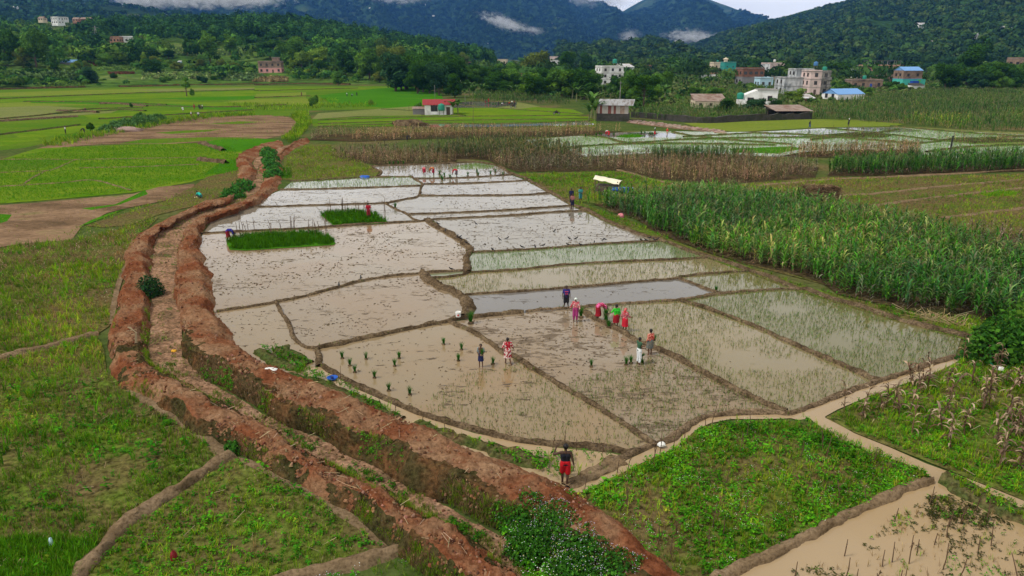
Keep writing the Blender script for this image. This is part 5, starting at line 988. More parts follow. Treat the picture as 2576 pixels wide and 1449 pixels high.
STEM = plain('banana_stem', (.16, .17, .07), .7, .3)
BAN = [banana_mesh(k) for k in range(4)]
def banana(p, h, label, group=None):
    c, s = random.choice(BAN); r = empty('banana_plant', p, random.uniform(0, 6.28), label, 'banana plant', group); r.scale = (h, h, h); put('leaf_crown', c, r); put('stem', s, r)
def bananas(pts, h, label, group):
    for u, v in pts: banana(G(u, v), h * random.uniform(.8, 1.15), label, group)
bananas([(1128, 287), (1140, 289), (1152, 286)], 4.6, 'banana plant against the right wall of the red-roofed hut', 'bananas by the hut')
bananas([(1482, 303), (1496, 304), (1508, 303)], 5.5, 'banana plant leaning on the left side of the tin shed', 'bananas by the shed'); banana(G(1488, 296), 7.5, 'tallest banana plant rising over the tin shed')
bananas([(1440, 248), (1460, 250), (1480, 252), (1500, 250), (1520, 246), (1535, 252), (1470, 244), (1510, 242), (1450, 255)], 6, 'banana plant in the row under the big leafy trees', 'banana row')
bananas([(1660, 250), (1650, 254), (1672, 252)], 5.5, 'banana plant at the foot of the big spreading tree', 'bananas under the spreading tree')
bananas([(random.uniform(1670, 1850), random.uniform(196, 218)) for _ in range(34)], 5.2, 'banana plant in the plantation below the teal house', 'banana plantation')
bananas([(1180, 243), (1196, 240), (1212, 243), (1190, 250), (1295, 250)], 6, 'banana plant at the end of the dark tree belt', 'bananas by the tree belt')
bananas([(random.uniform(700, 960), random.uniform(186, 200)) for _ in range(22)], 7, 'banana plant in the grove right of the pink house', 'banana grove')
bananas([(2090, 214), (2110, 210), (2130, 213), (2145, 208)], 5, 'banana plant right of the stained house', 'bananas by the stained house')
bananas([(2345, 216), (2360, 212), (2375, 215)], 6, 'banana plant right of the turquoise house', 'bananas by the turquoise house')
# bushes close by
def shrub(name, u, v, w, h, n, leaf, cols, label, flower=None, nf=0, depth=None):
    p = G(u, v); r = empty(name, p, 0, label, 'bush'); mb = MB(); rg = np.random.default_rng(int(u * 7 + v)); D = depth or w
    d = rg.normal(0, 1, (n, 3)); d /= np.linalg.norm(d, axis=1)[:, None]; d[:, 2] = np.abs(d[:, 2])
    f = rg.uniform(.35, 1.08, n) ** .5; lump = .75 + .5 * fbm(d[:, 0] * 2.2 + u, d[:, 1] * 2.2 + d[:, 2] * 2, 3, 9)
    c = d * (f * lump)[:, None] * np.array([w / 2, D / 2, h]); c[:, 2] += .04
    s = leaf * rg.uniform(.6, 1.3, (n, 1)); t1 = rg.normal(0, 1, (n, 3)); t1 /= np.linalg.norm(t1, axis=1)[:, None]; t2 = np.cross(d + rg.normal(0, .5, (n, 3)), t1)
    V = np.stack([c - t1 * s, c - t2 * s * .5, c + t1 * s, c + t2 * s * .5], 1).reshape(-1, 3)
    cc = (np.array(cols)[rg.integers(0, len(cols), n)] * rg.uniform(.6, 1.4, (n, 1)))[:, None].repeat(4, 1).reshape(-1, 3)
    mb.add(V, np.arange(len(V)).reshape(-1, 4), 0, np.clip(cc, 0, 1)); mb.build('foliage', L_leaf, r)
    tk = MB()
    for k in range(5):
        q = rg.normal(0, 1, 3) * np.array([w * .22, D * .22, 0]); tk.tube([(0, 0, 0), q * .5 + np.array([0, 0, h * .4]), q + np.array([0, 0, h * .75])], [.03, .02, .008], 5, cap=False)
    tk.build('stem', BARK, r)
    if nf:
        fb = MB(); d = rg.normal(0, 1, (nf, 3)); d /= np.linalg.norm(d, axis=1)[:, None]; d[:, 2] = np.abs(d[:, 2]) * .9 + .1
        k = fbm(d[:, 0] * 3 + v, d[:, 1] * 3, 2, 4); d = d[k > .42]; m = len(d); lump = .75 + .5 * fbm(d[:, 0] * 2.2 + u, d[:, 1] * 2.2 + d[:, 2] * 2, 3, 9)
        c = d * lump[:, None] * np.array([w / 2, D / 2, h]) * 1.05; c[:, 2] += .05
        a = rg.uniform(0, 6.28, m); s = rg.uniform(.009, .02, (m, 1)); t1 = np.stack([np.cos(a), np.sin(a), a * 0], -1) * s; t2 = np.stack([-np.sin(a), np.cos(a), a * 0 + .4], -1) * s
        V = np.stack([c - t1, c - t2, c + t1, c + t2], 1).reshape(-1, 3); fcol = np.array(flower)[rg.integers(0, len(flower), m)]
        fb.add(V, np.arange(len(V)).reshape(-1, 4), 0, fcol[:, None].repeat(4, 1).reshape(-1, 3)); fb.build('blossom', L_petal, r)['kind'] = 'stuff'
    return r
GB = ((.035, .14, .012), (.055, .18, .016), (.025, .10, .012)); FL = ((.50, .50, .62), (.58, .58, .66), (.50, .48, .16), (.42, .41, .58))
shrub('dark_shrub', 378, 744, 1.7, 1.25, 1500, .09, ((.018, .06, .022), (.025, .08, .02)), 'dark bushy shrub growing on the left mound')
shrub('green_bush', 585, 498, 2.6, 1.1, 900, .16, ((.035, .15, .02), (.05, .18, .025)), 'nearest lush green bush on the left mound of the canal', depth=3.5)
shrub('green_bush', 612, 478, 2.6, 1.2, 900, .16, ((.035, .15, .02), (.05, .18, .025)), 'second lush bush behind the nearest one on the canal mound', depth=4)
for i, (u, v, w_) in enumerate(((688, 445, 2.4), (684, 425, 2.6), (680, 408, 2.8), (676, 392, 2.8))):
    shrub('green_bush', u, v, w_, 1.3, 700, .18, ((.04, .17, .025), (.06, .2, .03)), ('front', 'second', 'third', 'last')[i] + ' leafy bush of the row lining the canal head', depth=3)
shrub('round_shrub', 588, 1136, .75, .42, 500, .07, GB, 'small leafy shrub where the clay bund meets the left mound')
for i, (u, v, w_, h_, n_, nf_, lb) in enumerate((
 (1268, 1310, 1.1, .8, 1500, 0, 'dark leafless-flowered bush at the upper left of the flowering thicket'), (1325, 1318, 1.9, 1.0, 4200, 420, 'white-flecked bush at the top of the flowering thicket'),
 (1398, 1352, 2.2, 1.0, 4800, 560, 'broad white-flowering bush in the middle of the thicket'), (1340, 1395, 1.7, .8, 3400, 160, 'dark green bush at the lower left of the thicket'),
 (1468, 1400, 2.0, .9, 4600, 700, 'most heavily flowering bush of the thicket'), (1560, 1462, 1.9, .8, 4000, 560, 'flowering bush at the bottom edge beside the red path'), (1440, 1470, 1.8, .8, 3600, 420, 'flowering bush at the bottom left of the thicket'), (1385, 1310, 1.3, .7, 1800, 200, 'small bush against the red mound in the thicket'))):
    shrub('flowering_bush', u, v, w_, h_, n_, .055, GB, lb.replace('leafless-flowered', 'flowerless'), FL, nf_)
weeds('spreading flowering weeds round the thicket', [(1235, 1300), (1290, 1240), (1400, 1240), (1480, 1300), (1560, 1400), (1640, 1470), (1660, 1560), (1350, 1560), (1300, 1400)], [(pwf, 20, .4, (.6, .40, 150), None), (pw, 24, .42, (.5, .40, 151), None), (pg, 8, .4, None, None)], z=.1)
shrub('creeper_bush', 2510, 905, 4.0, 2.4, 3000, .13, ((.035, .13, .012), (.06, .17, .015), (.025, .09, .014)), 'large-leaved creeper bush at the end of the maize', depth=3)
shrub('creeper_bush', 2590, 880, 4.0, 2.8, 2400, .13, ((.06, .16, .015), (.10, .2, .02)), 'yellowish climbing creeper at the right edge of the maize', depth=3)
for i, (u, v, w_, h_) in enumerate(((300, 322, 5, 1.6), (330, 318, 6, 2.0), (365, 312, 6, 2.2), (280, 330, 5, 1.5), (395, 303, 5, 1.6))):
    shrub('hedge_bush', u, v, w_, h_, 500, .3, ((.06, .15, .04), (.08, .18, .05)), ('pale tall grass bush nearest the rubble heap', 'big pale bush of the hedge above the rubble heap', 'largest pale bush of the hedge on the terrace bank', 'leftmost pale bush of the hedge on the terrace bank', 'rightmost pale bush of the hedge on the terrace bank')[i])
weeds('tall grass along the bank of the ploughed terraces', [(90, 372), (150, 350), (230, 335), (330, 318), (430, 299), (550, 288), (640, 284), (640, 292), (540, 297), (440, 310), (350, 328), (250, 346), (170, 366)], [(pg, 1.6, .9, None, None), (pw, .8, .8, None, None)])
weeds('tufts in the grassy ditch beyond the mounds', [(712, 350), (735, 330), (745, 310), (730, 296), (750, 282), (775, 285), (785, 310), (770, 330), (750, 350), (730, 362)], [(pg, 3, .9, None, None), (pw, 1, .8, None, None)])
weeds('rough grass bank behind the left terraces', [(560, 262), (700, 262), (830, 250), (950, 262), (940, 270), (780, 274), (640, 280)], [(pg, .5, 1.0, (.04, .45, 90), None)])

mb = MB()
for i in (0, 1, 2, 3, 4, 5, 6, 7, 8, 13):                      # tufts growing on the paddy bunds
    L = smooth_line(W(B[i]), .3); P = L[R.random(len(L)) < .38] + R.normal(0, .1, (1, 3)) * 0; P = P + np.column_stack([R.normal(0, .13, len(P)), R.normal(0, .13, len(P)), np.full(len(P), .09)])
    scatter(mb, pg, P, .15, (.8, .85, .9), cjit=.3, sjit=.5)
tag(mb.build('bund_grass', L_grass), 'sparse grass tufts on the paddy bunds', None, None, 'stuff')
# ---------------------------------------------------------------- village
PANE = plain('window_dark', (.025, .03, .035), .2, .2, spec=.5); FRAME = plain('window_frame', (.10, .07, .05), .7); CONC = plain('stained_concrete', (.30, .29, .27), .9, .3, .8, dirt=(.10, .10, .095), dsc=.35)
WHITE = plain('white_wash', (.80, .81, .82), .85, .08, .5, dirt=(.5, .5, .48), dsc=.2); CREAM = plain('cream_paint', (.62, .53, .40), .85, .1); PEACH = plain('peach_paint', (.55, .29, .19), .85, .12, dirt=(.3, .18, .13), dsc=.4)
PINK = plain('pink_paint', (.66, .33, .31), .85, .1); PALEP = plain('pale_pink_paint', (.68, .52, .49), .85, .1, dirt=(.45, .38, .36), dsc=.4); BRICK = plain('raw_brick', (.22, .10, .065), .95, .35, 2, dirt=(.13, .075, .055), dsc=.6)
BROWNW = plain('brown_plaster', (.27, .19, .14), .95, .3, .8, dirt=(.14, .10, .08), dsc=.4); TEAL = plain('teal_paint', (.03, .27, .24), .8, .1); TURQ = plain('turquoise_paint', (.08, .52, .43), .8, .1); LIME = plain('lime_paint', (.14, .52, .04), .8, .1)
GREYW = plain('grey_cement', (.20, .20, .21), .95, .25, 1.0); LBLUE = plain('light_blue_paint', (.40, .60, .72), .85, .1); STAIN = plain('streaked_white', (.55, .57, .60), .9, .1, .5, dirt=(.17, .19, .21), dsc=.32, stretch=(1.5, 1.5, .5)); REDB = plain('red_brick_paint', (.28, .06, .05), .9, .2)
TINW = plain('bright_tin', (.62, .64, .66), .45, .15, 2, .2, dirt=(.35, .30, .27), dsc=.4); TINR = plain('rusty_tin', (.30, .23, .19), .6, .35, 1.5, .1, dirt=(.17, .085, .05), dsc=.6); BLUER = plain('blue_sheet_roof', (.16, .34, .66), .5, .1); DBLUE = plain('deep_blue_paint', (.02, .07, .40), .6, .1); REDR = plain('red_sheet_roof', (.27, .03, .035), .65, .2); SALM = plain('salmon_roof', (.62, .22, .19), .7, .1)
STONE = plain('dark_stone', (.055, .05, .045), .95, .5, 2.5, dirt=(.03, .035, .02), dsc=.8); GTANK = plain('green_tank', (.015, .22, .15), .5, .1); BTANK = plain('blue_tank', (.05, .16, .35), .5, .1); KTANK = plain('black_tank', (.02, .02, .022), .5, .1); WOODD = plain('old_wood', (.10, .075, .055), .9, .3)
def win_meshes(w, h):
    f = MB(); t = .09
    for x0, x1, z0, z1 in ((-w / 2 - t, w / 2 + t, h, h + t), (-w / 2 - t, w / 2 + t, -t, 0), (-w / 2 - t, -w / 2, 0, h), (w / 2, w / 2 + t, 0, h), (-.03, .03, 0, h)): f.box(x0, x1, -.06, .04, z0, z1)
    p = MB().box(-w / 2, w / 2, -.02, .03, 0, h); return f.mesh('window', FRAME), p.mesh('pane', PANE)
WM = {k: win_meshes(*k) for k in ((1.1, 1.3), (1.6, 1.4), (.7, .7))}
def window(par, x, y, z, k=(1.1, 1.3), rz=0.0):
    f, p = WM[k]; o = put('window', f, par, (x, y, z)); o.rotation_euler = (0, 0, rz); put('pane', p, o)
def house(name, label, u, vb, wpx, hpx, depth, walls, ns=2, nw=2, yaw=0.0, roof='flat', roofm=None, base=None, par=.5, side=None, wk=(1.1, 1.3), balcony=False, doorm=None, frontonly=False, skip=(), over=.25):
    """storeyed house: front centre of its base at picture (u, vb); walls lists one material per storey"""
    p = ground_at(u, vb) if base is None else base; m = mpp(p); w, h = wpx * m, hpx * m
    r = empty(name, p, yaw, label, 'house'); sh = h / ns; mats = list(dict.fromkeys(walls + ([side] if side else [])))
    mb = MB()
    for s in range(ns):
        wm = walls[min(s, len(walls) - 1)]; mb.box(-w / 2, w / 2, 0, depth, s * sh - (2.0 if s == 0 else 0), (s + 1) * sh - (.14 if roof == 'flat' or s < ns - 1 else 0), mats.index(wm))
    if side: mb.box(-w / 2 - .03, -w / 2 - .002, .01, depth - .01, -1, h - .2, mats.index(side))
    mb.build('wall', mats, r)
    for s in range(1, ns + 1):
        if s == ns and roof != 'flat': break
        o = over if s == ns else .12; MB().box(-w / 2 - o, w / 2 + o, -o, depth + o, s * sh - .14, s * sh + .02).build('floor_slab' if s < ns else 'roof_slab', roofm or CONC, r)
    if roof == 'flat' and par > 0:
        mb = MB(); z0, z1 = ns * sh + .02, ns * sh + .02 + par; t = .12
        mb.box(-w / 2, w / 2, 0, t, z0, z1).box(-w / 2, w / 2, depth - t, depth, z0, z1).box(-w / 2, -w / 2 + t, t, depth - t, z0, z1).box(w / 2 - t, w / 2, t, depth - t, z0, z1)
        mb.build('parapet', walls[-1], r)
    if roof in ('gable', 'mono', 'gabley'): tinroof(r, w, depth, h, roof, roofm or TINW, over)
    for s in range(ns):
        for k in range(nw):
            if (s, k) in skip: continue
            x = (k + .5) / nw * w - w / 2
            if s == 0 and k == nw // 2 and doorm is not None:
                MB().box(x - .5, x + .5, -.05, .02, 0, min(2.1, sh * .8)).build('door', doorm, r)
            else: window(r, x, -.03, s * sh + sh * .3, wk)
        if not frontonly and depth > 5:
            for y in (depth * .3, depth * .7): window(r, -w / 2 - .05 if u > U0 else w / 2 + .03, y, s * sh + sh * .3, wk, pi / 2 if u <= U0 else -pi / 2)
    if balcony:
        for s in range(1, ns):
            MB().box(w * .1, w / 2, -1.1, -.13, s * sh - .14, s * sh).box(w * .1, w / 2, -1.1, -1.03, s * sh, s * sh + .8).build('balcony', walls[0], r)
    return r, w, h
def tinroof(r, w, depth, h, kind, mat, over=.3, name='roof', rise=None):
    n = max(8, int(w / .35)); xs = np.linspace(-w / 2 - over, w / 2 + over, n * 2 + 1); zig = (np.arange(len(xs)) % 2) * .035
    rise = rise or depth * .22
    if kind == 'gable': ys = [(-over, -over * .3), (depth / 2, rise), (depth + over, -over * .3)]
    elif kind == 'mono': ys = [(-over, -.05), (depth + over, rise)]
    if kind == 'gabley':                            # ridge runs front to back
        rise = rise or w * .2; ys2 = np.linspace(-over, depth + over, 9); V = [(x, y, h + z) for y in ys2 for x, z in ((-w / 2 - over, -.1), (0, rise), (w / 2 + over, -.1))]
        F = [(i * 3 + j, i * 3 + j + 1, i * 3 + j + 4, i * 3 + j + 3) for i in range(8) for j in range(2)]
        mb = MB().add(V, F); V2 = [(a, b, c + .05) for a, b, c in V]; mb.add(V2, F); o = mb.build(name, mat, r)
        MB().add([(-w / 2, .01, h), (w / 2, .01, h), (0, .01, h + rise - .1), (-w / 2, depth - .01, h), (w / 2, depth - .01, h), (0, depth - .01, h + rise - .1)], [(0, 1, 2), (4, 3, 5)]).build('gable', r.children[0].data.materials[0] if r.children else mat, r); return o
    V = [(x, y, h + z + q) for (y, z) in ys for x, q in zip(xs, zig)]; m = len(xs)
    F = [(i * m + j, i * m + j + 1, (i + 1) * m + j + 1, (i + 1) * m + j) for i in range(len(ys) - 1) for j in range(m - 1)]
    mb = MB().add(V, F); mb.add([(a, b, c - .05) for a, b, c in V], [f[::-1] for f in F])
    if kind == 'gable': pass
    o = mb.build(name, mat, r)
    mt = r.children[0].data.materials[0] if r.children else mat
    if kind == 'gable': MB().add([(-w / 2, 0, h), (-w / 2, depth, h), (-w / 2, depth / 2, h + rise - .06), (w / 2, 0, h), (w / 2, depth, h), (w / 2, depth / 2, h + rise - .06)], [(1, 0, 2), (3, 4, 5)]).build('gable', mt, r)
    else: MB().add([(-w / 2, 0, h), (-w / 2, depth, h), (-w / 2, depth, h + rise - .1), (w / 2, 0, h), (w / 2, depth, h), (w / 2, depth, h + rise - .1), ], [(1, 0, 2), (3, 4, 5)]).add([(-w / 2, depth, h), (w / 2, depth, h), (w / 2, depth, h + rise - .1), (-w / 2, depth, h + rise - .1)], [(0, 3, 2, 1)]).build('gable', mt, r)
    return o
def tank(p, r_, h, mat, label, stand=0.0):
    t = empty('water_tank', p, 0, label, 'water tank')
    b = MB().lathe([(0, stand), (r_, stand), (r_ * 1.03, stand + h * .2), (r_, stand + h * .28), (r_ * 1.03, stand + h * .5), (r_, stand + h * .58), (r_ * 1.03, stand + h * .8), (r_ * .8, stand + h * .93), (r_ * .3, stand + h), (0, stand + h)], 16); b.build('body', mat, t, True)
    MB().lathe([(0, stand + h), (r_ * .3, stand + h), (r_ * .3, stand + h * 1.07), (0, stand + h * 1.08)], 12).build('lid', mat, t)
    if stand > .1:
        mb = MB(); q = r_ * .65
        for x in (-q, q):
            for y in (-q, q): mb.box(x - .04, x + .04, y - .04, y + .04, 0, stand)
        mb.box(-q - .1, q + .1, -q - .1, q + .1, stand - .08, stand); mb.build('stand', CONC, t)
def on(p, dx, dy, dz): return (p[0] + dx, p[1] + dy, p[2] + dz)
def top_of(u, vb, wpx, hpx, fx, depth, par=0.0):
    p = ground_at(u, vb); m = mpp(p); return (p[0] + wpx * m * fx, p[1] + depth, p[2] + hpx * m + par + .03)
# left side
house('village_house', 'two-storey house, pink below and raw brown above, at the edge of the left fields', 680, 184, 56, 27, 9, [PINK, BROWNW], 2, 4, .12, par=.6, doorm=FRAME)
t = top_of(680, 184, 56, 27, .22, 3); r = empty('stair_house', t, .12, 'grey stair block on the roof of the pink and brown house', 'roof block'); MB().box(-2.2, 2.2, 0, 3, 0, 2.6).build('wall', BROWNW, r); MB().box(-2.5, 2.5, -.3, 3.3, 2.6, 2.8).build('roof_slab', CONC, r)
house('hill_house', 'peach house joined to a white one high on the left terraces', 289, 107, 24, 13, 8, [PEACH], 1, 3, .05, par=.6); house('hill_house', 'white house with dark openings beside the peach one on the left terraces', 319, 107, 34, 13, 8, [WHITE], 1, 3, .05, par=.8, wk=(1.6, 1.4))
def at_hill(u, v, hill=None):
    for d in np.arange(900, 2300, 8):
        q = AT(u, v, d)
        if q[2] <= max(hl.z(np.array([q[0]]), np.array([q[1]]))[0] if d < 1500 else -9, hm.z(np.array([q[0]]), np.array([q[1]]))[0]): return q
    return AT(u, v, 1400)
house('hill_house', 'tall white house on the skyline of the left ridge', 138, 59, 20, 16, 9, [WHITE], 2, 3, -.3, base=AT(138, 60, 960)); house('hill_house', 'low white house behind the tall one on the left ridge', 152, 50, 16, 7, 8, [WHITE], 1, 2, -.2, base=AT(152, 51, 985))
house('hill_house', 'brown roofed farmhouse right of the white ridge houses', 215, 54, 24, 8, 8, [BRICK], 1, 3, .1, 'gable', TINR, base=AT(215, 56, 980)); house('hill_house', 'small orange-walled farmhouse left of the brown roofed one', 190, 52, 14, 6, 8, [PEACH], 1, 2, .1, 'gable', TINR, base=AT(190, 54, 990)); house('hill_house', 'pale farmhouse at the far left of the ridge', 102, 50, 12, 6, 8, [CREAM], 1, 2, 0, 'gable', TINR, base=AT(102, 52, 990))
r, w_, h_ = house('farm_shed', 'open shed with a pale blue metal roof on the left terraces', 168, 164, 32, 7, 7, [GREYW], 1, 0, .1, 'mono', BLUER)
house('kiosk', 'little blue and white kiosk among bushes on the terraces', 451, 161, 7, 6, 2.5, [LBLUE], 1, 1, 0, 'mono', TINW, wk=(.7, .7))
# red roofed hut
pR = G(1105, 289); r = empty('farm_hut', pR, .10, 'white farm hut with a red metal roof standing in the rice', 'hut'); m = mpp(pR); w_ = 72 * m
mb = MB().box(-w_ / 2, w_ / 2, 0, 5, -.2, 2.75); mb.box(-w_ / 2 - .02, -w_ / 2 - .002, .05, 4.95, 0, 2.7, 1); mb.build('wall', [WHITE, BROWNW], r); tinroof(r, w_, 5, 2.75, 'gable', REDR, .55, rise=1.15)
window(r, -1.3, -.03, 1.0, (1.6, 1.4)); MB().box(-.9 - 1.3, .9 - 1.3, -.4, -.05, .1, .8).build('counter', WHITE, r); MB().box(1.9, 2.9, -.05, .02, 0, 2.0).build('door', WOODD, r)
MB().tube([(-1.0, 5.2, 0), (-1.0, 5.2, 7.5)], .06, 6).build('mast', CONC, r)
tank(on(pR, .75, -1.3, 0), .85, 1.7, GTANK, 'green water tank on a stand before the red-roofed hut', 1.25)
r = empty('lean_to', G(1054, 288), .1, 'small grey lean-to under the bush beside the red-roofed hut', 'shed'); MB().box(-1.6, 1.6, 0, 2, 0, 1.5).build('wall', GREYW, r); tinroof(r, 3.2, 2, 1.5, 'mono', TINR, .2)
# tin shed
pS = G(1546, 305); r = empty('tin_shed', pS, -.22, 'tin shed with a grey corrugated roof on a dark stone base', 'shed'); m = mpp(pS)
mb = MB().box(-4.4, 3.2, 0, 5, -.2, 1.75, 0); mb.build('wall', STONE, r)
mb = MB(); rg = random.Random(4); x = -4.4
while x < 3.15: d = rg.uniform(.35, .6); x2 = min(x + d, 3.2); mb.box(x, x2 - .01, -.03 - rg.random() * .03, .03, 1.77, 3.7 + .1 * rg.random(), rg.choice((0, 0, 1, 1, 2))); x = x2
for y in np.arange(.06, 4.8, .5): mb.box(-4.46, -4.38, y, y + .48, 1.77, 3.8, rg.choice((0, 1)))
mb.build('tin_wall', [TINR, plain('grey_tin', (.33, .31, .29), .7, .25, 2), plain('maroon_tin', (.16, .055, .045), .8, .25, 2)], r)
tinroof(r, 7.6, 5, 3.75, 'mono', plain('weathered_tin', (.36, .37, .38), .5, .3, 2, .2, dirt=(.17, .14, .12), dsc=.5, stretch=(2.5, .4, 1)), .5, rise=1.1)
# stone wall and ruin
def wall_run(pts, h, th, label, mat):
    L = smooth_line(W(pts), 1.2); n = len(L); t = np.gradient(L, axis=0); t /= np.linalg.norm(t, axis=1)[:, None]; nx = np.stack([-t[:, 1], t[:, 0], t[:, 0] * 0], -1) * th / 2
    hz = h * (.85 + .3 * vnoise(np.arange(n) * .6, np.zeros(n), 3)); up = np.zeros((n, 3)); up[:, 2] = hz
    V = np.stack([L - nx, L - nx + up, L + nx + up, L + nx], 1); V[:, (0, 3), 2] = -.1; i = np.arange(n - 1)[:, None] * 4; j = np.arange(3)[None]
    tag(MB().add(V.reshape(-1, 3), np.stack([i + j, i + j + 4, i + j + 5, i + j + 1], -1).reshape(-1, 4)).add(V[0], [(0, 1, 2, 3)]).add(V[-1], [(3, 2, 1, 0)]).build('stone_wall', mat), label, 'wall')
wall_run([(1588, 295), (1622, 297), (1700, 305), (1780, 310), (1880, 305), (1945, 303), (2040, 299)], 1.5, .6, 'long black dry-stone wall round the maize plot', STONE)
pT = G(1996, 299); r = empty('cattle_shed', pT, .05, 'low cattle shed under weathered tin sheets behind the stone wall', 'shed'); w_ = 86 * mpp(pT)
mb = MB()
for x in (-w_ / 2 + .4, 0, w_ / 2 - .4):
    for y in (.6, 7): mb.box(x - .1, x + .1, y - .1, y + .1, 0, 1.9 + (y > 3) * .9)
mb.build('post', WOODD, r); MB().box(-w_ / 2, w_ / 2, 7.2, 7.5, 0, 2.4).box(w_ / 2 - .3, w_ / 2, .7, 7, 0, 1.9).build('wall', STONE, r); tinroof(r, w_, 7.6, 1.95, 'mono', TINR, .5, rise=.95)
# right-hand village
house('white_house', 'tall white three-storey house with a green roof tank', 1540, 214, 58, 44, 10, [WHITE], 3, 3, .25, par=.5, balcony=True, doorm=FRAME); house('white_house', 'grey-green wing joined to the tall white house', 1578, 206, 34, 36, 8, [plain('grey_green_wall', (.42, .50, .46), .85)], 2, 2, .25, 'mono', TINW)
tank(top_of(1540, 214, 58, 44, .12, 4, .5), 1.2, 2.2, GTANK, 'large green tank on the roof of the tall white house', 1.2)
house('brick_house', 'unplastered brick block behind the spreading tree', 1617, 186, 42, 19, 9, [BRICK], 1, 4, .1, par=.8)
house('village_house', 'long house under a salmon pink roof among trees', 1332, 200, 88, 14, 8, [PEACH], 1, 4, .05, 'gable', SALM); house('village_house', 'cream two-storey house above the salmon roof', 1333, 186, 28, 24, 8, [CREAM], 2, 3, .1, par=.6, balcony=True); house('village_house', 'white block glimpsed between trees right of the cream house', 1400, 184, 22, 30, 9, [WHITE], 3, 2, .1, par=.5)
house('village_house', 'peach two-storey house with verandas beside the teal wall', 1808, 190, 30, 30, 9, [PEACH, CREAM], 2, 2, .1, par=.7, balcony=True); house('village_house', 'plain teal house right of the peach one', 1835, 192, 30, 34, 9, [TEAL], 2, 2, .1, par=.3, wk=(.7, .7))
pc = top_of(1826, 192, 30, 34, 0, 4, .3); r = empty('cupola', pc, 0, 'cream octagonal cupola on top of the teal house', 'cupola'); MB().lathe([(1.5, 0), (1.5, 1.8)], 8).build('wall', CREAM, r); MB().lathe([(2.4, 1.8), (1.2, 2.5), (.4, 2.7), (.35, 3.2), (0, 3.3)], 8).build('roof', CREAM, r)
tank(top_of(1806, 190, 30, 30, 0, 4, .7), .8, 1.5, GTANK, 'green tank on the peach house beside the cupola')
wall_run([(1758, 196), (1790, 195), (1833, 196)], 2.2, .4, 'white garden wall in front of the teal house', WHITE)
house('village_house', 'half built brick house above the grey cement wall', 1893, 214, 56, 40, 10, [GREYW, BRICK], 2, 4, .1, par=.4, skip=((0, 0), (0, 1), (0, 2), (0, 3)), wk=(1.6, 1.4)); house('village_house', 'small light blue house joined to the grey cement wall', 1927, 221, 34, 24, 7, [LBLUE], 1, 2, .1, par=.3, balcony=False)
house('village_house', 'pale pink house with stained side behind the brick one', 1952, 200, 42, 38, 10, [PALEP], 2, 3, .3, par=.6, side=STAIN, balcony=True); tank(top_of(1952, 200, 42, 38, -.1, 3, .6), .8, 1.5, plain('white_tank', (.6, .6, .58), .5), 'white tank on the pale pink house', .5)
house('stained_house', 'big blank wall of a house streaked with black stains', 2008, 237, 78, 40, 10, [STAIN], 2, 0, .05, par=.2); house('stained_house', 'upper stained block between blank wall and pink front', 2020, 232, 44, 55, 9, [STAIN], 3, 0, .05, par=.3); house('stained_house', 'pink three-storey front joined to the stained wall', 2048, 239, 28, 58, 9, [PALEP], 3, 1, .05, par=.3, doorm=FRAME); house('stained_house', 'grey balconied wing right of the pink front', 2072, 238, 26, 56, 8, [CONC], 3, 1, .05, par=.3, balcony=True)
tank(top_of(2040, 232, 44, 55, .25, 3, .4), .9, 1.7, BTANK, 'blue tank on a stand above the pink front', 1.0); tank(top_of(2072, 238, 26, 56, 0, 2, .3), .9, 1.5, GTANK, 'green tank on the grey balconied wing')
pW = G(1905, 272); r = empty('white_house', pW, -.18, 'low white house with a slanting roof line behind dark bushes', 'house'); m = mpp(pW); w_, h_ = 92 * m, 44 * m
MB().add([(-w_ / 2, 0, -.3), (w_ / 2, 0, -.3), (w_ / 2, 0, h_), (-w_ * .02, 0, h_), (-w_ * .32, 0, h_ * .72), (-w_ / 2, 0, h_ * .72)][:0] or [(-w_ * .34, 0, -.3), (w_ / 2, 0, -.3), (w_ / 2, 0, h_), (-w_ * .02, 0, h_), (-w_ * .34, 0, h_ * .72), (-w_ * .34, 7, -.3), (w_ / 2, 7, -.3), (w_ / 2, 7, h_), (-w_ * .02, 7, h_), (-w_ * .34, 7, h_ * .72)], [(0, 1, 2, 3), (1, 6, 7, 2), (5, 0, 4, 9), (3, 2, 7, 8), (4, 3, 8, 9)]).add([(-w_ * .34, 0, -.3), (-w_ * .02, 0, h_), (-w_ * .34, 0, h_ * .72)], [(0, 1, 2)]).box(-w_ / 2, -w_ * .34 - .01, .3, 7, h_ * .18, h_ * .42).box(-w_ / 2 + .2, -w_ / 2 + .7, .5, 1, -.2, h_ * .18).build('wall', WHITE, r)
MB().box(-w_ * .03, w_ / 2 + .3, -.3, 7.3, h_ + .01, h_ + .18).build('roof_slab', CONC, r); window(r, -w_ * .2, -.04, h_ * .3, (1.6, 1.4)); window(r, w_ * .3, -.04, h_ * .42, (1.1, 1.3))
tank(on(pW, -w_ * .42, 2.5, h_ * .42), 1.0, 1.9, GTANK, 'green tank on the terrace of the low white house', .3)
r, w_, h_ = house('tin_roof_house', 'low whitewashed building under rusty and white tin sheets', 1788, 271, 78, 16, 8, [CREAM], 1, 3, -.05, 'mono', TINR, wk=(.7, .7)); house('tin_roof_house', 'shed under a bright tin sheet beside the spreading tree', 1578, 234, 28, 12, 6, [WOODD], 1, 0, 0, 'mono', TINW); house('tin_roof_house', 'shed under bright tin right of the spreading tree', 1645, 246, 22, 8, 5, [WOODD], 1, 0, 0, 'mono', TINW)
pB = G(2136, 250); house('blue_roof_shed', 'long white shed with a bright blue gabled roof', 2140, 250, 84, 13, 8, [WHITE], 1, 0, .35, 'gable', BLUER)
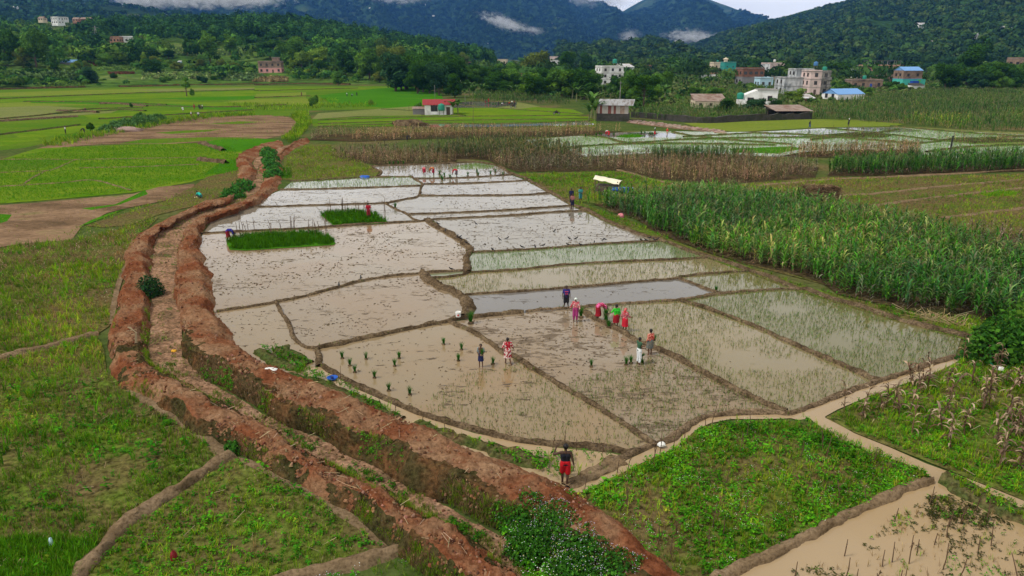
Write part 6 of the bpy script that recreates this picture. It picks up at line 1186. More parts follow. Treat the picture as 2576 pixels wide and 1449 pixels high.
house('grey_roof_shed', 'low shed under pale sheets in front of the blue-roofed shed', 2036, 254, 30, 7, 5, [BRICK], 1, 0, .1, 'mono', TINW)
house('village_house', 'brown plastered ground-floor house with a blue door', 2180, 222, 76, 20, 9, [BROWNW], 1, 4, -.05, par=.3, doorm=DBLUE, wk=(1.1, 1.3)); house('village_house', 'peach house with arched openings and an open top floor', 2222, 205, 96, 38, 11, [BROWNW, PEACH], 2, 5, -.05, par=.4, wk=(1.6, 1.4), over=.9)
pt = top_of(2222, 205, 96, 38, 0, 2, .4); r = empty('roof_frame', pt, -.05, 'open concrete frame on the roof of the peach house', 'roof frame'); wr = 80 * mpp(ground_at(2222, 205)); mb = MB()
for x in np.linspace(-wr / 2, wr / 2, 6):
    for y in (0, 6): mb.box(x - .15, x + .15, y - .15, y + .15, 0, 2.3)
mb.build('column', CONC, r); MB().box(-wr / 2 - .4, wr / 2 + .4, -.4, 6.4, 2.31, 2.5).build('roof_slab', plain('dark_slab', (.09, .09, .09), .9), r)
house('village_house', 'small white pavilion left of the peach house', 2160, 198, 26, 18, 7, [WHITE], 1, 2, 0, 'mono', TINW, wk=(1.6, 1.4)); tank(top_of(2180, 222, 76, 20, -.02, 3, .3), .9, 1.7, GTANK, 'green tank on the brown house with the blue door')
house('village_house', 'dark red brick house behind the turquoise one', 2302, 176, 40, 24, 10, [REDB], 2, 3, 0, par=.6, balcony=True)
r, w_, h_ = house('turquoise_house', 'turquoise house with brown upper floor under a blue roof', 2292, 219, 52, 40, 8, [TURQ, BROWNW], 2, 2, .15, 'gable', BLUER, skip=((0, 0), (0, 1))); MB().box(-w_ * .1, w_ * .25, -2.0, -.05, 0, h_ * .38).build('porch', DBLUE, r); MB().box(w_ * .30, w_ * .44, -.06, -.01, .1, h_ * .44).build('painted_panel', LIME, r); MB().box(w_ * .5 + .01, w_ * .72, .2, 6, 0, h_ * .46).build('annex', TURQ, r)
house('garden_shed', 'low white outbuilding in front of the turquoise house', 2310, 223, 32, 8, 4, [WHITE], 1, 0, .05, 'mono', STONE)
house('tower_house', 'unfinished brown three-storey house at the right edge', 2590, 214, 70, 64, 10, [BROWNW], 3, 3, .25, par=.5, wk=(1.6, 1.4), balcony=True)
house('village_house', 'grey-roofed shed with brown brick end beneath the trees', 1165, 212, 28, 14, 7, [WHITE], 1, 1, 0, 'mono', TINW); house('village_house', 'brown brick annexe beside the grey-roofed shed', 1200, 212, 26, 11, 6, [BRICK], 1, 1, 0, par=.3)
for u, vb, w_, h_, mt, lb in ((1176, 172, 18, 14, PINK, 'small pink-white house leftmost among the far town blocks'), (1200, 176, 26, 20, WHITE, 'white block in the middle of the far town houses'), (1224, 170, 14, 12, PEACH, 'orange block rightmost of the far town houses'), (1268, 166, 22, 10, PINK, 'pink-roofed block beyond the tree belt'), (1284, 166, 14, 11, TEAL, 'green-roofed block beyond the tree belt'), (1642, 160, 13, 12, PINK, 'tiny pink pagoda-like house in the tree row'), (2360, 165, 16, 10, WHITE, 'white house among trees below the forest hill'), (2420, 160, 14, 8, PEACH, 'peach house below the forest hill'), (2490, 160, 20, 8, WHITE, 'long white house below the forest hill')):
    house('town_house', lb, u, vb, w_, h_, 9, [mt], 2, 2, random.uniform(-.2, .2), par=.4)
for k, u in enumerate((1215, 1262, 1392, 1500, 1668, 1705, 1768, 1880, 2008, 2100, 2148, 2268, 2345, 2385, 2448, 2530)):
    house('town_house', 'small pale house peeking out of the tree row behind the village', u, 168 + (k * 5) % 9, 17 + (k * 7) % 12, 19 + (k * 3) % 8, 8, [(WHITE, CREAM, PALEP, WHITE, LBLUE, BRICK, WHITE, PEACH)[k % 8]], 2, 3, random.uniform(-.3, .3), par=.5)[0]['group'] = 'small houses in the tree row'
# tiny farmhouses up the mountains
def on_slope(hill, u, v):
    for d in np.linspace(hill.d0, hill.d1 * 1.15, 260):
        q = AT(u, v, d)
        if q[2] <= hill.z(np.array([q[0]]), np.array([q[1]]))[0]: return q
    return None
fh = MB().box(-5, 5, 0, 8, -4, 5).mesh('wall', WHITE); fr = MB().add([(-5.5, -.5, 5), (5.5, -.5, 5), (5.5, 4, 7.5), (-5.5, 4, 7.5), (5.5, 8.5, 5), (-5.5, 8.5, 5)], [(0, 1, 2, 3), (3, 2, 4, 5)]).mesh('roof', TINW)
for hill, us, lb, gr in ((hf, [(880, 10), (905, 18), (930, 22), (1000, 5), (1068, 14), (1090, 42), (1100, 46), (1145, 25), (1152, 24), (1190, 8), (1390, 62), (1404, 48), (1495, 117), (1500, 116), (1552, 124), (1560, 126), (1572, 128), (1516, 140), (1700, 107), (1210, 110), (1225, 112), (1510, 31)], 'tiny white farmhouse on the blue mountain', 'mountain farmhouses'), (hr, [(2247, 94), (2355, 118), (2470, 103), (2515, 101), (2540, 88), (2550, 90), (2320, 74)], 'tiny white house on the right forest hill', 'houses on the right hill'), (hm, [(265, 2), (250, 3), (10, 10), (40, 24), (75, 14), (420, 38), (160, 20)], 'tiny pale farmhouse on the higher left slope', 'farmhouses on the left slope')):
    for u, v in us:
        q = on_slope(hill, u, v)
        if q is None: continue
        r = empty('farmhouse', q, random.uniform(-.5, .5), lb, 'house', gr); s_ = random.uniform(.7, 1.3); r.scale = (s_, s_, s_); put('wall', fh, r); put('roof', fr, r)
# pylon and poles
p = ground_at(247, 120); Hp = 52 * mpp(p); r = empty('pylon', p, .3, 'grey lattice power pylon on the left terraces', 'pylon'); mb = MB()
for sx in (-1, 1):
    for sy in (-1, 1): mb.tube([(sx * 2.2, sy * 2.2, -1), (sx * .9, sy * .9, Hp * .6), (sx * .15, sy * .15, Hp)], .12, 4)
for k in range(9):
    z0, z1 = Hp * k / 9, Hp * (k + 1) / 9; f = lambda z: 2.2 - 2.05 * z / Hp
    for s in (-1, 1): mb.tube([(-f(z0), s * f(z0), z0), (f(z1), s * f(z1), z1)], .07, 3); mb.tube([(f(z0), s * f(z0), z0), (-f(z1), s * f(z1), z1)], .07, 3); mb.tube([(s * f(z0), -f(z0), z0), (s * f(z1), f(z1), z1)], .07, 3)
mb.build('lattice', CONC, r)
mb = MB()
for z in (.68, .8, .92): mb.tube([(-3.2 * (1.2 - z * .5), 0, Hp * z), (3.2 * (1.2 - z * .5), 0, Hp * z)], .1, 4)
mb.build('crossarm', CONC, r)
def pole(u, vb, vt, r0, mat, label, lean=0.0, arm=False):
    p = G(u, vb); h = (vb - vt) * mpp(p); r = empty('pole', p, 0, label, 'pole'); MB().tube([(0, 0, -.2), (lean * h, 0, h)], [r0, r0 * .75], 8).build('shaft', mat, r)
    if arm: MB().box(lean * h - .5, lean * h + .5, -.06, .06, h - .5, h - .38).build('crossarm', mat, r); MB().tube([(lean * h, 0, h), (lean * h, 0, h + .2)], .06, 6).build('cap', mat, r)
pole(2389, 387, 342, .16, plain('black_pole', (.018, .02, .02), .7), 'stout black pole standing in the maize by the far paddies', .02, False)
pole(1559, 262, 207, .14, CONC, 'concrete power pole before the white three-storey house', 0, True); pole(1029, 281, 264, .05, WOODD, 'thin stake in the paddy left of the red-roofed hut'); pole(1190, 306, 268, .06, WOODD, 'thin leaning pole in the rice right of the red-roofed hut', .03); pole(1060, 306, 290, .05, WOODD, 'short leaning stake in the rice below the hut', .2); pole(1170, 255, 235, .06, CONC, 'pale pole at the end of the tree belt'); pole(1938, 222, 190, .15, CONC, 'concrete post right of the light blue house')
# ---------------------------------------------------------------- haze and mist
ZT = max(float(o.data.vertices and max(v.co.z for v in o.data.vertices)) for o in S.objects if o.name.startswith(('mountain', 'forest_hill', 'wooded_slope'))) + 60
hz = MB().box(-9500, 9500, -150, 13500, -1.02, ZT).build('haze', None); hz.data.materials.clear()
m = bpy.data.materials.new('valley_haze'); m.use_nodes = True; t = m.node_tree; t.nodes.remove(t.nodes['Principled BSDF'])
pv = node(t, 'ShaderNodeVolumePrincipled', {'Color': (.10, .32, .92, 1), 'Density': 7.5e-5, 'Anisotropy': .0}); t.links.new(pv.outputs[0], t.nodes['Material Output'].inputs['Volume'])
hz.data.materials.append(m); tag(hz, 'thin blue valley haze', None, None, 'stuff')
def mist(u, v, wpx, hpx, dist, dens, label, seed, tilt=0.0):
    p = AT(u, v, dist); k = dist / FPX * 1.0; o = MB().box(-1, 1, -1, 1, -1, 1).build('mist', None); o.data.materials.clear(); o.location = p; o.scale = (wpx * k / 2, wpx * k * .28, hpx * k / 2); o.rotation_euler = (0, tilt, -A(u))
    m = bpy.data.materials.new('mist_volume'); m.use_nodes = True; t = m.node_tree; t.nodes.remove(t.nodes['Principled BSDF'])
    tc = node(t, 'ShaderNodeTexCoord').outputs['Object']; ln = node(t, 'ShaderNodeVectorMath', {0: tc}, operation='LENGTH').outputs['Value']
    nz = noise(t, node(t, 'ShaderNodeMapping', {0: tc, 'Location': (seed * 3.1, seed, 0), 'Scale': (1.4 * max(1, wpx / hpx / 2), 1.2, 1.2)}).outputs[0], 2.3, 6, .68, .8)
    f = node(t, 'ShaderNodeMath', {0: 1.0, 1: ln}, operation='SUBTRACT').outputs[0]; f = node(t, 'ShaderNodeMath', {0: f, 1: .42}, operation='MULTIPLY').outputs[0]; f = node(t, 'ShaderNodeMath', {0: f, 1: nz}, operation='ADD').outputs[0]
    f = node(t, 'ShaderNodeMapRange', {0: f, 1: .66, 2: .92, 3: 0, 4: dens * 2.4}).outputs[0]
    pv = node(t, 'ShaderNodeVolumePrincipled', {'Color': (.97, .98, 1, 1), 'Density': f, 'Anisotropy': .2}); t.links.new(pv.outputs[0], t.nodes['Material Output'].inputs['Volume']); o.data.materials.append(m)
    tag(o, label, None, None, 'stuff')
mist(1270, 58, 190, 46, 3300, .012, 'white mist wisp on the middle of the blue mountain', 1, .32); mist(1340, 76, 90, 26, 3300, .011, 'tail of the white mist wisp', 2, .1); mist(1585, 92, 80, 52, 3300, .012, 'small mist puff on the blue mountain', 3); mist(1740, 92, 190, 46, 3200, .012, 'long mist bank above the right hill foot', 4, .06)
mist(1500, 4, 210, 76, 5600, .007, 'cloud lying in the mountain saddle', 5); mist(1470, -8, 150, 70, 5000, .006, 'cloud left of the saddle', 9); mist(370, -2, 220, 66, 2700, .012, 'low cloud at the left over the slope', 6); mist(560, -8, 420, 70, 2700, .012, 'long low cloud bank over the left mountains', 7, -.02); mist(1000, -10, 220, 50, 3600, .009, 'thin cloud at the top of the mountain', 8)
S.cycles.volume_step_rate = 1.0; S.cycles.volume_preview_step_rate = 1.0; S.cycles.volume_max_steps = 256
# ---------------------------------------------------------------- people
def cap(p0, p1, r0, r1, n=12, sq=None):
    """closed tapered capsule"""
    p0, p1 = np.array(p0, float), np.array(p1, float); d = p1 - p0; L = np.linalg.norm(d) + 1e-9; d /= L
    a = np.array([1., 0, 0]) if abs(d[0]) < .8 else np.array([0, 1., 0]); x = np.cross(d, a); x /= np.linalg.norm(x); y = np.cross(d, x); rings = []
    for th in (-80, -50, -20): rings.append((p0 + d * r0 * math.sin(math.radians(th)), r0 * math.cos(math.radians(th))))
    for th in (20, 50, 80): rings.append((p1 + d * r1 * math.sin(math.radians(th)), r1 * math.cos(math.radians(th))))
    t = np.arange(n) * 2 * pi / n; V = np.vstack([c + r * (np.cos(t)[:, None] * x + np.sin(t)[:, None] * y) for c, r in rings] + [[p0 - d * r0], [p1 + d * r1]])
    F = [(i * n + j, (i + 1) * n + j, (i + 1) * n + (j + 1) % n, i * n + (j + 1) % n) for i in range(5) for j in range(n)]
    F3 = [((j + 1) % n, 6 * n, j) for j in range(n)] + [(5 * n + j, 6 * n + 1, 5 * n + (j + 1) % n) for j in range(n)]
    return V, F, F3
def ball(c, r, n=12):
    V, F, F3 = cap((0, 0, -1e-4), (0, 0, 1e-4), 1, 1, n); return V * np.array(r) + np.array(c), F, F3
def fuse(parts, vox, name, mat, sm=3):
    mb = MB()
    for V, F, F3 in parts:
        o = mb.n; mb.add(V, F); mb.F[3].append(np.array(F3) + o); mb.M[3].append(np.zeros(len(F3), int))
    me = mb.mesh('tmp', mat); o = put('tmp', me); md = o.modifiers.new('r', 'REMESH'); md.mode = 'VOXEL'; md.voxel_size = vox; md.use_smooth_shade = True
    if sm: s2 = o.modifiers.new('s', 'SMOOTH'); s2.factor = .5; s2.iterations = sm
    dg = bpy.context.evaluated_depsgraph_get(); ev = o.evaluated_get(dg); out = bpy.data.meshes.new_from_object(ev); out.name = name
    bpy.data.objects.remove(o); bpy.data.meshes.remove(me); out.materials.clear(); out.materials.append(mat); return out
SKIN = [plain('skin', (.115, .055, .032), .6, .12, 20), plain('dark_skin', (.06, .03, .02), .6, .12, 20)]; HAIR = plain('black_hair', (.008, .007, .008), .5, .3, 30)
EYE = plain('eye', (.02, .015, .012), .3, 0); LIP = plain('lip', (.13, .04, .035), .6, .05)
CL = {}
def cloth(c, pat=None, sc=9):
    k = (c, pat)
    if k in CL: return CL[k]
    m = plain('cloth', c, .9, .22, 6)
    if pat is not None:
        t = m.node_tree; b = t.nodes['Principled BSDF']; src = b.inputs['Base Color'].links[0].from_socket; v = node(t, 'ShaderNodeTexCoord').outputs['Object']
        f = ramp(t, noise(t, v, sc, 2, .4, 1.0), [(.50, (0, 0, 0)), (.55, (1, 1, 1))]); t.links.new(mixc(t, f, src, pat), b.inputs['Base Color'])
    CL[k] = m; return m
def rotx(p, c, a):
    q = np.array(p, float) - c; y, z = q[1], q[2]; return c + np.array([q[0], y * math.cos(a) + z * math.sin(a), -y * math.sin(a) + z * math.cos(a)])
def person(label, foot, hpx=None, H=None, yaw=0.0, pose='stand', top=None, sleeve=.5, bottom=None, bkind='skirt', hem=.45, hair='short', scarf=None, skin=0, near=True, arms=None, legs=None, extra=None, slim=1.0, cat='person', seat=0.0, head_yaw=0.0, face=None):
    p = np.array(G(*foot), float) if len(foot) == 2 else np.array(foot, float)
    if H is None: k_ = (V0 - foot[1] + hpx) / FPX; H = HC + p[1] * (k_ * cT - sT) / (cT + k_ * sT)
    s = H / 1.66; child = H < 1.4
    J = dict(pel=(0, 0, .90), wst=(0, .01, 1.06), che=(0, 0, 1.22), nek=(0, -.01, 1.40), hed=(0, .015, 1.535), shL=(-.175, -.01, 1.345), shR=(.175, -.01, 1.345), elL=(-.235, -.04, 1.07), elR=(.235, -.04, 1.07), wrL=(-.25, .03, .845), wrR=(.25, .03, .845),
             hiL=(-.085, 0, .86), hiR=(.085, 0, .86), knL=(-.095, .025, .48), knR=(.095, .025, .48), anL=(-.10, -.02, .075), anR=(.10, -.02, .075))
    J = {k: np.array(v) for k, v in J.items()}; up = ('wst', 'che', 'nek', 'hed', 'shL', 'shR', 'elL', 'elR', 'wrL', 'wrR')
    if pose == 'bend':
        for k in up: J[k] = rotx(J[k], J['pel'], {'wst': .6, 'che': 1.25, 'hed': 1.75}.get(k, 1.5))
        for d in 'LR': J['el' + d] = J['sh' + d] + np.array([0, .07, -.26]); J['wr' + d] = J['el' + d] + np.array([0, .06, -.21])
        for d in 'LR': J['kn' + d] += np.array([0, .03, 0])
    if pose == 'squat':
        dz = -.62
        for k in up + ('pel', 'hiL', 'hiR'): J[k] = J[k] + np.array([0, -.16, dz])
        for k in up: J[k] = rotx(J[k], J['pel'], .75 if k != 'wst' else .3)
        for d, sx in (('L', -1), ('R', 1)): J['kn' + d] = np.array([sx * .15, .24, .44]); J['el' + d] = J['sh' + d] + np.array([0, .16, -.2]); J['wr' + d] = J['el' + d] + np.array([0, .1, -.18])
    if pose == 'walk': J['knL'] += np.array([0, .09, 0]); J['anL'] += np.array([0, .16, 0]); J['knR'] += np.array([0, -.02, 0]); J['anR'] += np.array([0, -.2, .02])
    for k, v in (arms or {}).items(): J[k] = np.array(v, float)
    for k, v in (legs or {}).items(): J[k] = J[k] + np.array(v, float)
    r = empty('person', on(p, 0, 0, seat), yaw, label, cat); r.scale = (s, s, s); vox = .011 if near else .02
    B = []; w = slim
    hd = J['hed']; nd = (J['hed'] - J['nek']); nd /= np.linalg.norm(nd)
    fw = np.array([math.sin(head_yaw), math.cos(head_yaw), 0.0]); fw = fw - nd * (fw @ nd); fw /= np.linalg.norm(fw); rt = np.cross(fw, nd); hs = 1.12 if child else 1.0
    for sx in (-1, 1): B += [cap(J['pel'] + [sx * .06 * w, 0, 0], J['wst'] + [sx * .055 * w, 0, 0], .105 * w, .09 * w), cap(J['wst'] + [sx * .055 * w, 0, 0], J['che'] + [sx * .075 * w, 0, 0], .09 * w, .105 * w), cap(J['che'] + [sx * .075 * w, 0, 0], J['sh' + ('L' if sx < 0 else 'R')] + [-sx * .06, 0, 0], .1 * w, .062)]
    B += [cap(J['shL'], J['shR'], .055, .055), cap(J['nek'] - nd * .06, J['hed'] - nd * .03, .056, .05), ball(hd + nd * .02, (.078 * hs, .092 * hs, .098 * hs)), cap(hd - nd * .055 + fw * .02, hd - nd * .075 + fw * .045, .055 * hs, .036 * hs)]
    B += [cap(hd + fw * .085 - nd * .005, hd + fw * .108 - nd * .028, .012, .016)] + [ball(hd + rt * sx * .08 * hs - nd * .008, (.014, .02, .03)) for sx in (-1, 1)]
    for d, sx in (('L', -1), ('R', 1)):
        sh, el, wr = J['sh' + d], J['el' + d], J['wr' + d]; B += [cap(sh, el, .052 * w, .042 * w), cap(el, wr, .041 * w, .027)]
        u = wr - el; u /= np.linalg.norm(u); a = np.array([0, 1., 0]) - u * u[1]; a = a / (np.linalg.norm(a) + 1e-9) if np.linalg.norm(a) > .2 else np.array([1., 0, 0]); q = np.cross(u, a); inn = q if (q @ np.array([-sx, 0, 0])) > 0 else -q
        for o in (-.02, 0, .02): B.append(cap(wr + u * .01 + a * o * .6, wr + u * .075 + a * o, .019, .017))
        if near:
            for o, L in ((-.031, .058), (-.011, .072), (.010, .076), (.030, .068)):
                b = wr + u * .085 + a * o; k1 = b + u * L * .55 + inn * .008; B += [cap(b, k1, .0115, .010, 8), cap(k1, k1 + u * L * .4 + inn * .026, .010, .0085, 8)]
            b = wr + u * .035 + a * .034; k1 = b + u * .03 + a * .024 + inn * .012; B += [cap(b, k1, .013, .0115, 8), cap(k1, k1 + u * .032 + inn * .014, .0115, .009, 8)]
        else: B.append(cap(wr + u * .08, wr + u * .14 + inn * .02, .026, .018))
        hi, kn, an = J['hi' + d], J['kn' + d], J['an' + d]; B += [cap(hi, kn, .088 * w, .056 * w), cap(kn, kn * .6 + an * .4 + [0, -.018, 0], .054 * w, .054 * w), cap(kn * .6 + an * .4 + [0, -.018, 0], an, .052 * w, .036)]
        B += [cap(an + [0, -.02, -.03], an + [sx * .015, .12, -.045], .038, .03), cap(an + [sx * .015, .12, -.045], an + [sx * .02, .17, -.05], .034, .022)]
    put('body', fuse(B, vox, 'body', SKIN[skin]), r)
    cv = .013 if near else .022
    if top is not None:
        P = []; g = .016
        for sx in (-1, 1): P += [cap(J['pel'] + [sx * .06 * w, 0, .02], J['wst'] + [sx * .055 * w, 0, 0], .112 * w + g, .094 * w + g), cap(J['wst'] + [sx * .055 * w, 0, 0], J['che'] + [sx * .075 * w, 0, 0], .094 * w + g, .108 * w + g), cap(J['che'] + [sx * .075 * w, 0, 0], J['sh' + ('L' if sx < 0 else 'R')] + [-sx * .07, 0, -.02], .1 * w + g, .045 + g)]
        if sleeve > 0:
            P.append(cap(J['shL'], J['shR'], .056 + g, .056 + g))
            for d in 'LR':
                sh, el, wr = J['sh' + d], J['el' + d], J['wr' + d]; f = min(1, sleeve * 1.9); P.append(cap(sh, sh + (el - sh) * f, .054 + g, .046 + g))
                if sleeve > .55: P.append(cap(el, el + (wr - el) * (sleeve - .55) / .45 * .95, .044 + g, .03 + g))
        put('shirt', fuse(P, cv, 'shirt', top), r)
    if bottom is not None:
        if bkind == 'skirt':
            mid = (J['knL'] + J['knR']) / 2; foot_ = (J['anL'] + J['anR']) / 2; pts = [J['wst'] * .75 + J['pel'] * .25, J['pel'], (J['pel'] * .55 + mid * .45), mid, mid * .5 + foot_ * .5]; ln = [0, .12, .35, .56, .8]
            C = []; n = 28; m = 16; end = (.98 - hem) ; th = np.arange(n) * 2 * pi / n
            for i in range(m):
                f = i / (m - 1) * end; c = np.array([np.interp(f, ln, [q[k] for q in pts]) for k in range(3)]); rx = np.interp(f, [0, .12, .35, .9], [.155, .195, .205, .235]) * w; ry = np.interp(f, [0, .12, .35, .9], [.115, .15, .165, .20]) * w
                fold = 1 + .05 * f / end * np.sin(th * 7 + i * .12) + .03 * np.sin(th * 4 + 1); C.append(np.stack([c[0] + rx * np.cos(th) * fold, c[1] + ry * np.sin(th) * fold, np.full(n, c[2])], -1))
            V = np.vstack(C); i = np.arange(m - 1)[:, None] * n; j = np.arange(n)[None]; k = (j + 1) % n; F = np.stack([i + j, i + n + j, i + n + k, i + k], -1).reshape(-1, 4); mb = MB().add(V, F); mb.F[3].append(np.array([(0, k, k + 1) for k in range(1, n - 1)])); mb.M[3].append(np.zeros(n - 2, int)); mb.build('skirt', bottom, r, True)
        else:
            P = []; g = .02
            for d, sx in (('L', -1), ('R', 1)):
                hi, kn, an = J['hi' + d], J['kn' + d], J['an' + d]; P += [cap(J['pel'] + [sx * .06 * w, 0, .05], hi, .112 * w + g, .1 * w + g)]
                f = 1 - hem; P.append(cap(hi, hi + (kn - hi) * min(1, f * 2), .094 * w + g, (.094 - .025 * min(1, f * 2)) * w + g + .012))
                if f > .5: P.append(cap(kn, kn + (an - kn) * (f - .5) * 2, .066 * w + g, .05 + g))
            put('trousers' if hem < .45 else 'shorts', fuse(P, cv, 'trousers', bottom), r)
    if hair:
        P = [ball(hd + nd * .038 - fw * .018, (.088 * hs, .094 * hs, .09 * hs)), ball(hd + nd * .005 - fw * .035, (.084 * hs, .07 * hs, .085 * hs))]
        if hair == 'bun': P.append(ball(hd - fw * .11 + nd * .0, (.05, .045, .05)))
        if hair == 'bushy': P.append(ball(hd + nd * .05 - fw * .03, (.105, .105, .105)))
        if hair == 'long': P.append(cap(hd - fw * .07, hd - fw * .085 - nd * .2, .06, .04))
        put('hair', fuse(P, cv, 'hair', HAIR), r)
    if scarf is not None:
        P = [ball(hd + nd * .03 - fw * .012, (.1, .1, .104)), cap(hd - fw * .05, hd - fw * .07 - nd * .15, .085, .07)]
        if face == 'drape': P += [cap(J['nek'] + [-.1, 0, -.02], J['nek'] + [.1, 0, -.02], .07, .07), cap(J['nek'] - fw * .06, J['che'] - fw * .1, .07, .05)]
        put('headscarf', fuse(P, cv, 'headscarf', scarf), r)
    if near and pose != 'bend':
        for sx in (-1, 1):
            e = MB(); V, F, F3 = ball(hd + rt * sx * .033 + fw * .083 + nd * .012, (.012, .008, .008), 8); e.add(V, F); e.F[3].append(np.array(F3)); e.M[3].append(np.zeros(len(F3), int)); e.build('eye', EYE, r, True)
        e = MB(); V, F, F3 = cap(hd + fw * .088 - nd * .05 - rt * .02, hd + fw * .088 - nd * .05 + rt * .02, .007, .007, 8); e.add(V, F); e.F[3].append(np.array(F3)); e.M[3].append(np.zeros(len(F3), int)); e.build('mouth', LIP, r, True)
    return r, J, s, p
RED = (.42, .012, .02); DRED = (.26, .008, .018); NAVY = (.012, .016, .06)
# the near group
r, J, s, p = person('man in a dark blue jersey with red print and black shorts on the bund', (1424, 777), 59, yaw=pi, top=cloth((.03, .025, .16)), sleeve=.35, bottom=cloth((.012, .012, .018)), bkind='shorts', hem=.55, skin=1, legs=dict(anL=(-.04, 0, .12), anR=(.05, 0, .06)), slim=1.05)
mb = MB(); 
for x0, x1, z0, z1 in ((-.12, .12, 1.245, 1.285), (-.07, -.04, 1.06, 1.17), (-.05, .0, 1.14, 1.17), (-.05, -.0, 1.06, 1.085), (.02, .07, 1.145, 1.17), (.045, .07, 1.06, 1.15), (.02, .05, 1.06, 1.085)): mb.box(x0, x1, .128, .142, z0, z1)
mb.build('red_print', cloth((.6, .05, .08)), r)
person('woman with a pale headscarf, red patterned top and magenta skirt by the blue-jerseyed man', (1447, 811), 62, yaw=pi - .25, top=cloth((.42, .05, .075), (.55, .36, .36), 12), sleeve=.85, bottom=cloth((.30, .035, .16)), bkind='trousers', hem=.22, hair='short', scarf=cloth((.62, .70, .66)), arms=dict(elL=(-.25, .05, 1.09), wrL=(-.30, .16, .92), elR=(.27, -.02, 1.1), wrR=(.36, .06, .92)))
person('woman bending over in a pink and red striped top to gather rice seedlings', (1503, 806), None, 1.58, yaw=-1.25, pose='bend', top=cloth((.62, .12, .30), (.30, .015, .03), 7), sleeve=.6, bottom=cloth(DRED), hem=.24, hair='bun')
person('woman in a bright green blouse and dark red skirt, seen from behind', (1549, 826), 60, yaw=.2, top=cloth((.03, .50, .03)), sleeve=.62, bottom=cloth(DRED), hem=.36, hair='bushy', arms=dict(elL=(-.28, .08, 1.13), wrL=(-.36, .22, 1.0)))
person('woman in a red headscarf and red skirt standing right of the green blouse', (1571, 836), 61, yaw=-.75, top=cloth((.36, .03, .06), (.5, .3, .3), 14), sleeve=.8, bottom=cloth((.46, .012, .03)), hem=.36, hair=None, scarf=cloth((.44, .012, .02), (.6, .2, .2), 16), face='drape', arms=dict(elR=(.24, .08, 1.1), wrR=(.27, .30, 1.02)))
r6 = person('woman in a red patterned wrap and grey skirt facing the boy in white trousers', (1634, 893), 65, yaw=.55, top=cloth((.46, .014, .016), (.6, .35, .25), 13), sleeve=.8, bottom=cloth((.10, .12, .12), (.16, .15, .12)), hem=.42, hair='bushy', slim=1.12, arms=dict(wrL=(-.28, .08, .9), elR=(.25, 0, 1.07), wrR=(.30, .08, .86)))
person('boy in a green vest and long white trousers handing over seedlings', (1606, 918), 70, yaw=-1.15, top=cloth((.035, .10, .055)), sleeve=.12, bottom=cloth((.66, .70, .74)), bkind='trousers', hem=.2, hair='short', slim=.85, arms=dict(elL=(-.2, .06, 1.08), wrL=(-.12, .28, 1.02), elR=(.2, .04, 1.06), wrR=(.14, .26, .98)))
r8 = person('boy with an open checked shirt and navy shorts holding a seedling bundle', (1210, 925), 60, yaw=pi - .1, top=None, bottom=cloth((.012, .016, .07)), bkind='skirt', hem=.44, hair='short', slim=.85, arms=dict(elL=(-.23, -.02, 1.08), wrL=(-.1, .2, .98), elR=(.23, -.02, 1.08), wrR=(.13, .18, .97)))
J = r8[1]; P = []
for sx in (-1, 1):
    d = 'L' if sx < 0 else 'R'; P += [cap(J['che'] + [sx * .10, -.02, 0], J['pel'] + [sx * .10, -.02, .02], .085, .085), cap(J['sh' + d], J['sh' + d] * .2 + J['el' + d] * .8, .068, .062), cap(J['sh' + d] + [-sx * .08, -.03, -.02], J['che'] + [sx * .09, -.02, 0], .06, .085)]
P.append(cap(J['che'] + [-.06, -.06, 0], J['che'] + [.06, -.06, 0], .08, .08)); P.append(cap(J['wst'] + [-.06, -.06, 0], J['wst'] + [.06, -.06, 0], .075, .075)); put('open_shirt', fuse(P, .013, 'open_shirt', cloth((.09, .13, .15), (.28, .32, .33), 22)), r8[0])
person('woman in a red floral dress walking away along the muddy bund', (1277, 917), 68, yaw=.1, pose='walk', top=cloth((.36, .012, .025), (.68, .58, .56), 8), sleeve=.62, bottom=cloth((.36, .012, .025), (.68, .58, .56), 8), hem=.36, hair='short', legs=dict(anR=(.08, 0, 0)), arms=dict(elL=(-.28, -.06, 1.1), wrL=(-.31, -.02, .88), elR=(.28, .02, 1.08), wrR=(.36, .12, .9)))
r10 = person('man in a black tank top and red shorts walking away, left hand raised', (1421, 1221), 103, yaw=.0, pose='walk', top=cloth((.006, .007, .014)), sleeve=0, bottom=cloth((.42, .006, .012)), bkind='shorts', hem=.58, hair='bushy', skin=1, slim=1.02, legs=dict(anL=(.02, -.05, 0), anR=(-.04, .1, 0)), arms=dict(elL=(-.42, .04, 1.24), wrL=(-.33, .13, 1.46), elR=(.25, -.05, 1.08), wrR=(.30, -.02, .86)))
J = r10[1]
for d in 'LR': MB().box(-.045, .045, -.07, .19, -.005, .018).build('sandal', plain('sandal', (.02, .02, .022), .8), r10[0], loc=J['an' + d] - [0, 0, .095])
person('man in a navy shirt behind the one in brown on the far bund', (1437, 513), None, 1.68, yaw=pi + .2, top=cloth(NAVY), sleeve=.4, bottom=cloth((.02, .02, .03)), bkind='trousers', hem=.1, skin=1)
person('man in a brownish pink shirt and navy shorts, hands together, on the far bund', (1440, 526), None, 1.62, yaw=pi - .4, top=cloth((.24, .10, .09)), sleeve=.45, bottom=cloth((.012, .014, .045)), bkind='shorts', hem=.45, skin=1, arms=dict(wrL=(-.06, .16, .93), wrR=(.07, .16, .93), elL=(-.22, .02, 1.08), elR=(.22, .02, 1.08)))
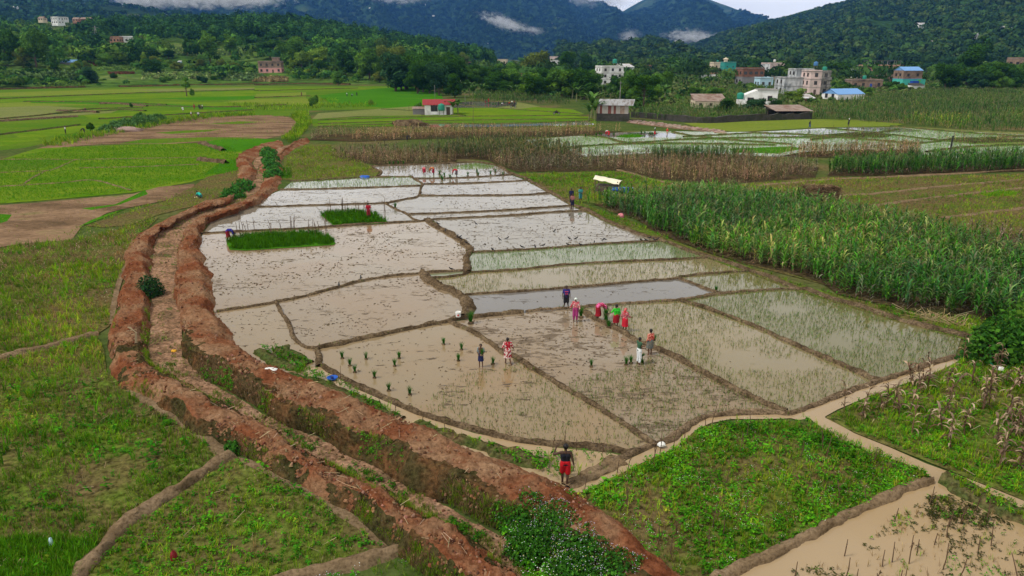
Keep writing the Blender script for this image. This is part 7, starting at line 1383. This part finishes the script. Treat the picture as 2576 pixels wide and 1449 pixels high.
person('man in a teal shirt and teal shorts standing on the grass verge', (1460, 509), None, 1.68, yaw=pi + .35, top=cloth((.05, .28, .27)), sleeve=.42, bottom=cloth((.04, .22, .27)), bkind='shorts', hem=.48, skin=1, arms=dict(wrL=(-.08, .2, 1.06), elL=(-.22, .03, 1.1), wrR=(.07, .2, 1.03), elR=(.22, .03, 1.1)))
person('man in a red shirt standing in the smaller seedbed', (928, 551), None, 1.6, yaw=.4, top=cloth((.40, .012, .03)), sleeve=.4, bottom=cloth((.25, .02, .03)), bkind='shorts', hem=.4, skin=1)
person('person in red and blue bending at the end of the long seedbed', (574, 607), None, 1.6, yaw=-1.4, pose='bend', top=cloth((.02, .02, .22)), sleeve=.5, bottom=cloth((.20, .01, .02)), hem=.3, hair='short')
person('person in a turquoise shirt squatting in the field beside the mound', (503, 499), None, 1.65, yaw=1.3, pose='squat', top=cloth((.02, .50, .40)), sleeve=.5, bottom=cloth((.03, .08, .07)), bkind='trousers', hem=.2, hair='short')
person('planter in pale red with a scarf, leftmost of the far bent group', (1068, 441), None, 1.55, yaw=.3, pose='bend', top=cloth((.5, .12, .14)), sleeve=.6, bottom=cloth((.35, .02, .04)), hem=.35, hair=None, scarf=cloth((.6, .6, .6)))
person('planter in dark red and orange, middle of the far bent group', (1091, 441), None, 1.6, yaw=1.3, pose='bend', top=cloth((.35, .03, .02), (.6, .3, .1), 10), sleeve=.6, bottom=cloth((.25, .01, .03)), hem=.3, hair='short')
person('planter in red bent over towards the left, rightmost of the far group', (1149, 446), None, 1.6, yaw=1.4, pose='bend', top=cloth((.45, .02, .03)), sleeve=.6, bottom=cloth((.10, .08, .09)), hem=.3, hair='short', scarf=cloth((.6, .58, .55)))
# the distant people
def far(label, u, v, top, bot, H=1.62, pose='stand', yaw=None, bk='skirt', sc=None): person(label, (u, v), None, H, random.uniform(0, 6.28) if yaw is None else yaw, pose, cloth(top), .6, cloth(bot), bk, .3, 'short', cloth(sc) if sc else None, 1, False)
WH = (.6, .6, .6); DK = (.03, .03, .035)
far('man in a white shirt standing by the dark shrub in the left fields', 166, 338, WH, DK, 1.7, bk='trousers'); far('dark figure crouching beside the dark shrub', 213, 336, DK, DK, pose='bend')
far('woman in reddish clothes in the left rice fields', 489, 275, (.35, .08, .06), (.25, .05, .05)); far('dark-clad figure, left of the trio on the pale paddy', 502, 276, DK, DK); far('brown-clad figure in the middle of the trio', 506, 277, (.16, .08, .05), DK); far('white-clad figure right of the trio', 510, 276, WH, DK)
far('figure with a yellow cap above the ploughed field', 482, 296, WH, (.2, .06, .06), sc=(.6, .45, .08)); far('figure in white and dark trousers above the ploughed field', 500, 297, WH, DK, bk='trousers'); far('person in white bending beside the pale paddy', 461, 280, WH, WH, pose='bend'); far('man throwing water at a muddy bund', 216, 281, (.2, .1, .06), DK, pose='bend')
far('brown-clad person on the bank before the ditch bush', 759, 242, (.2, .09, .05), (.15, .07, .04)); far('person in white left of three on the deep green rice', 873, 243, WH, DK); far('person in pale blue in the middle of three on the deep green rice', 885, 244, (.35, .4, .5), DK, pose='bend'); far('dark person right of three on the deep green rice', 898, 242, DK, DK)
far('dark figure standing in the brown maize belt', 1040, 338, DK, DK, 1.7); far('person with a white head cloth bending in the maize', 1024, 356, DK, DK, pose='bend', sc=WH)
far('woman in red standing at the back of the planting crowd', 1229, 259, (.45, .02, .03), (.3, .02, .03)); far('dark person left of the woman in red in the crowd', 1221, 261, DK, (.2, .03, .03), pose='bend'); far('dark planter at the front left of the crowd', 1254, 268, DK, DK); far('white-shirted planter of the crowd', 1262, 268, WH, DK, pose='bend'); far('dark planter in the middle of the crowd', 1267, 266, DK, DK); far('bent dark planter right of the middle of the crowd', 1276, 267, DK, (.1, .1, .1), pose='bend'); far('red-clad planter at the right of the crowd', 1283, 266, (.45, .02, .02), DK, pose='bend'); far('planter in a white top at the far right of the crowd', 1288, 265, WH, DK); far('tall figure in maroon beside the motorbike', 1294, 266, (.2, .02, .03), DK, 1.7)
far('white-topped planter bending left of the oval seedbed', 1524, 342, WH, (.3, .02, .03), pose='bend'); far('red planter bending left of the oval seedbed', 1532, 344, (.48, .012, .02), (.48, .012, .02), pose='bend', yaw=1.3); far('woman with a white head cloth and red skirt right of the oval seedbed', 1647, 342, DK, (.42, .012, .02), sc=WH); far('person in a red top and pale trousers walking by the far paddies', 1678, 343, (.5, .02, .02), (.4, .3, .2), pose='walk', bk='trousers', sc=(.5, .25, .1))
far('dark-shirted man in jeans on the yellow-green rice', 2036, 324, DK, (.06, .1, .2), 1.75, bk='trousers', pose='walk'); far('dark figure with a white head cloth carrying a load on the rice', 2134, 317, DK, DK, 1.7, sc=WH)
# motorbikes and riders
def bike(u, v, label, rider, yaw):
    p = G(u, v); r = empty('motorbike', p, yaw, label, 'motorbike'); K = plain('black_rubber', (.015, .015, .016), .7)
    for y in (-.65, .65):
        a = np.linspace(0, 2 * pi, 17)[:-1]; mb = MB(); P = [(0, y + .28 * math.cos(t), .3 + .28 * math.sin(t)) for t in np.linspace(0, 2 * pi, 17)]; mb.tube(P, .05, 6, cap=False); w_ = mb.build('wheel', K, r); MB().lathe([(0, -.03), (.22, -.02), (.22, .02), (0, .03)], 12).build('rim', CONC, w_); w_.children[0].rotation_euler = (0, pi / 2, 0); w_.children[0].location = (0, y, .3)
    MB().box(-.12, .12, -.35, .35, .35, .65).tube([(0, .65, .3), (0, .45, .95)], .03, 5).tube([(0, -.65, .3), (0, -.2, .5)], .03, 5).build('frame', K, r); MB().box(-.13, .13, -.75, .05, .72, .82).build('seat', K, r); MB().lathe([(0, 0), (.14, .05), (.15, .2), (0, .28)], 10).build('fuel_tank', cloth((.1, .02, .02)), r, loc=(0, .25, .66)); MB().tube([(-.32, .38, 1.02), (0, .47, .98), (.32, .38, 1.02)], .018, 5).build('handlebar', K, r)
    person(rider, on(p, .25 * math.sin(yaw), -.25 * math.cos(yaw), -.05), None, 1.65, yaw, 'squat', cloth(DK), .8, cloth((.05, .05, .06)), 'trousers', .1, 'short', None, 1, False, seat=.42)
bike(1400, 288, 'motorbike ridden along the bund between bright paddies', 'rider on the motorbike between the bright paddies', -1.4); bike(1291, 271, 'motorbike stopped beside the planting crowd', 'rider on the motorbike beside the planting crowd', 1.5)
# ---------------------------------------------------------------- birds
def bird_mesh():
    V = fuse([cap((0, -.07, .13), (0, .06, .17), .055, .05, 10), cap((0, .05, .18), (0, .11, .235), .04, .038, 10), ball((0, .115, .25), (.036, .042, .036), 10), cap((0, .15, .248), (0, .185, .243), .012, .004, 8), cap((0, -.09, .125), (0, -.24, .085), .034, .018, 8)], .008, 'body', KT, 2)
    L = [MB().tube([(sx * .022, 0, .11), (sx * .024, .01, .05), (sx * .024, 0, 0), (sx * .024, .03, .002)], .006, 5).mesh('leg', KT) for sx in (-1, 1)]
    Wg = [MB().add([(sx * .05, .05, .18), (sx * .066, -.02, .165), (sx * .05, -.12, .13), (sx * .02, -.19, .115), (sx * .05, -.04, .12)], [(0, 1, 4, 0), (1, 2, 4, 1), (2, 3, 4, 2)][:0] or [(0, 1, 2, 4)]).add([(sx * .05, -.12, .13), (sx * .02, -.19, .115), (sx * .05, -.04, .12)], [(0, 1, 2)]).mesh('wing', KT) for sx in (-1, 1)]
    return V, L, Wg
KT = plain('bird_black', (.012, .012, .014), .5, .2, 20); BM = bird_mesh()
def bird(u, v, label, z=.06, group=None, s=1.05):
    r = empty('crow', G(u, v, z), random.uniform(0, 6.28), label, 'bird', group); r.scale = (s, s, s); put('body', BM[0], r)
    for m_ in BM[1]: put('leg', m_, r)
    for m_ in BM[2]: put('wing', m_, r)
bird(908, 703, 'black bird on the bund below the large paddy', .2); bird(853, 721, 'black bird bending down at the left of the lower bund', .15); bird(1135, 681, 'black bird at the edge of the large paddy near the thick bund')
for u, v in ((1103, 567), (1121, 583), (1151, 598), (1157, 600), (1161, 605), (1172, 613)): bird(u, v, 'black bird in the row on the thick mud bund', .25, 'birds on the thick bund')
for u, v in ((1313, 625), (1346, 624), (1367, 621), (1428, 619), (1460, 619), (1239, 631)): bird(u, v, 'black bird lined up on the bund of the bright paddy', .2, 'birds on the paddy bund')
for u, v in ((1197, 566), (1257, 606), (1276, 603), (1239, 632), (1495, 613), (1516, 608), (1522, 606), (1613, 608), (1625, 608), (1634, 602), (1645, 606), (1653, 606), (1432, 604), (1450, 603), (1395, 585)): bird(u, v, 'black bird feeding on the bright muddy paddy', .05, 'birds feeding on mud')
# ---------------------------------------------------------------- seedling bundles
def bundle_mesh(var, h=.42):
    random.seed(500 + var); mb = MB()
    for _ in range(70):
        d = rdir(); b = rdir() * random.uniform(0, .055); V, F = strip(b, d, random.uniform(.02, .25), h * random.uniform(.75, 1.1), .016, random.uniform(.3, 1.0), 3); mb.add(V, F, 0, jit(random.choice(((.035, .16, .015), (.05, .20, .02), (.025, .11, .012))), .25))
    ro = MB().lathe([(0, -.02), (.10, 0), (.085, .05), (.06, .07), (.02, .075)], 9); ro.V[0] = ro.V[0] * (1 + (R.random((len(ro.V[0]), 1)) - .5) * .3)
    return mb.mesh('shoots', L_grass), ro.mesh('root_clump', E_bundw)
BUN = [bundle_mesh(k) for k in range(4)]
def bundle(u, v, label, group=None, s=1.0, tilt=0.0, z=.03, name='seedling_bundle', p=None):
    a, b = random.choice(BUN); r = empty(name, G(u, v, z) if p is None else p, random.uniform(0, 6.28), label, 'seedling bundle', group); r.scale = (s, s, s); r.rotation_euler[0] = tilt; put('shoots', a, r); put('root_clump', b, r)
for u, v, lb in ((861, 902, 'leftmost seedling bundle standing in the front paddy'), (880, 920, 'seedling bundle second from the left in the front paddy'), (893, 937, 'seedling bundle below the second one from the left'), (921, 904, 'seedling bundle in the upper left row of the front paddy'), (942, 951, 'leaning seedling bundle at the lower left of the front paddy'), (1004, 902, 'seedling bundle in the middle of the front paddy'), (993, 921, 'squat seedling bundle just below the middle one'), (1116, 867, 'seedling bundle nearest the upper bund of the front paddy'), (1161, 880, 'seedling bundle upper right in the front paddy'), (1153, 908, 'seedling bundle left of the boy with the open shirt'), (1240, 916, 'seedling bundle between the boy and the woman in the floral dress'), (978, 983, 'small tilted seedling bundle above the thin seedlings'), (1031, 993, 'lowest seedling bundle of the front paddy')): bundle(u, v, lb, 'bundles in the front paddy', 1.05)
bundle(1487, 922, 'lone seedling bundle in the trampled paddy', None, 1.0); bundle(1575, 918, 'wide seedling bundle left of the boy in white trousers', None, 1.15); bundle(1587, 914, 'tall seedling bundle beside the boy in white trousers', None, 1.15); bundle(1616, 913, 'seedling bundle lying right of the boy in white trousers', None, 1.0, .6)
for k, (dx, dy) in enumerate(((0, 0), (.22, .06), (-.2, .1), (.05, .22))): pass
for u, v, lb, s_ in ((1184, 814, 'round heap of seedlings beside the white bucket', 1.9), (1461, 799, 'heap of seedlings right of the woman in magenta', 1.7), (1524, 809, 'big heap of seedlings under the bending woman', 2.0), (1531, 824, 'smaller heap of seedlings on the bund below the bending woman', 1.3), (994, 524, 'clump of seedlings at the corner of the bright paddy', 1.6), (1106, 440, 'seedling heap beside the middle bent planter', 1.7), (1801, 733, 'tuft of green seedlings on the bund near the olive paddy', 1.1)): bundle(u, v, lb, None, s_)
bundle(0, 0, 'seedlings held by the bending woman', None, 1.0, .5, p=G(1527, 790, .55)); bundle(0, 0, 'seedlings held in the hand of the woman in the red wrap', None, .9, .9, p=on(r6[3], .24, .22, .74)); bundle(0, 0, 'seedlings in the arms of the boy with the open shirt', None, .9, .1, p=on(r8[3], .05, -.2, .76)); bundle(0, 0, 'seedlings passed by the boy in the green vest', None, .7, .7, p=G(1613, 897, .45))
for u, v in ((1111, 451), (1118, 444), (1132, 449), (1113, 455), (1177, 443), (1200, 436), (1203, 443), (1234, 440), (1246, 434), (1265, 442), (980, 415), (990, 415), (1002, 414), (1015, 414), (1095, 411)): bundle(u, v, 'seedling bundle scattered in the farthest muddy paddy', 'bundles in the farthest paddy', 1.5)
for u, v in ((1473, 345), (1500, 343), (1508, 341), (1513, 342), (1544, 343), (1613, 337), (1622, 338), (1635, 340), (1640, 341)): bundle(u, v, 'seedling bundle round the oval seedbed', 'bundles round the oval seedbed', 1.8)
for u, v in ((1232, 264), (1240, 266), (1247, 266), (1258, 264), (1270, 262), (1278, 264), (1150, 266), (1160, 263), (1172, 267)): bundle(u, v, 'seedling bundle in the paddy of the planting crowd', 'bundles near the crowd', 2.2)
# ---------------------------------------------------------------- dry maize stalks and stakes
def stalk_mesh(var):
    random.seed(900 + var); p = Proto(); c = (.17, .11, .065); hgt = random.uniform(.8, 1.0); lean = rdir() * random.uniform(.02, .18); L = [np.array([lean[0] * h * h, lean[1] * h * h, h * hgt]) for h in (0, .35, .7, 1)]
    mb = MB(); mb.tube(L, [.02, .017, .013, .007], 5, 0, jit(c))
    for i in range(15):
        h = random.uniform(.12, .97); b = np.array([lean[0] * h * h, lean[1] * h * h, h * hgt]); V, F = strip(b, rdir(), random.uniform(.2, .9), random.uniform(.26, .44), .055, random.uniform(2.0, 3.0), 4); V = V + (R.random(V.shape) - .5) * .01; mb.add(V, F, 0, jit(random.choice(((.42, .32, .21), (.27, .19, .125), (.17, .11, .075), (.12, .075, .05))), .3))
    return mb.mesh('withered_maize_stalk', L_dry)
SM = [stalk_mesh(k) for k in range(9)]
random.seed(77)
P = points([(2100, 1040), (2182, 1006), (2332, 952), (2425, 912), (2470, 900), (2600, 905), (2700, 960), (2700, 1240), (2510, 1190), (2432, 1150), (2300, 1100), (2190, 1075)], 1.1, 0, (.25, .22, 101)); R.shuffle(P)
for q in P[:230]:
    o = put('withered_maize_stalk', random.choice(SM), None, q); o.scale = (1.0, 1.0, random.uniform(.85, 1.25)); o.scale *= random.uniform(1.1, 1.6); o.rotation_euler = (random.gauss(0, .12), random.gauss(0, .12), random.uniform(0, 6.28)); tag(o, 'withered brown maize stalk standing in the green field right of the ditch', 'maize stalk', 'withered maize stalks')
STK = plain('stake_brown', (.10, .06, .035), .9, .35, 6)
def stake_mesh(var):
    rg = random.Random(var); mb = MB(); mb.tube([(0, 0, -.1), (rg.uniform(-.02, .02), rg.uniform(-.02, .02), .4), (rg.uniform(-.08, .08), rg.uniform(-.08, .08), .85 + rg.random() * .25)], [.022, .02, .013], 5)
    if var % 2: mb.tube([(0, 0, .5), (rg.uniform(-.1, .1), .1, .72), (.05, rg.uniform(-.1, .1), .62)], [.02, .016, .006], 4)
    return mb.mesh('broken_stalk', STK)
SK = [stake_mesh(k) for k in range(7)]
def stakes(pts, label, group, s=1.0):
    for q in pts:
        o = put('broken_stalk', random.choice(SK), None, q); o.scale = (s, s, s * random.uniform(.6, 1.25)); o.rotation_euler = (random.gauss(0, .08), random.gauss(0, .08), random.uniform(0, 6.28)); tag(o, label, 'stalk', group)
PD = [(2335, 1262), (2420, 1255), (2520, 1302), (2700, 1380), (2720, 1640), (1880, 1640), (1990, 1440), (2150, 1390), (2250, 1300)]
stakes(points(PD, .8, 0)[:120], 'broken brown maize stalk poking out of the flooded corner', 'stalks in the flooded corner', .85)
stakes(points(FW, .32, 0)[:95], 'thin dead stalk standing among the flowering weeds', 'stalks among the flowering weeds', .9)
stakes([G(u, v) for u, v in ((1470, 1236), (1553, 1190), (1580, 1180), (1648, 1147), (1660, 1142), (1695, 1123), (1722, 1105), (1775, 1075), (1790, 1070))], 'dark stake along the left edge of the ditch by the flowering field', 'stakes along the ditch', .8)
stakes([G(u, v) for u, v in ((857, 960), (955, 1016), (996, 1040), (1064, 1065), (1120, 1080), (1390, 1128), (1420, 1132), (1450, 1135), (1515, 1142))], 'thin stake along the front bund in the wet strip', 'stakes along the front bund', .7)
for (u0, u1, v0, v1, n, lb, gr) in ((815, 975, 533, 541, 16, 'dry stalk at the back of the smaller seedbed', 'stalks of the smaller seedbed'), (590, 830, 578, 592, 16, 'dry stalk at the back of the long seedbed', 'stalks of the long seedbed'), (660, 800, 585, 600, 6, 'dry stalk standing inside the long seedbed', 'stalks inside the long seedbed')):
    stakes([G(random.uniform(u0, u1), random.uniform(v0, v1)) for _ in range(n)], lb, gr, 1.35)
pwk = [p_weed(9, ((.05, .06, .022), (.035, .045, .016), (.07, .075, .03)), .5, .3) for _ in range(4)]
weeds('drowned dark weeds of the flooded corner', PD, [(pwk, 26, .2, (.55, .48, 117), None), (pw, 9, .2, (.6, .52, 111), None), (pg, 8, .2, (.6, .55, 112), None), (pgd, 12, .2, (.5, .45, 113), None)])
weeds('thick weed raft at the top of the flooded corner', [(2335, 1250), (2380, 1250), (2450, 1275), (2530, 1310), (2560, 1340), (2480, 1330), (2400, 1315), (2330, 1300)], [(pwk, 60, .24, (.8, .36, 116), None), (pgd, 22, .2, (.8, .4, 114), None), (pw, 14, .22, (.8, .46, 115), None)])
weeds('grass on the ridge between ditch and flooded corner', [(2378, 1204), (2420, 1218), (2510, 1262), (2700, 1350), (2700, 1395), (2510, 1292), (2420, 1248)], [(pg, 34, .26, None, None), (pw, 24, .27, None, None)], z=.24)
# ---------------------------------------------------------------- small things
def lump(name, u, v, size, mat, label, cat, seed=1, z=.0, flat=1.0, rot=0.0):
    rg = np.random.default_rng(seed); n = 22; m = 12; th = np.linspace(0, 2 * pi, n + 1)[:-1]; rows = []
    for k in range(m):
        a = k / (m - 1) * pi / 2; rr = math.cos(a) ** .6; zz = math.sin(a) ** .9; q = 1 + .35 * (fbm(np.cos(th) * 2 + seed, np.sin(th) * 2 + a * 1.5, 3, seed) - .5) * 2
        rows.append(np.stack([np.cos(th) * rr * q * size[0], np.sin(th) * rr * q * size[1], np.full(n, zz * size[2]) * (1 + .5 * (fbm(np.cos(th) * 3, np.sin(th) * 3 + a, 2, seed + 4) - .5))], -1))
    V = np.vstack(rows); i = np.arange(m - 1)[:, None] * n; j = np.arange(n)[None]; k = (j + 1) % n; o = MB().add(V, np.stack([i + j, i + k, i + n + k, i + n + j], -1).reshape(-1, 4)).build(name, mat, None, True, G(u, v, z)); o.rotation_euler = (0, 0, rot); return tag(o, label, cat)
WS = plain('white_sack', (.72, .73, .72), .8, .08, 4); BP = plain('blue_plastic', (.01, .10, .50), .4, .15, 3)
lump('sack', 681, 937, (.42, .26, .22), WS, 'crumpled white sack at the top of the red mound', 'sack', 3, .8)
r = empty('basin', G(836, 954, .05), .3, 'blue plastic basin beside the front bund', 'basin'); r.scale = (.85, .85, .85); MB().lathe([(0, .02), (.22, .02), (.30, .13), (.32, .13), (.32, .11), (.23, 0), (0, 0)], 20).build('bowl', BP, r, True); MB().lathe([(0, .03), (.09, .05), (.08, .17), (0, .2)], 10).build('lining', plain('dark_blue_bag', (.01, .03, .16), .6), r)
r = empty('bucket', G(1153, 797, .2), 0, 'white bucket on the bund beside the seedling heap', 'bucket'); MB().lathe([(0, 0), (.13, 0), (.165, .32), (.175, .32), (.175, .30), (.15, .02)], 18).build('pail', WS, r, True); MB().tube([(.17 * math.cos(a), 0, .31 + .17 * math.sin(a)) for a in np.linspace(0, pi, 9)], .008, 5).build('handle', CONC, r); MB().box(-.05, .05, -.172, -.15, .1, .2).build('red_mark', cloth((.5, .03, .03)), r)
lump('bag', 1562, 546, (.34, .28, .34), plain('pink_bag', (.65, .22, .26), .6, .3, 4), 'pink and white bag under the edge of the maize', 'bag', 5); lump('tarp', 917, 447, (.75, .35, .28), BP, 'blue sheet heaped on the grass at the canal head', 'tarp', 6)
lump('bag', 438, 1410, (.09, .13, .34), plain('dark_red_plastic', (.20, .008, .012), .6), 'dark red plastic bag caught on a stalk in the weedy triangle', 'bag', 8); lump('bag', 131, 1376, (.07, .05, .33), plain('pale_blue_plastic', (.45, .66, .72), .5), 'pale blue plastic caught on a stake in the lower left seedbed', 'bag', 9, .1)
lump('bag', 438, 884, (.14, .11, .1), plain('orange_plastic', (.70, .36, .02), .6), 'small orange plastic bag lying in the canal bed', 'bag', 10, .04); lump('bag', 2516, 930, (.18, .14, .16), WS, 'white plastic bag in the weeds under the creeper', 'bag', 11, .1); lump('bottle', 2494, 917, (.06, .16, .07), plain('green_plastic', (.02, .30, .18), .3), 'green bottle in the weeds under the creeper', 'bottle', 12, .12)
lump('stone', 1664, 1120, (.17, .13, .13), WS, 'white stone at the junction of bund and ditch', 'stone', 13, .12); lump('sack', 110, 866, (.1, .07, .05), WS, 'scrap of white plastic on the left clay bund', 'scrap', 14, .2) if False else None
lump('sun_hat', 494, 497, (.24, .24, .12), plain('straw_hat', (.62, .48, .28), .9), 'straw hat beside the squatting person in turquoise', 'hat', 15)
lump('rubble_heap', 316, 330, (3.2, 1.6, .9), plain('rubble', (.32, .22, .19), .95, .5, 3), 'heap of reddish rubble beside the hedge bushes', 'rubble', 16); lump('earth_heap', 1030, 316, (4, 2, 1.3), E_bundw, 'dark heap of earth in front of the thin flooded strip', 'earth heap', 17)
# straw stack
p = G(2062, 502); r = empty('straw_stack', p, .2, 'square brown stack of maize straw on the weedy plot', 'straw stack'); mb = MB(); rg = np.random.default_rng(5)
mb.box(-1.5, 1.5, -.9, .9, 0, 1.25, 0, (.10, .07, .045))
for _ in range(1500):
    x, y, z = rg.uniform(-1.6, 1.6), rg.uniform(-1.0, 1.0), rg.uniform(.05, 1.45); s_ = rg.integers(0, 5)
    if s_ == 0: y = -1.0
    elif s_ == 1: x = 1.6
    elif s_ == 2: x = -1.6
    else: z = 1.35 + .25 * fbm(np.array([x]), np.array([y]), 2, 3)[0]
    a = rg.uniform(0, pi); L = rg.uniform(.2, .5); d = np.array([math.cos(a), math.sin(a) * (.3 if s_ == 0 else 1), rg.uniform(-.4, .3)]) * L; q = np.array([x, y, z]); w2 = np.array([0, 0, .02]) if s_ < 3 else np.array([-d[1], d[0], 0]) * .06
    mb.add([q - d - w2, q + d - w2, q + d + w2, q - d + w2], [(0, 1, 2, 3)], 0, jit(((.30, .21, .12), (.19, .125, .075), (.12, .08, .05))[rg.integers(0, 3)], .3))
mb.build('straw', L_dry, r)
# trailer with white cover and blue tractor
p = G(1528, 492); r = empty('trailer', p, -.35, 'farm trailer under a cream tarpaulin beside the maize', 'trailer')
MB().box(-1.3, 1.3, -.85, .85, .55, 1.2).build('bed', WOODD, r); mb = MB(); xs = np.linspace(-1.45, 1.45, 15); ys = np.linspace(-1.0, 1.0, 9); X, Y = np.meshgrid(xs, ys); Z = 1.95 - .12 * X - .22 * (Y / 1.0) ** 2 + (fbm(X * 1.5, Y * 1.5, 3, 4) - .5) * .35
V = np.stack([X, Y, Z], -1).reshape(-1, 3); F = [(i * 15 + j, i * 15 + j + 1, (i + 1) * 15 + j + 1, (i + 1) * 15 + j) for i in range(8) for j in range(14)]; mb.add(V, F).add(V - [0, 0, .03], [f[::-1] for f in F]); mb.build('tarpaulin', plain('cream_tarp', (.78, .74, .58), .8, .1, 2), r, True)
for x in (-1.25, 1.25):
    for y in (-.8, .8): MB().box(x - .04, x + .04, y - .04, y + .04, 1.2, 1.75).build('stanchion', WOODD, r)
def wheel(par, x, y, rad, wd):
    K = plain('tyre_rubber', (.015, .015, .016), .8); w_ = MB().lathe([(rad * .55, -wd / 2), (rad * .95, -wd / 2), (rad, -wd * .3), (rad, wd * .3), (rad * .95, wd / 2), (rad * .55, wd / 2)], 20).build('wheel', K, par, True); w_.location = (x, y, rad); w_.rotation_euler = (pi / 2, 0, 0); MB().lathe([(0, -wd * .3), (rad * .55, -wd * .35), (rad * .55, wd * .35), (0, wd * .3)], 16).build('rim', WS, w_)
wheel(r, 0, -.95, .4, .22); wheel(r, 0, .95, .4, .22)
p = G(1560, 500); r = empty('tractor', p, -.2, 'small blue tractor half hidden by the maize', 'tractor'); MB().box(.1, 1.35, -.36, .36, .75, 1.25).build('bonnet', BP, r); MB().box(-.9, -.02, -.75, -.4, 1.0, 1.15).box(-.9, -.02, .4, .75, 1.0, 1.15).build('mudguard', BP, r); MB().box(-.8, .08, -.3, .3, .5, .9).build('chassis', STONE, r); MB().box(-.75, -.35, -.25, .25, .95, 1.05).box(-.75, -.68, -.25, .25, 1.05, 1.4).build('seat', STONE, r); MB().tube([(.75, .1, 1.25), (.75, .1, 1.95)], .04, 6).build('exhaust', STONE, r); MB().tube([(.05, 0, 1.1), (-.15, 0, 1.35)], .02, 5).build('steering_column', STONE, r)
for y in (-.6, .6): wheel(r, -.5, y, .55, .3); wheel(r, 1.15, y * .75, .32, .18)
# bundle of dry straw stood on the left mound
o = MB()
for k in range(4): o.tube([(k * .03, 0, 0), (.02 * k + .1, .02, .55), (-.15 - .05 * k, .05, .85)], .018, 4, 0, (.42, .34, .22), False)
tag(o.build('bent_straw_bundle', L_dry, None, False, G(340, 862, .85)), 'bent bundle of pale straw standing on the left mound', 'straw bundle')
# stones and scraps on the stony path
mb = MB()
for _ in range(260):
    t = random.random(); u = 1585 + 240 * t; v = 305 + 28 * t + random.uniform(-4, 4); q = G(u, v); s_ = random.uniform(.12, .35); mb.box(q[0] - s_, q[0] + s_, q[1] - s_, q[1] + s_, 0, s_ * .7, 0, jit((.36, .26, .22), .4))
tag(mb.build('path_stone', leafy('stones', .9, 0, .1)), 'rubble stones of the path below the tin shed', None, None, 'stuff')
